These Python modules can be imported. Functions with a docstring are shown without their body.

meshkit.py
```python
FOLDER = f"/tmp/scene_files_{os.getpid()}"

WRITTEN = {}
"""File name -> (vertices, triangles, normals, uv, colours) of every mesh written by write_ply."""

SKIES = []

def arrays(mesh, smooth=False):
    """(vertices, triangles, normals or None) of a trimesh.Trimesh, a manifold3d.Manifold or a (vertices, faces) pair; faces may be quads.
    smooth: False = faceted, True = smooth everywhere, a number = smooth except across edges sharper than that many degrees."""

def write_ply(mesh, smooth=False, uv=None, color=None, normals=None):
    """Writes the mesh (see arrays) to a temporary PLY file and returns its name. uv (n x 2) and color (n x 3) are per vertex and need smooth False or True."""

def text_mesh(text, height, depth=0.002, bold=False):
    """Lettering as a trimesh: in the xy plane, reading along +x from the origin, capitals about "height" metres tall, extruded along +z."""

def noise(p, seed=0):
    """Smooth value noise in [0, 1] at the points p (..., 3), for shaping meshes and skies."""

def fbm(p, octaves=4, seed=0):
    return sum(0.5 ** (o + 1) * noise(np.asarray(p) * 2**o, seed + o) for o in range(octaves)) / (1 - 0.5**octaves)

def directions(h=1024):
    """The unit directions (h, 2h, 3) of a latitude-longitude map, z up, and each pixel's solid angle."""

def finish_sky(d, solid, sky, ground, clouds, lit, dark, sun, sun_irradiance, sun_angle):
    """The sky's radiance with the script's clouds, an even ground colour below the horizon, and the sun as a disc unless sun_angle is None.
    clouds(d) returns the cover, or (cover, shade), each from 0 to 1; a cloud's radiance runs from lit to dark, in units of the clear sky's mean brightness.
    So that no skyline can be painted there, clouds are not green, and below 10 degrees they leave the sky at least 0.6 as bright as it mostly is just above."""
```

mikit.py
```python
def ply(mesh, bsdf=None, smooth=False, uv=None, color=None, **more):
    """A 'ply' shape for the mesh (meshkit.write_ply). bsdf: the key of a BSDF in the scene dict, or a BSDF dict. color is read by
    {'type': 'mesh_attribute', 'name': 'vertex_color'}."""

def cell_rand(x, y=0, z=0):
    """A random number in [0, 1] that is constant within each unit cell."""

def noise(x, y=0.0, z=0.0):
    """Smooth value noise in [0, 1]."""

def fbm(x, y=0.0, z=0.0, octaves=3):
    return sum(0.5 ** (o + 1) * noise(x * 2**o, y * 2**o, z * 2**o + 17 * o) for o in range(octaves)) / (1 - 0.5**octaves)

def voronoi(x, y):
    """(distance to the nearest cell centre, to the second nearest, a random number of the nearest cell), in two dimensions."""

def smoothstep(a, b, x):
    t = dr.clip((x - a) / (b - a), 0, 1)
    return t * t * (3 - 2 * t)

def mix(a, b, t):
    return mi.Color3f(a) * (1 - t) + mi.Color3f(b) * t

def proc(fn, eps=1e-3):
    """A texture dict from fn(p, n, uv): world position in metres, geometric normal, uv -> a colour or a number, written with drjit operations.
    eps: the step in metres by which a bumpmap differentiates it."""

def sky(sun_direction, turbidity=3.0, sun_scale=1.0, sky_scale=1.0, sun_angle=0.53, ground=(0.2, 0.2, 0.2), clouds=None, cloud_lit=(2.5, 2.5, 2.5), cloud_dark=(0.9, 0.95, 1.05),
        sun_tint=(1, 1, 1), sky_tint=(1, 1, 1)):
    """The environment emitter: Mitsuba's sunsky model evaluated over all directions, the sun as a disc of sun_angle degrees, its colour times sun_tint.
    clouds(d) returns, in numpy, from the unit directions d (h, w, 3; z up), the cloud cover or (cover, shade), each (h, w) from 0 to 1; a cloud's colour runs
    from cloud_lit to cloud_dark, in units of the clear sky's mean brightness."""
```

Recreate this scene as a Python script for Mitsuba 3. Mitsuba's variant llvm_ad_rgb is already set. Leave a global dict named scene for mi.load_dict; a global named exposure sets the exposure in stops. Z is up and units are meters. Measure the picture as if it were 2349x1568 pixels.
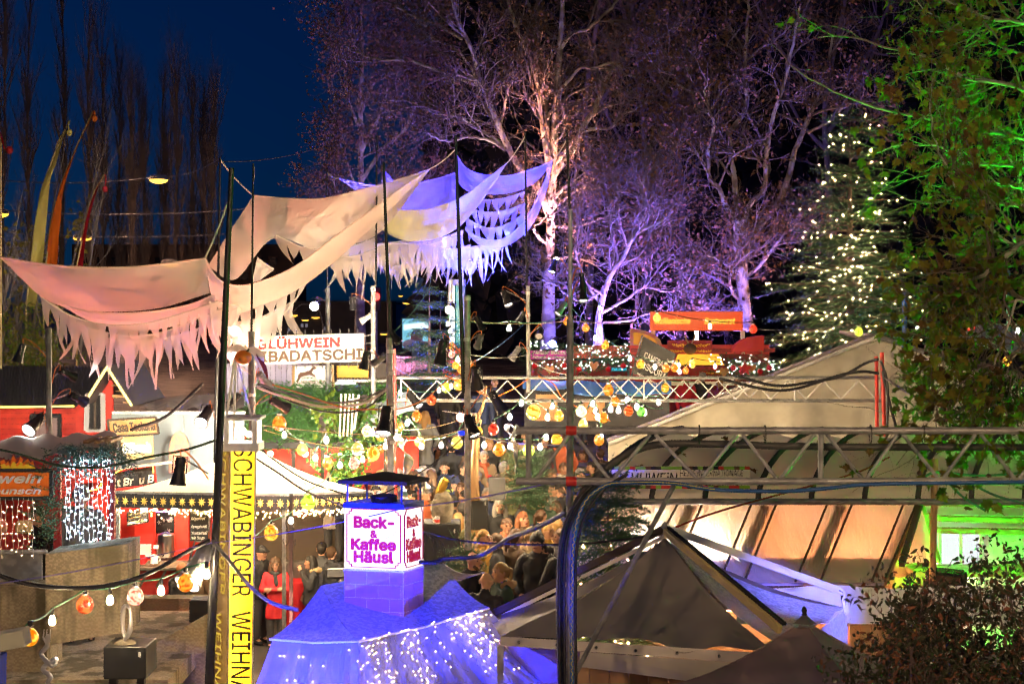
import math, random
import numpy as np, trimesh, manifold3d as m3, mitsuba as mi, drjit as dr, mikit, meshkit
from shapely.geometry import Polygon, Point
from shapely import affinity

# ---------------------------------------------------------------- camera, sky, exposure
scene, labels = {}, {}
T = mi.ScalarTransform4f
CU, CV, FP, EYE = 1174.5, 690.0, 3227.0, 5.0        # a level camera 5 m above the market; the horizon lies above the middle of the frame
scene['camera'] = {'type': 'perspective', 'fov': 2 * math.degrees(math.atan(CU / FP)), 'fov_axis': 'x', 'near_clip': 0.5, 'far_clip': 2000.0,
                   'principal_point_offset_y': (784.0 - CV) / 1568.0,
                   'to_world': T().look_at(origin=[0, 0, EYE], target=[0, 10, EYE], up=[0, 0, 1])}
exposure = 4.0                 # a long night exposure: all lamps and the sky are dim in absolute terms
DIM = 2.0 ** -exposure
scene['sky'] = mikit.sky((-0.6, 0.5, 0.16), turbidity=3, sun_scale=0.0, sky_scale=0.45 * DIM, sky_tint=(0.010, 0.19, 1.0), ground=(0.05, 0.05, 0.05))
scene['sky']['sampling_weight'] = 14.0


# ---------------------------------------------------------------- helpers
rng = np.random.default_rng(7)
A = lambda *x: np.array(x, float)

def at(u, v, Y):
    """the point at distance Y that the plan (drawn over the view) marks u, v"""
    return A((u - CU) * Y / FP, Y, EYE - (v - CV) * Y / FP)

def unit(v):
    v = np.asarray(v, float)
    return v / (np.linalg.norm(v) + 1e-12)

def frame(d, up=(0, 0, 1)):
    """rotation whose z axis is d"""
    z = unit(d)
    up = np.asarray(up, float)
    if abs(np.dot(z, unit(up))) > 0.98:
        up = A(0, 1, 0) if abs(z[1]) < 0.9 else A(1, 0, 0)
    x = unit(np.cross(up, z))
    return np.stack([x, np.cross(z, x), z], 1)

def rotz(a):
    c, s = math.cos(a), math.sin(a)
    return A([c, -s, 0], [s, c, 0], [0, 0, 1])

def rotx(a):
    c, s = math.cos(a), math.sin(a)
    return A([1, 0, 0], [0, c, -s], [0, s, c])

def roty(a):
    c, s = math.cos(a), math.sin(a)
    return A([c, 0, s], [0, 1, 0], [-s, 0, c])

def catmull(pts, n=6):
    p = np.asarray(pts, float)
    if len(p) < 3:
        t = np.linspace(0, 1, n + 1)[:, None]
        return p[0] * (1 - t) + p[-1] * t
    q = np.vstack([2 * p[0] - p[1], p, 2 * p[-1] - p[-2]])
    out = []
    for i in range(1, len(q) - 2):
        a, b, c, d = q[i - 1:i + 3]
        for t in np.arange(n) / n:
            out.append(0.5 * (2 * b + (c - a) * t + (2 * a - 5 * b + 4 * c - d) * t * t + (3 * b - a - 3 * c + d) * t ** 3))
    out.append(p[-1])
    return np.array(out)

def resample(p, n):
    p = np.asarray(p, float)
    s = np.r_[0, np.cumsum(np.linalg.norm(np.diff(p, axis=0), axis=1))]
    t = np.linspace(0, s[-1], n)
    return np.stack([np.interp(t, s, p[:, k]) for k in range(p.shape[1])], 1)

def sag(a, b, d, n=14):
    t = np.linspace(0, 1, n)[:, None]
    p = np.asarray(a) * (1 - t) + np.asarray(b) * t
    p[:, 2] -= (4 * d * t * (1 - t))[:, 0]
    return p

class MB:
    """collects pieces into one mesh"""
    def __init__(self): self.v, self.f, self.n = [], [], 0
    def add(self, v, f):
        v, f = np.asarray(v, float), np.asarray(f, int)
        if f.shape[1] == 4: f = np.vstack([f[:, [0, 1, 2]], f[:, [0, 2, 3]]])
        self.v.append(v); self.f.append(f + self.n); self.n += len(v)
        return self
    def mesh(self, m, R=None, o=(0, 0, 0), s=1.0):
        if hasattr(m, 'to_mesh'):
            k = m.to_mesh(); v, f = k.vert_properties[:, :3], k.tri_verts
        elif isinstance(m, tuple): v, f = m
        elif isinstance(m, MB): v, f = m.get()
        else: v, f = m.vertices, m.faces
        v = np.asarray(v, float) * s
        return self.add((v if R is None else v @ np.asarray(R).T) + np.asarray(o, float), f)
    def box(self, c, size, R=None, bev=0.0):
        """a box with chamfered edges when bev > 0"""
        h = np.asarray(size, float) / 2
        if bev <= 0:
            v = A(*[[x, y, z] for x in (-1, 1) for y in (-1, 1) for z in (-1, 1)]) * h
            f = [[0, 1, 3, 2], [4, 6, 7, 5], [0, 4, 5, 1], [2, 3, 7, 6], [0, 2, 6, 4], [1, 5, 7, 3]]
        else:
            bev = min(bev, 0.45 * h.min() * 2)
            pts = []
            for sx in (-1, 1):
                for sy in (-1, 1):
                    for sz in (-1, 1):
                        s = A(sx, sy, sz)
                        for k in range(3):
                            q = h - bev; q[k] = h[k]; pts.append(s * q)
            hull = trimesh.convex.convex_hull(np.array(pts)); v, f = hull.vertices, hull.faces
        v = np.asarray(v, float)
        return self.add((v if R is None else v @ np.asarray(R).T) + np.asarray(c, float), f)
    def bar(self, a, b, w, h=None, up=(0, 0, 1), bev=0.0):
        a, b = np.asarray(a, float), np.asarray(b, float)
        return self.box((a + b) / 2, (w, h or w, np.linalg.norm(b - a)), frame(b - a, up), bev)
    def tube(self, p, r, sides=6, cap=True):
        p = np.asarray(p, float)
        r = np.broadcast_to(np.asarray(r, float), (len(p),))
        t = np.gradient(p, axis=0); t /= np.linalg.norm(t, axis=1, keepdims=True) + 1e-12
        a = np.cross(t[0], A(0, 0, 1) if abs(t[0][2]) < 0.9 else A(1, 0, 0)); a = unit(a)
        ring = np.arange(sides) * 2 * np.pi / sides
        V = np.empty((len(p), sides, 3))
        for i in range(len(p)):
            a = unit(a - t[i] * np.dot(a, t[i])); b = np.cross(t[i], a)
            V[i] = p[i] + r[i] * (np.cos(ring)[:, None] * a + np.sin(ring)[:, None] * b)
        i, j = np.meshgrid(np.arange(len(p) - 1), np.arange(sides), indexing='ij')
        q = np.stack([i * sides + j, i * sides + (j + 1) % sides, (i + 1) * sides + (j + 1) % sides, (i + 1) * sides + j], -1).reshape(-1, 4)
        f = np.vstack([q[:, [0, 1, 2]], q[:, [0, 2, 3]]]); V = V.reshape(-1, 3)
        if cap:
            n = len(V); V = np.vstack([V, p[0], p[-1]]); k = np.arange(sides)
            f = np.vstack([f, np.stack([k * 0 + n, (k + 1) % sides, k], 1), np.stack([k * 0 + n + 1, n - sides + k, n - sides + (k + 1) % sides], 1)])
        return self.add(V, f)
    def cyl(self, a, b, r, r2=None, sides=12): return self.tube([a, b], [r, r if r2 is None else r2], sides)
    def lathe(self, prof, o=(0, 0, 0), R=None, sides=20):
        prof = np.asarray(prof, float); k = np.arange(sides) * 2 * np.pi / sides
        V = np.stack([prof[:, :1] * np.cos(k), prof[:, :1] * np.sin(k), np.repeat(prof[:, 1:2], sides, 1)], -1).reshape(-1, 3)
        i, j = np.meshgrid(np.arange(len(prof) - 1), np.arange(sides), indexing='ij')
        q = np.stack([i * sides + j, i * sides + (j + 1) % sides, (i + 1) * sides + (j + 1) % sides, (i + 1) * sides + j], -1).reshape(-1, 4)
        return self.add((V if R is None else V @ np.asarray(R).T) + np.asarray(o, float), q)
    def grid(self, P):
        P = np.asarray(P, float); n, m = P.shape[:2]
        i, j = np.meshgrid(np.arange(n - 1), np.arange(m - 1), indexing='ij')
        return self.add(P.reshape(-1, 3), np.stack([i * m + j, (i + 1) * m + j, (i + 1) * m + j + 1, i * m + j + 1], -1).reshape(-1, 4))
    def prism(self, pts2, d, R=None, o=(0, 0, 0)):
        """a polygon in the xy plane, extruded by d along z"""
        poly = pts2 if hasattr(pts2, 'exterior') else Polygon(pts2)
        for g in getattr(poly, 'geoms', [poly]):
            self.mesh(trimesh.creation.extrude_polygon(g, d, engine='earcut'), R, o)
        return self
    def sheet(self, P, th):
        """a quad grid given a thickness"""
        P = np.asarray(P, float)
        du, dv = np.gradient(P, axis=0), np.gradient(P, axis=1)
        nrm = np.cross(du, dv); nrm /= np.linalg.norm(nrm, axis=-1, keepdims=True) + 1e-12
        a, b = P + nrm * th / 2, P - nrm * th / 2
        self.grid(a); self.grid(b[:, ::-1])
        for e1, e2 in ((a[0], b[0]), (b[-1], a[-1]), (b[:, 0], a[:, 0]), (a[:, -1], b[:, -1])):
            self.grid(np.stack([e1, e2], 0))
        return self
    def get(self): return np.vstack(self.v), np.vstack(self.f)

def numbered(k):
    if k not in taken: taken.add(k); return k
    i = 1
    while f'{k}_{i:03d}' in taken: i += 1
    taken.add(f'{k}_{i:03d}'); return f'{k}_{i:03d}'
taken = set()

def tag(k, label, cat=None, group=None, kind=None):
    d = {'label': label}
    if cat: d['category'] = cat
    if group: d['group'] = group
    if kind: d['kind'] = kind
    labels[k] = d
    return k

def thing(name, label, cat, group=None, kind=None): return tag(numbered(name), label, cat, group, kind)

def part(parent, name, mb, mat, smooth=False, **more):
    k = numbered(f'{parent}__{name}')
    scene[k] = mikit.ply(mb.get() if isinstance(mb, MB) else mb, mat, smooth=smooth, **more)
    return k

def solo(name, mb, mat, label, cat, group=None, kind=None, smooth=False, **more):
    k = thing(name, label, cat, group, kind)
    scene[k] = mikit.ply(mb.get() if isinstance(mb, MB) else mb, mat, smooth=smooth, **more)
    return k

def struct(name, mb, mat, smooth=False):
    k = numbered(name); labels[k] = {'kind': 'structure'}
    scene[k] = mikit.ply(mb.get() if isinstance(mb, MB) else mb, mat, smooth=smooth)
    return k

def place(src, key, M):
    """another piece made of the same mesh"""
    k = numbered(key); scene[k] = {**src, 'to_world': T(np.asarray(M, float).tolist())}
    return k

def mat4(R=None, o=(0, 0, 0), s=1.0):
    M = np.eye(4); M[:3, :3] = (np.eye(3) if R is None else R) * s; M[:3, 3] = o
    return M

def glow(rgb, k=1.0, w=1.0):
    return {'type': 'area', 'radiance': {'type': 'rgb', 'value': [float(c) * k * DIM for c in rgb]}, 'sampling_weight': float(w)}

def lamp(parent, name, mb, rgb, k, w=1.0, smooth=True):
    return part(parent, name, mb, 'lamp_glass', smooth, emitter=glow(rgb, k, w))

def beam(name, o, target, rgb, k, angle=30, w=6.0, soft=0.6):
    """the light of a real fixture standing at o"""
    scene[numbered(name)] = {'type': 'spot', 'to_world': T().look_at(origin=list(map(float, o)), target=list(map(float, target)), up=[0, 0.1, 1]),
                   'intensity': {'type': 'rgb', 'value': [float(c) * k * DIM for c in rgb]}, 'cutoff_angle': float(angle), 'beam_width': float(angle * soft), 'sampling_weight': float(w)}

ICO = {k: trimesh.creation.icosphere(subdivisions=k) for k in (1, 2, 3)}
def ball(mb, c, r, k=2, s=(1, 1, 1)): return mb.add(ICO[k].vertices * np.asarray(s) * r + np.asarray(c), ICO[k].faces)

# ---------------------------------------------------------------- materials
def P(name, rgb, rough=0.6, two=True, **k):
    b = {'type': 'principled', 'base_color': {'type': 'rgb', 'value': list(rgb)} if not isinstance(rgb, dict) else rgb, 'roughness': rough, **k}
    scene[name] = {'type': 'twosided', 'nested': b} if two else b
    return name

def tex(name, a, b, scale, rough=0.7, octaves=3, lo=0.35, hi=0.65, stretch=(1, 1, 1), **k):
    """a base colour that wanders between a and b in patches"""
    def fn(p, n, uv):
        return mikit.mix(a, b, mikit.smoothstep(lo, hi, mikit.fbm(p.x * scale * stretch[0], p.y * scale * stretch[1], p.z * scale * stretch[2], octaves)))
    return P(name, mikit.proc(fn), rough, **k)

def bumpy(name, inner, scale, height, octaves=3, stretch=(1, 1, 1)):
    def fn(p, n, uv): return mikit.fbm(p.x * scale * stretch[0], p.y * scale * stretch[1], p.z * scale * stretch[2], octaves)
    b = scene[inner]['nested'] if scene[inner]['type'] == 'twosided' else scene[inner]
    scene[name] = {'type': 'twosided', 'nested': {'type': 'bumpmap', 'arbitrary': mikit.proc(fn, eps=0.25 / scale), 'scale': height, 'bsdf': b}}
    del scene[inner]
    return name

def cloth_thin(name, rgb, trans=0.9, opacity=1.0):
    b = {'type': 'principledthin', 'base_color': {'type': 'rgb', 'value': list(rgb)}, 'roughness': 0.8, 'diff_trans': trans, 'spec_trans': 0.0}
    scene[name] = b if opacity >= 1 else {'type': 'mask', 'opacity': opacity, 'nested': b}
    return name

P('lamp_glass', (.008, .008, .008), .3)
tex('plane_bark', (.44, .41, .35), (.22, .18, .14), 3.0, .8)
P('twig', (.125, .085, .075), .8)
P('poplar_bark', (.13, .11, .09), .9)
P('dead_leaf', (.17, .09, .05), .8)
cloth_thin('autumn_leaf', (.19, .16, .03), .8)
cloth_thin('brown_leaf', (.13, .075, .03), .6)
cloth_thin('green_leaf', (.10, .16, .025), .8)
P('needle', (.045, .095, .045), .7)
P('needle_blue', (.05, .10, .085), .7)
P('ivy_leaf', (.05, .13, .03), .45)
P('shrub_leaf', (.040, .044, .022), .32)
P('shrub_leaf_red', (.16, .06, .03), .4)
tex('pavers', (.11, .10, .095), (.065, .06, .06), 1.3, .5)
def _concrete(p, n, uv):
    grit = mikit.smoothstep(.35, .7, mikit.noise(p.x * 55, p.y * 55, p.z * 55)) * .45 + mikit.smoothstep(.3, .7, mikit.fbm(p.x * 2.2, p.y * 2.2, p.z * 1.2, 3)) * .55
    run = mikit.smoothstep(.45, .62, mikit.fbm(p.x * 5.5, p.y * 5.5, p.z * .7, 4))          # damp streaks
    return mikit.mix(mikit.mix((.24, .20, .135), (.42, .35, .25), grit), (.085, .075, .04), run * .8)
P('concrete_base', mikit.proc(_concrete), .85)
bumpy('concrete', 'concrete_base', 60, .004)
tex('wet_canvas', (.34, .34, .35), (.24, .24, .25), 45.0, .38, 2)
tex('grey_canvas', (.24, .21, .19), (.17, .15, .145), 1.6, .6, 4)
tex('brown_canvas', (.33, .24, .25), (.24, .175, .18), 2.4, .5, 4)
tex('tent_vinyl_base', (.64, .60, .50), (.53, .49, .40), 2.2, .45, 4)
bumpy('tent_vinyl', 'tent_vinyl_base', 2.6, .16, 5, (1, 1, .4))
cloth_thin('cream_canvas', (.78, .72, .60), .9)
cloth_thin('gauze', (.78, .68, .63), 1.1, .80)
cloth_thin('gauze_yellow', (.80, .74, .40), 1.0, .86)
tex('steel', (.46, .46, .45), (.30, .30, .30), 14.0, .42, metallic=.35)
tex('steel_dull', (.26, .26, .26), (.16, .16, .165), 9.0, .5, metallic=.3)
P('chrome', (.8, .8, .8), .15, metallic=1.0)
P('black_paint', (.018, .018, .02), .35)
P('black_matt', (.02, .02, .022), .7)
P('rubber', (.022, .022, .024), .42)
P('blue_hose', (.02, .10, .30), .4)
P('orange_cable', (.65, .16, .03), .5)
P('green_cable', (.06, .22, .12), .5)
P('white_paint', (.78, .77, .74), .5)
P('cream', (.78, .72, .58), .55)
P('offwhite_cloth', (.62, .58, .52), .8)
tex('red_boards', (.62, .045, .025), (.50, .03, .02), 3.0, .55)
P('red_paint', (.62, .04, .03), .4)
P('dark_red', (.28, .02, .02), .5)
P('red_cloth', (.50, .015, .02), .8)
P('orange_paint', (.85, .20, .02), .5)
P('amber_paint', (.85, .42, .03), .5)
P('yellow_paint', (.85, .65, .04), .5)
P('green_paint', (.25, .50, .05), .5)
P('blue_paint', (.03, .08, .40), .4)
P('lilac_boards', (.36, .33, .46), .6)
P('pale_panel', (.25, .30, .325), .6)
tex('wood', (.42, .26, .12), (.28, .16, .07), 6.0, .6, stretch=(1, 1, .1))
P('dark_wood', (.07, .05, .035), .6)
P('bamboo', (.55, .42, .18), .5)
P('slate_roof', (.05, .045, .05), .55)
P('asphalt_felt', (.10, .095, .09), .8)
tex('stone', (.26, .22, .16), (.13, .11, .08), 12.0, .8)
P('gold', (.80, .50, .10), .3, metallic=1.0)
P('foil_silver', (.66, .66, .67), .35, metallic=.5)
P('tile_pink', (.42, .20, .34), .5)
P('grout', (.70, .68, .72), .7)
P('magenta', (.62, .02, .42), .5)
P('crimson', (.60, .02, .06), .5)
P('ink', (.02, .02, .02), .5)
P('brown_ink', (.13, .055, .03), .6)
P('blue_tarp', (.06, .16, .42), .3)
P('skin', (.46, .25, .16), .55)
P('skin_dark', (.48, .28, .19), .55)
P('fur', (.36, .24, .12), .9)
for n, c in dict(black=(.018, .018, .02), charcoal=(.05, .05, .055), navy=(.025, .035, .08), brown=(.10, .06, .035), olive=(.10, .10, .035), beige=(.27, .19, .11), grey=(.15, .15, .145),
                 red=(.50, .02, .03), rust=(.42, .10, .04), blue=(.05, .20, .42), mustard=(.30, .16, .02), white=(.42, .37, .30), green=(.03, .06, .035), lime=(.32, .38, .05), wine=(.14, .02, .03), teal=(.04, .22, .26)).items():
    P('coat_' + n, c, .75)
for n, c in dict(black=(.015, .012, .01), brown=(.07, .035, .018), blond=(.28, .16, .055), grey=(.24, .22, .20), auburn=(.20, .07, .025)).items():
    P('hair_' + n, c, .6)

cloth_thin('skirt_cloth', (.34, .33, .33), .8)
cloth_thin('yellow_film', (.92, .66, .10), 1.1)
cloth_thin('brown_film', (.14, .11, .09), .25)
P('star_gold', (.85, .58, .14), .45)
tex('orange_wood', (.62, .24, .07), (.48, .28, .12), 9.0, .6)
P('plywood', (.62, .46, .22), .6)
tex('pink_stone', (.62, .20, .18), (.50, .28, .16), 14.0, .7)
P('magenta_dark', (.16, .03, .05), .6)
bumpy('bag_plastic', P('bag_base', (.02, .02, .022), .25), 12, .05)

P('needle_fresh', (.07, .19, .045), .6)
P('green_dark', (.03, .12, .05), .6)
P('banner_red', (.24, .008, .01), .6)
P('banner_brown', (.07, .035, .015), .6)
P('red_gloss', (.55, .01, .015), .15)
P('copper_glitter', (.45, .24, .10), .4)
P('red_orange', (.75, .10, .03), .5)
for _n, _c in (('yellow', (.66, .60, .16)), ('orange', (.70, .16, .02)), ('red', (.42, .02, .03))):
    cloth_thin('flag_' + _n, _c, .9); P('flagp_' + _n, _c, .8)
cloth_thin('gauze_thin', (.80, .70, .66), 1.1, .64)
cloth_thin('tunnel_cloth', (.52, .48, .42), .4)
P('rib_shade', (.06, .055, .05), .7)
P('rail_grey', (.36, .37, .31), .5)
cloth_thin('gauze_rear', (.58, .54, .60), 1.1, .58)
# ---------------------------------------------------------------- branches, many at once
def tubes(mb, Pts, R, sides=3):
    """Pts (m, n, 3) polylines with radii R (m, n), as one batch of thin tubes"""
    m, n = Pts.shape[:2]
    t = np.gradient(Pts, axis=1); t /= np.linalg.norm(t, axis=-1, keepdims=True) + 1e-12
    ref = np.where(np.abs(t[..., 2:]) < 0.9, A(0, 0, 1), A(1, 0, 0))
    a = np.cross(t, ref); a /= np.linalg.norm(a, axis=-1, keepdims=True) + 1e-12
    b = np.cross(t, a); k = np.arange(sides) * 2 * np.pi / sides
    V = Pts[:, :, None] + R[:, :, None, None] * (np.cos(k)[:, None] * a[:, :, None] + np.sin(k)[:, None] * b[:, :, None])
    i, j = np.meshgrid(np.arange(n - 1), np.arange(sides), indexing='ij')
    q = np.stack([i * sides + j, i * sides + (j + 1) % sides, (i + 1) * sides + (j + 1) % sides, (i + 1) * sides + j], -1).reshape(-1, 4)
    mb.add(V.reshape(-1, 3), (q[None] + (np.arange(m) * n * sides)[:, None, None]).reshape(-1, 4))

def grow(Pp, Rp, per, length, r, n, g, spread=0.9, up=0.0, wob=0.25, t0=0.15, taper=0.35):
    """per children on each parent polyline (m, k, 3): (children (m*per, n, 3), radii)"""
    m, k = Pp.shape[:2]
    t = g.uniform(t0, 1.0, (m, per)) * (k - 1.001)
    i = t.astype(int); fr = (t - i)[..., None]; rows = np.arange(m)[:, None]
    start = Pp[rows, i] * (1 - fr) + Pp[rows, i + 1] * fr
    tan = Pp[rows, i + 1] - Pp[rows, i]; tan /= np.linalg.norm(tan, axis=-1, keepdims=True) + 1e-12
    rad = Rp[rows, i] * (1 - fr[..., 0]) + Rp[rows, i + 1] * fr[..., 0]
    d = tan + spread * g.normal(0, 0.75, tan.shape); d[..., 2] += up
    d /= np.linalg.norm(d, axis=-1, keepdims=True)
    L = length * g.uniform(0.5, 1.25, (m, per, 1)) * (1.15 - 0.5 * t[..., None] / k)
    pts, p = [start], start
    for _ in range(n - 1):
        d = d + wob * g.normal(0, 1, d.shape); d[..., 2] += up * 0.3
        d /= np.linalg.norm(d, axis=-1, keepdims=True)
        p = p + d * L / (n - 1); pts.append(p)
    C = np.stack(pts, 2).reshape(m * per, n, 3)
    r0 = np.minimum(rad * 0.7, r * g.uniform(0.8, 1.2, rad.shape)).reshape(-1, 1)
    return C, r0 * np.linspace(1, taper, n)[None]

def limb(pts, Y, r0, r1, g, n=22, depth=0.0, wob=0.0):
    """a limb along plan points, at distance Y, running depth metres back or forth; r in plan pixels"""
    p = np.array([at(u, v, Y) for u, v in pts]); p = resample(catmull(p, 8), n)
    p[:, 1] += depth * np.linspace(0, 1, n) ** 1.3
    p += wob * g.normal(0, 1, p.shape) * np.linspace(0, 1, n)[:, None]
    return p, np.linspace(1, 0, n) ** 0.8 * (r0 - r1) * Y / FP + r1 * Y / FP

def scatter_cards(mb, pos, size, g, tris=2, droop=0.0):
    """small folded leaf faces at pos, sizes size"""
    m = len(pos); s = (size * g.uniform(.6, 1.3, m))[:, None]
    d = g.normal(0, 1, (m, 3)); d[:, 2] -= droop; d /= np.linalg.norm(d, axis=1, keepdims=True)
    w = np.cross(d, g.normal(0, 1, (m, 3))); w /= np.linalg.norm(w, axis=1, keepdims=True)
    up = np.cross(d, w)
    a, b, c, e = pos, pos + s * (.5 * d + .38 * w + .12 * up), pos + s * d, pos + s * (.5 * d - .38 * w + .12 * up)
    V = np.stack([a, b, c, e], 1).reshape(-1, 3); k = (np.arange(m) * 4)[:, None]
    mb.add(V, np.vstack([k + A(0, 1, 2).astype(int), k + A(0, 2, 3).astype(int)]))

def on_twigs(C, count, g, jitter=0.05):
    i, j = g.integers(0, len(C), count), g.integers(1, C.shape[1], count)
    return C[i, j] + g.normal(0, jitter, (count, 3))

def big_tree(name, label, group, limbs, Y, seed, counts=(10, 6, 6), lens=(2.6, 1.3, .6), rad=(.05, .022, .010), leaves=3000, up=.12, tw='twig', leaf='dead_leaf', trunk_mat='plane_bark', leaf_size=.14):
    g = np.random.default_rng(seed)
    k = thing(name, label, 'tree', group)
    allP, allR = [], []
    for q, (pts, r0, r1, dep) in enumerate(limbs):
        p, r = limb(pts, Y, r0, r1, g, depth=dep, wob=.03)
        if q == 0: r = r * np.r_[np.linspace(1.5, 1, 6), np.ones(len(r) - 6)]
        bump = 1 + .10 * (meshkit.noise(p * 2.3, q) - .5)
        part(k, 'trunk' if q == 0 else 'limb', MB().tube(p, r * bump, 10), trunk_mat, True)
        allP.append(p); allR.append(r)
    Pp, Rp = np.stack(allP), np.stack(allR)
    c1, r1 = grow(Pp, Rp, counts[0], lens[0], rad[0], 8, g, .9, up, .22, .25)
    c2, r2 = grow(np.concatenate([c1, Pp[:, -8:]]), np.concatenate([r1, Rp[:, -8:]]), counts[1], lens[1], rad[1], 6, g, 1.0, up, .28, .2)
    c3, r3 = grow(c2, r2, counts[2], lens[2], rad[2], 4, g, 1.1, .05, .3, .2, .55)
    b = MB(); tubes(b, c1, r1, 4); tubes(b, c2, r2, 3)
    part(k, 'branches', b, trunk_mat if trunk_mat != 'plane_bark' else 'pale_twig', True); labels[k + '__branches'] = {'kind': 'stuff'}
    b = MB(); tubes(b, c3, r3, 3)
    part(k, 'twigs', b, tw); labels[k + '__twigs'] = {'kind': 'stuff'}
    if leaves:
        b = MB(); scatter_cards(b, on_twigs(c3, leaves, g, .08), leaf_size, g, droop=.6)
        part(k, 'dead_leaves', b, leaf); labels[k + '__dead_leaves'] = {'kind': 'stuff'}
    return k

P('near_twig', (.17, .13, .10), .8)
P('pale_twig', (.20, .165, .15), .8)

# ---------------------------------------------------------------- ground
GL = -1.4       # the sunken court in front of the umbrella tent
g_ = MB()
g_.grid(A([[-900, -60, 0], [900, -60, 0]], [[-900, 8, 0], [900, 8, 0]]))
g_.grid(A([[-3.1, 8, 0], [900, 8, 0]], [[-3.1, 30.2, 0], [900, 30.2, 0]]))
g_.grid(A([[-900, 8, 0], [-22, 8, 0]], [[-900, 26.9, 0], [-22, 26.9, 0]])).grid(A([[-900, 26.9, 0], [-3.1, 26.9, 0]], [[-900, 30.2, 0], [-3.1, 30.2, 0]]))
struct('ground', g_, 'pavers')
g_ = MB(); g_.grid(A([[-22, 8, GL], [-3.1, 8, GL]], [[-22, 26.9, GL], [-3.1, 26.9, GL]]))
for a, b in (((-22, 8), (-3.1, 8)), ((-3.1, 8), (-3.1, 26.9)), ((-22, 26.9), (-22, 8)), ((-3.1, 26.9), (-22, 26.9))):
    g_.grid(A([[a[0], a[1], GL], [b[0], b[1], GL]], [[a[0], a[1], 0], [b[0], b[1], 0]]))
struct('sunken_court', g_, 'pavers')
TER = 1.45
g_ = MB(); g_.grid(A([[-900, 30.2, TER], [900, 30.2, TER]], [[-900, 1500, TER], [900, 1500, TER]]))
struct('terrace', g_, 'pavers')
g_ = MB(); g_.box((0, 30.32, (TER + GL) / 2 - .02), (500, .24, TER - GL))
struct('terrace_wall', g_, 'asphalt_felt')
g_ = MB()
for i in range(8): g_.box((3.2, 30.15 - .32 * i - .16, (TER - .17 * (i + 1)) / 2), (11, .32, TER - .17 * (i + 1)))
struct('steps', g_, 'concrete')

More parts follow.
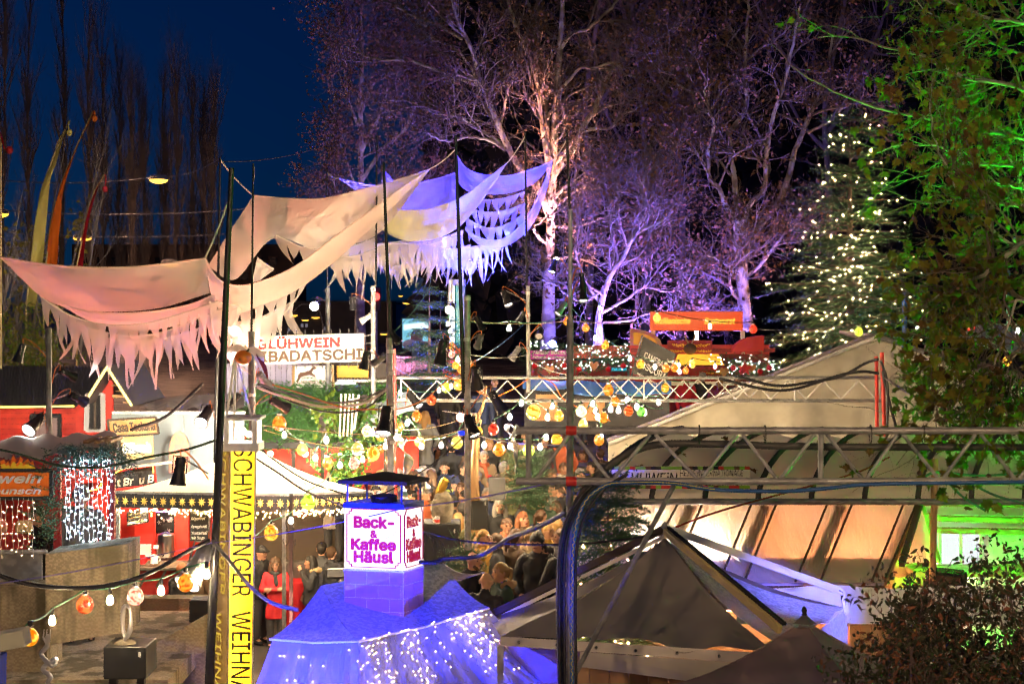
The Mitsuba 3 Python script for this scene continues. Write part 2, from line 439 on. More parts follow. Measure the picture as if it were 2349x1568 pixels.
# ---------------------------------------------------------------- plane trees
main_limbs = [
    ([(1256, 800), (1260, 640), (1263, 536), (1268, 440), (1269, 344), (1277, 223), (1284, 103), (1289, 0), (1292, -90)], 13, 4, 0),
    ([(1264, 420), (1254, 360), (1241, 275), (1227, 172), (1192, 93), (1168, 34), (1160, -40)], 7, 3, -1.0),
    ([(1266, 400), (1256, 300), (1252, 241), (1237, 172), (1227, 103), (1227, 34), (1196, -50)], 6.5, 3, 1.2),
    ([(1262, 500), (1232, 430), (1192, 388), (1158, 327), (1134, 265), (1103, 196), (1082, 120), (1055, 76), (1038, 10), (1020, -60)], 9, 3, -2.0),
    ([(1145, 300), (1155, 258), (1163, 220), (1180, 170), (1188, 120)], 4, 1.5, -1),
    ([(1160, 345), (1124, 325), (1075, 320), (1030, 335), (980, 320)], 4, 1.5, -2),
    ([(1104, 200), (1055, 182), (986, 158), (924, 144), (859, 143), (800, 120)], 4.5, 1.2, -1),
    ([(1160, 340), (1124, 313), (1089, 296), (1055, 275), (1007, 272), (940, 250), (880, 260)], 4.5, 1.2, -2.5),
    ([(1272, 380), (1323, 316), (1357, 299), (1399, 300), (1419, 272), (1454, 258), (1485, 246), (1540, 262)], 5.5, 1.4, -1.5),
    ([(1272, 400), (1313, 347), (1337, 292), (1364, 248), (1388, 193), (1405, 158), (1433, 131), (1485, 93), (1548, 52), (1600, 0)], 8, 2, 1.5),
    ([(1280, 210), (1309, 182), (1330, 160), (1364, 160), (1406, 151), (1433, 182), (1480, 195)], 4, 1.2, -1),
    ([(1268, 460), (1296, 430), (1323, 425), (1347, 431), (1380, 440)], 4.5, 1.2, -1.5),
    ([(1272, 475), (1323, 437), (1364, 423), (1416, 399), (1470, 405), (1520, 380)], 4.5, 1.2, .5),
    ([(1287, 110), (1313, 76), (1347, 65), (1382, 34), (1409, 7), (1440, -50)], 5, 1.5, 1),
    ([(1062, 90), (1000, 60), (940, 40), (880, 10)], 4, 1.2, -1),
    ([(1110, 210), (1060, 130), (1000, 100), (950, 90)], 3.5, 1.2, -1),
    ([(1260, 560), (1235, 545), (1210, 500), (1190, 470), (1160, 450)], 4.5, 1.2, -1.5),
    ([(1268, 520), (1330, 520), (1390, 500), (1450, 520), (1520, 480)], 4, 1.2, -2),
    ([(1262, 600), (1310, 590), (1370, 610), (1420, 590)], 3.5, 1.0, -2.5),
]
big_tree('plane_tree', 'tall bare plane tree with pale trunk floodlit pink and cream from below', 'bare plane trees beyond the stalls', main_limbs, 46, 11, (10, 7, 7), (2.4, 1.2, .62), (.06, .032, .016), leaves=5200)
right_limbs = [
    ([(1706, 760), (1706, 709), (1704, 654), (1697, 585), (1692, 530), (1690, 500)], 16, 11, 0),
    ([(1690, 505), (1663, 471), (1649, 437), (1622, 409), (1620, 378), (1618, 340), (1628, 302), (1610, 250), (1600, 190)], 6.5, 1.5, -1.5),
    ([(1694, 530), (1687, 419), (1678, 361), (1675, 299), (1656, 278), (1615, 247), (1591, 213), (1580, 155), (1560, 90)], 8, 1.6, .5),
    ([(1675, 300), (1687, 285), (1707, 258), (1714, 223), (1707, 199), (1709, 103), (1714, 20), (1720, -60)], 6, 2, -.5),
    ([(1700, 560), (1714, 474), (1749, 440), (1752, 361), (1759, 302), (1768, 254), (1783, 215), (1800, 130), (1810, 40)], 7.5, 2, -1.5),
    ([(1704, 600), (1731, 536), (1783, 471), (1811, 412), (1831, 351), (1852, 302), (1876, 244), (1917, 137), (1940, 40)], 9, 2.4, 1.5),
    ([(1703, 690), (1680, 674), (1666, 636), (1672, 625), (1640, 600), (1600, 590)], 4.5, 1.2, -2),
    ([(1704, 640), (1740, 610), (1775, 560), (1800, 530), (1850, 520)], 5, 1.4, -1),
    ([(1852, 305), (1900, 280), (1930, 250), (1980, 240)], 4, 1.2, -1),
    ([(1620, 380), (1590, 350), (1560, 340), (1520, 330)], 3, 1, -1),
    ([(1590, 215), (1550, 190), (1530, 140), (1500, 110)], 3, 1, -1),
]
big_tree('plane_tree', 'bare plane tree with forked trunk lit violet behind the red sausage stall sign', 'bare plane trees beyond the stalls', right_limbs, 44, 12, (10, 7, 6), (2.2, 1.15, .6), (.06, .032, .016), leaves=5200)
low_limbs = [
    ([(1372, 800), (1374, 720), (1388, 660), (1399, 629), (1430, 585), (1450, 543), (1485, 523), (1530, 500)], 9, 2, -1),
    ([(1380, 700), (1340, 640), (1320, 580), (1325, 520), (1310, 470)], 4, 1.2, -1),
    ([(1400, 628), (1410, 560), (1400, 500), (1420, 440), (1410, 380)], 4, 1.2, .5),
    ([(1376, 720), (1430, 690), (1480, 660), (1530, 670), (1580, 640)], 4, 1.2, -1),
    ([(1452, 545), (1480, 480), (1470, 430), (1500, 380)], 4, 1.2, 0),
    ([(1376, 740), (1440, 735), (1500, 715), (1560, 725), (1610, 700)], 3.4, 1.0, -1.5),
    ([(1390, 660), (1340, 690), (1300, 680), (1260, 650), (1215, 650)], 3.4, 1.0, -3),
]
big_tree('plane_tree', 'low spreading bare tree lit blue violet above the garlanded mulled wine stall', 'bare plane trees beyond the stalls', low_limbs, 42.5, 13, (12, 7, 5), (2.0, 1.0, .52), (.055, .030, .016), leaves=1500, tw='pale_twig')
back_limbs = [
    ([(826, 800), (826, 600), (828, 400), (826, 220), (832, 120), (830, 0)], 10, 3, 0),
    ([(827, 420), (880, 340), (930, 300), (960, 220), (970, 120), (980, 30)], 5, 1.5, -1),
    ([(827, 460), (800, 380), (780, 320), (770, 260)], 3.5, 1.2, -1),
    ([(827, 300), (800, 230), (790, 160), (780, 90), (775, 20)], 4, 1.2, 0),
    ([(827, 520), (880, 470), (930, 440), (980, 430), (1030, 420)], 4.5, 1.2, -1),
    ([(828, 350), (870, 260), (890, 180), (900, 90), (920, 0)], 5, 1.5, 1),
    ([(826, 560), (800, 500), (780, 440), (760, 400)], 3, 1, -1),
    ([(828, 250), (860, 190), (930, 160), (990, 130)], 4, 1.2, 0),
]
big_tree('plane_tree', 'dim bare plane tree with brown leaves at the edge of the open sky', 'bare plane trees beyond the stalls', back_limbs, 52, 14, (10, 7, 5), (2.0, 1.2, .65), (.06, .032, .017), leaves=7000)
deep_limbs = [([(u, 820), (u + 5, 500), (u - 8, 250), (u + d, 40), (u + 2 * d, -120)], 9, 3, 0) for u, d in ((1480, -30), (1560, 20), (1900, 30), (1350, 20))]
deep_limbs += [([(u, v), (u + s * 60, v - 70), (u + s * 110, v - 180), (u + s * 150, v - 300)], 5, 1.4, 1) for u, v, s in ((1480, 380, -1), (1480, 300, 1), (1560, 420, 1), (1560, 250, -1), (1900, 350, -1), (1900, 300, 1), (1350, 260, 1), (1930, 200, 1), (1850, 180, -1))]
big_tree('plane_tree', 'dark clump of bare trees behind the floodlit plane trees', 'bare plane trees beyond the stalls', deep_limbs, 58, 15, (7, 4, 4), (2.8, 1.5, .8), leaves=1500, tw='poplar_bark', trunk_mat='poplar_bark')

# the park that closes the view behind them: one dark mass
g = np.random.default_rng(5); b = MB(); n = 15000
u, v = g.uniform(1010, 2420, n), -80 + 900 * g.uniform(0, 1, n)
keep = v > 40 - (u - 1010) * .5 + 60 * np.sin(u / 37.0) + 30 * np.sin(u / 13.0)
pos = np.array([at(a, c, y) for a, c, y in zip(u[keep], v[keep], g.uniform(86, 100, keep.sum()))])
scatter_cards(b, pos, 2.4, g)
scene['far_woods'] = mikit.ply(b.get(), 'coat_black'); tag('far_woods', 'dark far off wood closing the view behind the plane trees', 'woods', kind='stuff')

# ---------------------------------------------------------------- poplars against the sky
pop = [(10, -40, 70), (69, -10, 62), (141, -70, 90), (205, 60, 54), (234, 79, 50), (272, 165, 44), (300, 215, 40), (330, 237, 44), (372, 230, 44), (402, 158, 58), (440, 225, 44), (468, 203, 52), (488, 262, 34)]
for i, (u, v, w) in enumerate(pop):
    g = np.random.default_rng(100 + i); Y = 108 + 6 * (i % 3)
    lab = ['slim dark poplar at the very edge of the row', 'dark poplar second in the tall row', 'tallest dark poplar in the row against the night sky', 'dark poplar just beside the tallest one', 'pointed dark poplar standing apart on the shoulder of the row', 'lower poplar stepping down towards the street lamp', 'low poplar at the dip in the row',
           'poplar at the near end of the second clump', 'narrow poplar inside the second clump', 'tallest poplar of the second clump above the street lamp', 'slight poplar between two taller ones', 'broad poplar towards the open sky', 'last low poplar before the open sky'][i]
    k = thing('poplar', lab, 'tree', 'bare poplars along the street')
    tr, rr = limb([(u, 790), (u + g.normal(0, 3), 500), (u + g.normal(0, 3), 250), (u, v)], Y, 4, .8, g)
    part(k, 'trunk', MB().tube(tr, rr, 6), 'poplar_bark', True)
    c1, r1 = grow(tr[None], rr[None], 46, 5.0, .06, 8, g, .30, .55, .07, .12)
    c2, r2 = grow(c1, r1, 7, 2.4, .03, 5, g, .35, .6, .12, .2)
    c3, r3 = grow(c2, r2, 2, 1.4, .024, 3, g, .45, .5, .2, .2, .7)
    b = MB(); tubes(b, c1, r1); tubes(b, c2, r2); tubes(b, c3, r3)
    part(k, 'crown', b, 'poplar_bark'); labels[k + '__crown'] = {'kind': 'stuff'}

# ---------------------------------------------------------------- firs
def fir_spray(L, g, n=9, w=.5, dens=.5, fat=.14):
    """a flat fir twig of length L along +x with drooping needled side twigs"""
    b = MB(); stem = np.stack([np.linspace(0, L, 6), np.zeros(6), -.10 * L * np.linspace(0, 1, 6) ** 2], 1)
    tw = [stem]
    for i in range(n):
        t = (i + .6) / n; s = 1 if i % 2 else -1; l = L * w * (1 - t * .75) * g.uniform(.8, 1.1)
        o = A(t * L, 0, -.10 * L * t * t); d = unit(A(.75, s * .8, g.normal(-.08, .1)))
        tw.append(np.stack([o + d * l * q for q in np.linspace(0, 1, 6)]))
    tw = np.array([resample(x, 6) for x in tw])
    if dens >= .5: tubes(b, tw, np.full((len(tw), 6), .006 * L + .0015), 3)
    V, F = [], []
    for x in tw:                                       # needles: thin blades combed along the twig
        m = max(3, int(dens * np.linalg.norm(x[-1] - x[0]) / (.035 * L + .006)))
        t = g.uniform(.05, 1, m * 3) * 4.999; i = t.astype(int); o = x[i] + (x[i + 1] - x[i]) * (t - i)[:, None]
        d = x[-1] - x[0]; d = unit(d); side = g.normal(0, 1, (m * 3, 3)); side[:, 2] *= .7
        e = d * .7 + side / (np.linalg.norm(side, axis=1, keepdims=True)) * .9
        nl = (.075 * L + .012) * g.uniform(.7, 1.2, m * 3)[:, None]; wv = np.cross(e, A(0, 0, 1) + .5 * g.normal(0, 1, 3)); wv /= np.linalg.norm(wv, axis=1, keepdims=True) + 1e-9
        V.append(np.stack([o - wv * nl * fat, o + wv * nl * fat, o + e * nl], 1).reshape(-1, 3))
    V = np.vstack(V); b.add(V, np.arange(len(V)).reshape(-1, 3))
    return b.get()

SPRAYS = [fir_spray(1.0, np.random.default_rng(40 + i), 11) for i in range(3)]           # near ones
MID_SPRAYS = [fir_spray(1.0, np.random.default_rng(45 + i), 9, .5, .24, .2) for i in range(3)]
FAR_SPRAYS = [fir_spray(1.0, np.random.default_rng(50 + i), 6, .55, .40, .15) for i in range(3)]

def fir(k, base, H, W, g, tiers, mat, size=.55, tip_pts=None, part_name='crown', lean=0.0, gap=0.0, sprays=None):
    """a fir: needled sprays on tiers of drooping boughs; returns points near the spray tips"""
    b, stems, tips = MB(), MB(), []
    top = base + A(lean, 0, H)
    stems.tube([base, base + A(lean * .5, 0, H * .5), top], [.018 * H + .01, .012 * H, .004], 7)
    for i in range(tiers):
        t = (i + .5) / tiers; z = H * (gap + (1 - gap) * t) ; R = W * (1 - t) ** .85 * g.uniform(.85, 1.1) + .04 * W
        m = max(4, int(7 + 8 * (1 - t)))
        for j in range(m):
            a = j * 2 * np.pi / m + i * 1.1 + g.normal(0, .15); r = R * g.uniform(.62, 1.12)
            d = A(math.cos(a), math.sin(a), 0); o = base + A(lean * t, 0, z + H * g.normal(0, .016))
            droop = .28 * (1 - t) - .18 * t + g.normal(0, .10)
            q = [o, o + d * r * .5 - A(0, 0, droop * r * .35), o + d * r - A(0, 0, droop * r)]
            path = catmull(q, 4); stems.tube(path, np.linspace(.012, .004, len(path)) * (H / 4 + .3), 4)
            ns = max(2, int(r / (size * .42)))
            for s in range(ns):
                f = (s + .7) / ns; c = path[min(int(f * (len(path) - 1)), len(path) - 1)]
                for sd in (-1, 1, 0):
                    ang = a + sd * .75 + g.normal(0, .2); L = size * (1.15 - .45 * f) * g.uniform(.8, 1.2) * (1 if sd else .9)
                    Rm = rotz(ang) @ roty(g.normal(.16, .12) - .25 * t) @ rotx(g.normal(0, .3))
                    sp = (sprays or FAR_SPRAYS)[int(g.integers(0, 3))]
                    b.mesh(sp, Rm, c, L); tips.append(c + Rm @ A(L * g.uniform(.35, 1), 0, .03))
    b.mesh(SPRAYS[0], roty(-1.5), top - A(0, 0, .2 * size), size * .9); tips.append(top + A(0, 0, size * .5))
    part(k, 'trunk', stems, 'twig', True)
    part(k, part_name, b, mat); labels[f'{k}__{part_name}'] = {'kind': 'stuff'}
    return np.array(tips)

def sparkle(name, label, pts, r, rgb, kk, w, group=None, wire=None):
    """a string of tiny bulbs: one light of the scene"""
    b = MB(); o = trimesh.creation.icosphere(subdivisions=0)
    m = len(pts); V = (o.vertices[None] * r + np.asarray(pts)[:, None]).reshape(-1, 3)
    b.add(V, (o.faces[None] + (np.arange(m) * len(o.vertices))[:, None, None]).reshape(-1, 3))
    k = thing(name, label, 'fairy lights', group)
    part(k, 'bulbs', b, 'lamp_glass', emitter=glow(rgb, kk, w)); labels[k + '__bulbs'] = {'kind': 'stuff'}
    if wire is not None: part(k, 'wire', wire, 'green_cable'); labels[k + '__wire'] = {'kind': 'stuff'}
    return k

g = np.random.default_rng(21)
k = thing('christmas_tree', 'tall fir covered with warm white fairy lights behind the big tent', 'tree')
cb = at(1950, 900, 39); cb[2] = TER
tips = fir(k, cb, at(0, 262, 39)[2] - TER, 3.6, g, 19, 'needle', .72, gap=.02)
tips = tips[g.permutation(len(tips))][:760]
sparkle('fairy_lights', 'hundreds of warm white fairy lights wound round the tall fir', tips[tips[:, 1] < cb[1] + .8], .0125, (1, .68, .30), 190, 12)

g = np.random.default_rng(22)
k = thing('small_fir', 'young fir with a spiky leader at the foot of the lantern pole', 'tree')
fir(k, at(1066, 1420, 18.5), .95, .42, g, 6, 'needle', .30)
b = MB(); top = at(1066, 1300, 18.5)
for e, q in (((1068, 1165), .014), ((1030, 1215), .01), ((1050, 1218), .01), ((1090, 1215), .01), ((1106, 1222), .01)):
    p = resample(catmull([at(1066, 1292, 18.5), at((1066 + e[0]) / 2 + 2, 1262 if e[1] < 1200 else 1250, 18.5), at(*e, 18.45)], 4), 9)
    b.tube(p, np.linspace(q * .7, .003, 9), 5)
    for s in np.linspace(.15, 1, 26):
        c = p[int(s * 8)]
        for _ in range(6):
            d = unit(g.normal(0, 1, 3) + A(0, 0, .6)); b.add(np.array([c, c + A(.004, 0, 0), c + d * .05]), [[0, 1, 2]])
part(k, 'leader', b, 'needle')

g = np.random.default_rng(23)
k = thing('small_fir', 'bushy fir with warm lights leaning on the translucent lean-to roof', 'tree')
tp = fir(k, at(1395, 1500, 12.15), 1.50, .34, g, 11, 'needle', .32, sprays=MID_SPRAYS)
tp = tp[(tp[:, 1] < 12.15)]; tp = tp[tp[:, 2] < 2.95]
sparkle('fairy_lights', 'sparse warm lights on the bushy fir beside the translucent roof', tp[g.permutation(len(tp))][:46], .008, (1, .60, .22), 200, 2.5)

for (u, v, Y, H, lab) in ((1210, 1150, 23, .85, 'potted fir among the crowd below the green lantern'), (985, 870, 31, 2.1, 'fir standing behind the scaffold post at the edge of the fir roof'), (1010, 880, 33, 1.9, 'slender dark fir beside the red kiosk'), (1500, 1190, 20.5, 1.1, 'dark fir half hidden behind the near truss')):
    k = thing('small_fir', lab, 'tree'); fir(k, at(u, v, Y), H, H * .38, np.random.default_rng(int(u)), 7, 'needle', .36)

# ---------------------------------------------------------------- the near plane branch in green light
def maple_leaf(g):
    """a lobed leaf, stalk at the origin, tip along +y, unit size, a little cupped"""
    pts = [(0, 0), (.10, -.06), (.34, -.10), (.26, .12), (.50, .20), (.34, .34), (.40, .52), (.18, .48), (.0, .92), (-.18, .48), (-.40, .52), (-.34, .34), (-.50, .20), (-.26, .12), (-.34, -.10), (-.10, -.06)]
    v = np.array([(x, y, .25 * abs(x) - .18 * y * y + .05 * g.normal()) for x, y in pts] + [(0, .28, 0)])
    n = len(pts); return v, np.array([[i, (i + 1) % n, n] for i in range(n)])

LEAVES = [maple_leaf(np.random.default_rng(60 + i)) for i in range(4)]
g = np.random.default_rng(31)
k = thing('plane_branch', 'overhanging plane branches with yellowing leaves and seed balls in green light', 'tree')
near_limbs = [
    ([(2420, 240), (2330, 190), (2234, 165), (2210, 138), (2182, 127), (2151, 103), (2082, 76), (2038, 52), (2003, 38), (1941, 31)], 6.5, 1, 11.5, 1.0),
    ([(2400, 330), (2250, 290), (2096, 247), (2020, 220), (1959, 189), (1907, 155), (1876, 127), (1845, 93), (1818, 55)], 5.5, .8, 12.5, 1.0),
    ([(2420, 620), (2265, 530), (2258, 464), (2216, 457), (2165, 464), (2096, 471), (2038, 467)], 6, 1, 10.5, -.4),
    ([(2216, 457), (2189, 430), (2165, 385), (2137, 337), (2113, 258), (2110, 192)], 3, .8, 10.2, -.3),
    ([(2420, 520), (2349, 557), (2302, 602), (2268, 629), (2227, 647), (2192, 667), (2150, 690)], 8, 1.5, 9.6, .2),
    ([(2420, 60), (2349, 45), (2300, 35), (2255, 10), (2200, -30)], 6, 1.5, 12, .5),
    ([(2420, 400), (2330, 380), (2240, 370), (2160, 330), (2070, 330), (2000, 345)], 4, .8, 12.2, .3),
    ([(2420, 700), (2340, 690), (2270, 720), (2230, 770), (2190, 830), (2170, 880)], 4, .8, 9.8, .2),
    ([(2330, 690), (2310, 760), (2285, 830), (2260, 900), (2200, 950), (2140, 940)], 3.2, .8, 9.4, .1),
    ([(2420, 150), (2320, 110), (2230, 60), (2150, 10), (2100, -40)], 4, .8, 13, .4),
    ([(2400, 450), (2310, 420), (2240, 400), (2180, 250), (2150, 180)], 4, .8, 12.8, .4),
    ([(2420, 800), (2350, 790), (2310, 850), (2290, 900)], 3, .8, 9.5, 0),
    ([(2420, 560), (2380, 480), (2310, 300), (2280, 240), (2230, 200)], 5, 1, 13.2, .4),
]
ft = A(6.3, 12.2, 0.0)
part(k, 'trunk', MB().tube(catmull([ft, ft + A(.1, 0, 3), ft + A(-.05, .1, 6), ft + A(.2, 0, 9), ft + A(.5, .2, 12)], 6), np.linspace(.42, .14, 25), 14), 'plane_bark', True)
for pts, r0, r1, Y, dep in near_limbs:                     # the boughs that carry the limbs out from the trunk, beyond the frame
    e = at(*pts[0], Y); o = ft + A(.05, 0, max(2.2, e[2] - .5)); part(k, 'bough', MB().tube(catmull([o, (o + e) / 2 + A(0, 0, .15), e + (e - at(*pts[1], Y)) * .02], 5), np.linspace(.06, r0 * Y / FP, 11), 8), 'plane_bark', True)
allP, allR = [], []
for pts, r0, r1, Y, dep in near_limbs:
    p, r = limb(pts, Y, r0, r1, g, depth=dep, wob=.01)
    part(k, 'limb', MB().tube(p, r, 8), 'plane_bark', True); allP.append(p); allR.append(r)
Pp, Rp = np.stack(allP), np.stack(allR)
c1, r1 = grow(Pp, Rp, 15, 1.05, .010, 9, g, .8, .05, .22, .1)
def thin_out(c, r):        # the crown thins towards its tips over the open market
    uu = CU + c[:, 3, 0] / c[:, 3, 1] * FP; keep = g.uniform(0, 1, len(c)) < np.clip((uu - 1960) / 270, .08, 1); return c[keep], r[keep]
c1, r1 = thin_out(c1, r1)
c2, r2 = grow(c1, r1, 6, .52, .0052, 7, g, .9, .0, .28, .15)
c2, r2 = thin_out(c2, r2)
c3, r3 = grow(c2, r2, 3, .24, .0034, 4, g, 1.0, -.1, .3, .2, .7)
b = MB(); tubes(b, c1, r1, 4); tubes(b, c2, r2, 3); tubes(b, c3, r3, 3)
part(k, 'twigs', b, 'near_twig'); labels[k + '__twigs'] = {'kind': 'stuff'}
def leaf_frames(n, C, size):
    pos = on_twigs(C, n, g, .03); out = []
    for p in pos:
        R = rotz(g.uniform(0, 6.28)) @ rotx(g.normal(-1.9, .6)) @ roty(g.normal(0, .5)); out.append((p, R, size * g.uniform(.7, 1.3)))
    return out
lf = leaf_frames(2700, c2, .085)
big = sorted(range(len(lf)), key=lambda i: -lf[i][2] / lf[i][0][1])[:260]
proto = {}
for q, m in enumerate(('autumn_leaf', 'green_leaf', 'brown_leaf', 'autumn_leaf')): proto[q] = mikit.ply(LEAVES[q], m)
for i in big:
    p, R, s = lf[i]; place(proto[int(g.integers(0, 4))], k + '__leaf', mat4(R, p, s))
rest = [MB(), MB(), MB()]; bigs = set(big)
for i, (p, R, s) in enumerate(lf):
    if i not in bigs: rest[int(g.choice(3, p=[.45, .25, .3]))].mesh(LEAVES[i % 4], R, p, s)
for b, m, n in zip(rest, ('autumn_leaf', 'green_leaf', 'brown_leaf'), ('yellow_leaves', 'green_leaves', 'brown_leaves')):
    part(k, n, b, m); labels[f'{k}__{n}'] = {'kind': 'stuff'}
b = MB()
for p in on_twigs(c2[c2[:, 0, 2] < 6.2], 110, g, .02):
    b.tube([p, p - A(0, 0, .07)], .0015, 3); ball(b, p - A(0, 0, .085), .017, 1)
part(k, 'seed_balls', b, 'coat_brown'); labels[k + '__seed_balls'] = {'kind': 'stuff'}

# ---------------------------------------------------------------- the near evergreen shrub, and leafy twigs at the big tent
def leafy(name, label, stems, leaf, size, n, mats, seed, wid=.42, r=.006, length=.35, levels=2, per=(6, 6), jitter=.02, cat='shrub'):
    g = np.random.default_rng(seed); k = thing(name, label, cat)
    Pp = np.stack([resample(catmull(s, 5), 12) for s in stems]); Rp = np.repeat(np.linspace(r, r * .4, 12)[None], len(Pp), 0)
    c1, r1 = grow(Pp, Rp, per[0], length, r * .5, 7, g, 1.0, .1, .2, .1); c2, r2 = grow(c1, r1, per[1], length * .5, r * .3, 5, g, 1.0, .05, .25, .1)
    b = MB(); tubes(b, Pp, Rp, 5); tubes(b, c1, r1, 3); tubes(b, c2, r2, 3); part(k, 'stems', b, 'twig')
    pos = on_twigs(np.concatenate([c2, c1[:, 2:]]), n, g, jitter) if False else on_twigs(c2, n, g, jitter)
    for q, m in enumerate(mats):
        b = MB(); sel = pos[q::len(mats)] if q else pos[::1 if len(mats) == 1 else len(mats)]
        M = len(sel); s = (size * g.uniform(.6, 1.25, M))[:, None]
        d = g.normal(0, 1, (M, 3)); d[:, 2] -= .8; d /= np.linalg.norm(d, axis=1, keepdims=True)
        w = np.cross(d, g.normal(0, 1, (M, 3))); w /= np.linalg.norm(w, axis=1, keepdims=True); up = np.cross(d, w)
        V = np.stack([sel, sel + s * (.3 * d + wid * .5 * w + .10 * up), sel + s * (.65 * d + wid * .42 * w + .04 * up), sel + s * (d - .12 * up), sel + s * (.65 * d - wid * .42 * w + .04 * up), sel + s * (.3 * d - wid * .5 * w + .10 * up), sel + s * .5 * d], 1).reshape(-1, 3)
        F = np.array([[0, 1, 6], [1, 2, 6], [2, 3, 6], [3, 4, 6], [4, 5, 6], [5, 0, 6]])
        b.add(V, (F[None] + (np.arange(M) * 7)[:, None, None]).reshape(-1, 3))
        n_ = numbered(k + '__foliage'); scene[n_] = mikit.ply(b.get(), m); labels[n_] = {'kind': 'stuff'}
    return k

g = np.random.default_rng(33)
stems = []
for i in range(26):
    u, v = g.uniform(2040, 2420), g.uniform(1215, 1500) + max(0, (2200 - 2150)) * 0
    lo = 1215 if u > 2230 else 1215 + (2230 - u) * .95
    v = g.uniform(lo, min(lo + 330, 1560)); Y = g.uniform(6.3, 7.5)
    e = at(u, v, Y); o = at(u + g.uniform(20, 140), 1760, Y + .3); stems.append([o, (o + e) / 2 + g.normal(0, .06, 3), e])
leafy('evergreen_shrub', 'dark glossy evergreen shrub filling the near corner below the plane branches', stems, None, .040, 11000, ('shrub_leaf', 'shrub_leaf', 'shrub_leaf_red', 'shrub_leaf'), 34, length=.34, per=(9, 7), r=.008)
stems = [[at(2150 + 25 * i, 1010, 11.0), at(2140 + 22 * i, 940, 11.0), at(2085 + 32 * i + 10 * (i % 2), 880 - 22 * i + 30 * (i % 2), 11.0)] for i in range(7)]
leafy('leafy_twigs', 'young shoots with pointed leaves in front of the big tent wall', stems, None, .05, 420, ('shrub_leaf', 'green_leaf'), 35, r=.005, length=.3, per=(5, 4))
stems = [[at(2240 + 20 * i, 1010, 10.2), at(2240 + 18 * i, 930, 10.2), at(2235 + 20 * i, 885, 10.2)] for i in range(7)]
leafy('leafy_twigs', 'dense dark bush at the frame edge below the hanging amber lantern', stems, None, .045, 1100, ('shrub_leaf', 'green_leaf', 'shrub_leaf'), 36, r=.006, length=.3, per=(8, 6))
# bare bushes and saplings around the flags
for i, (u0, v0, u1, v1, Y) in enumerate(((20, 900, 75, 560, 34), (60, 900, 150, 330, 36), (110, 860, 250, 300, 36), (5, 820, 45, 480, 33), (180, 860, 240, 420, 38))):
    g = np.random.default_rng(300 + i); k = thing('sapling', ['leaning bare sapling at the frame edge', 'bare sapling behind the yellow streamer flag', 'bare sapling rising behind the orange streamer flag', 'thin bare sapling nearest the frame edge', 'bare sapling beside the narrow red streamer flag'][i], 'tree')
    tr, rr = limb([(u0, v0), ((u0 + u1) / 2 - 12, (v0 + v1) / 2 + 20), (u1, v1)], Y, 3.4, .8, g); part(k, 'trunk', MB().tube(tr, rr, 6), 'pale_twig', True)
    c1, r1 = grow(tr[None], rr[None], 16, 1.5, .016, 9, g, .5, .3, .12, .1); c2, r2 = grow(c1, r1, 6, .8, .008, 6, g, .6, .2, .2, .1)
    b = MB(); tubes(b, c1, r1); tubes(b, c2, r2); part(k, 'crown', b, 'pale_twig'); labels[k + '__crown'] = {'kind': 'stuff'}
    if i in (0, 2, 3):
        b = MB(); scatter_cards(b, on_twigs(c2[c2[:, 0, 2] < 7.0], 90, g), .16, g, droop=.5); part(k, 'leaves', b, 'autumn_leaf'); labels[k + '__leaves'] = {'kind': 'stuff'}
g = np.random.default_rng(350)
stems = [[at(20 + 12 * i, 900, 31), at(15 + 13 * i, 830, 31), at(5 + 14 * i, 730 + 40 * (i % 3), 31)] for i in range(10)]
leafy('willow_bush', 'green willow like bush behind the corrugated roof', stems, None, .17, 1500, ('green_leaf', 'autumn_leaf'), 37, wid=.18, r=.012, length=.8, per=(7, 6), cat='bush')
# ---------------------------------------------------------------- lettering
def letters(parent, text, o, xd, yd, h, mat, width=None, slant=0.0, bold=False, name='lettering', emit=None, lift=.006, squeeze=1.0, heavy=0.0):
    """text standing on a sign: o is the lower left corner of the line, xd along it, yd up; h the capital height in metres"""
    m = meshkit.text_mesh(text, 1.0, .05, bold)
    v = np.array(m.vertices); x0, x1 = v[:, 0].min(), v[:, 0].max()
    v[:, 0] = v[:, 0] + slant * v[:, 1] - x0
    s = h; sx = (width / (x1 - x0)) if width else s * squeeze
    xd, yd = unit(xd), unit(yd); n = unit(np.cross(xd, yd))
    V = np.asarray(o, float) + v[:, :1] * sx * xd + v[:, 1:2] * s * yd + (lift + v[:, 2:] * .06) * n
    F = np.array(m.faces)
    if heavy:                                            # thicker strokes: the outline repeated a hair apart, each copy a little deeper
        offs = [(0, 0), (1, 0), (-1, 0), (0, 1), (0, -1), (.7, .7), (-.7, .7), (.7, -.7), (-.7, -.7)]; nv = len(V)
        V = np.vstack([V + heavy * s * (a * xd + b * yd) - n * .0003 * i for i, (a, b) in enumerate(offs)]); F = np.vstack([F + nv * i for i in range(len(offs))])
    return part(parent, name, (V, F), mat if emit is None else 'lamp_glass', **({'emitter': emit} if emit else {}))

def panel(mb, a, b, c, d, th):
    """a flat board through the corners a b c d (in order), th thick behind them"""
    n = unit(np.cross(b - a, d - a)); P = np.array([a, b, c, d]); Q = P - n * th
    V = np.vstack([P, Q]); mb.add(V, [[0, 1, 2, 3], [7, 6, 5, 4], [0, 4, 5, 1], [1, 5, 6, 2], [2, 6, 7, 3], [3, 7, 4, 0]])
    return mb

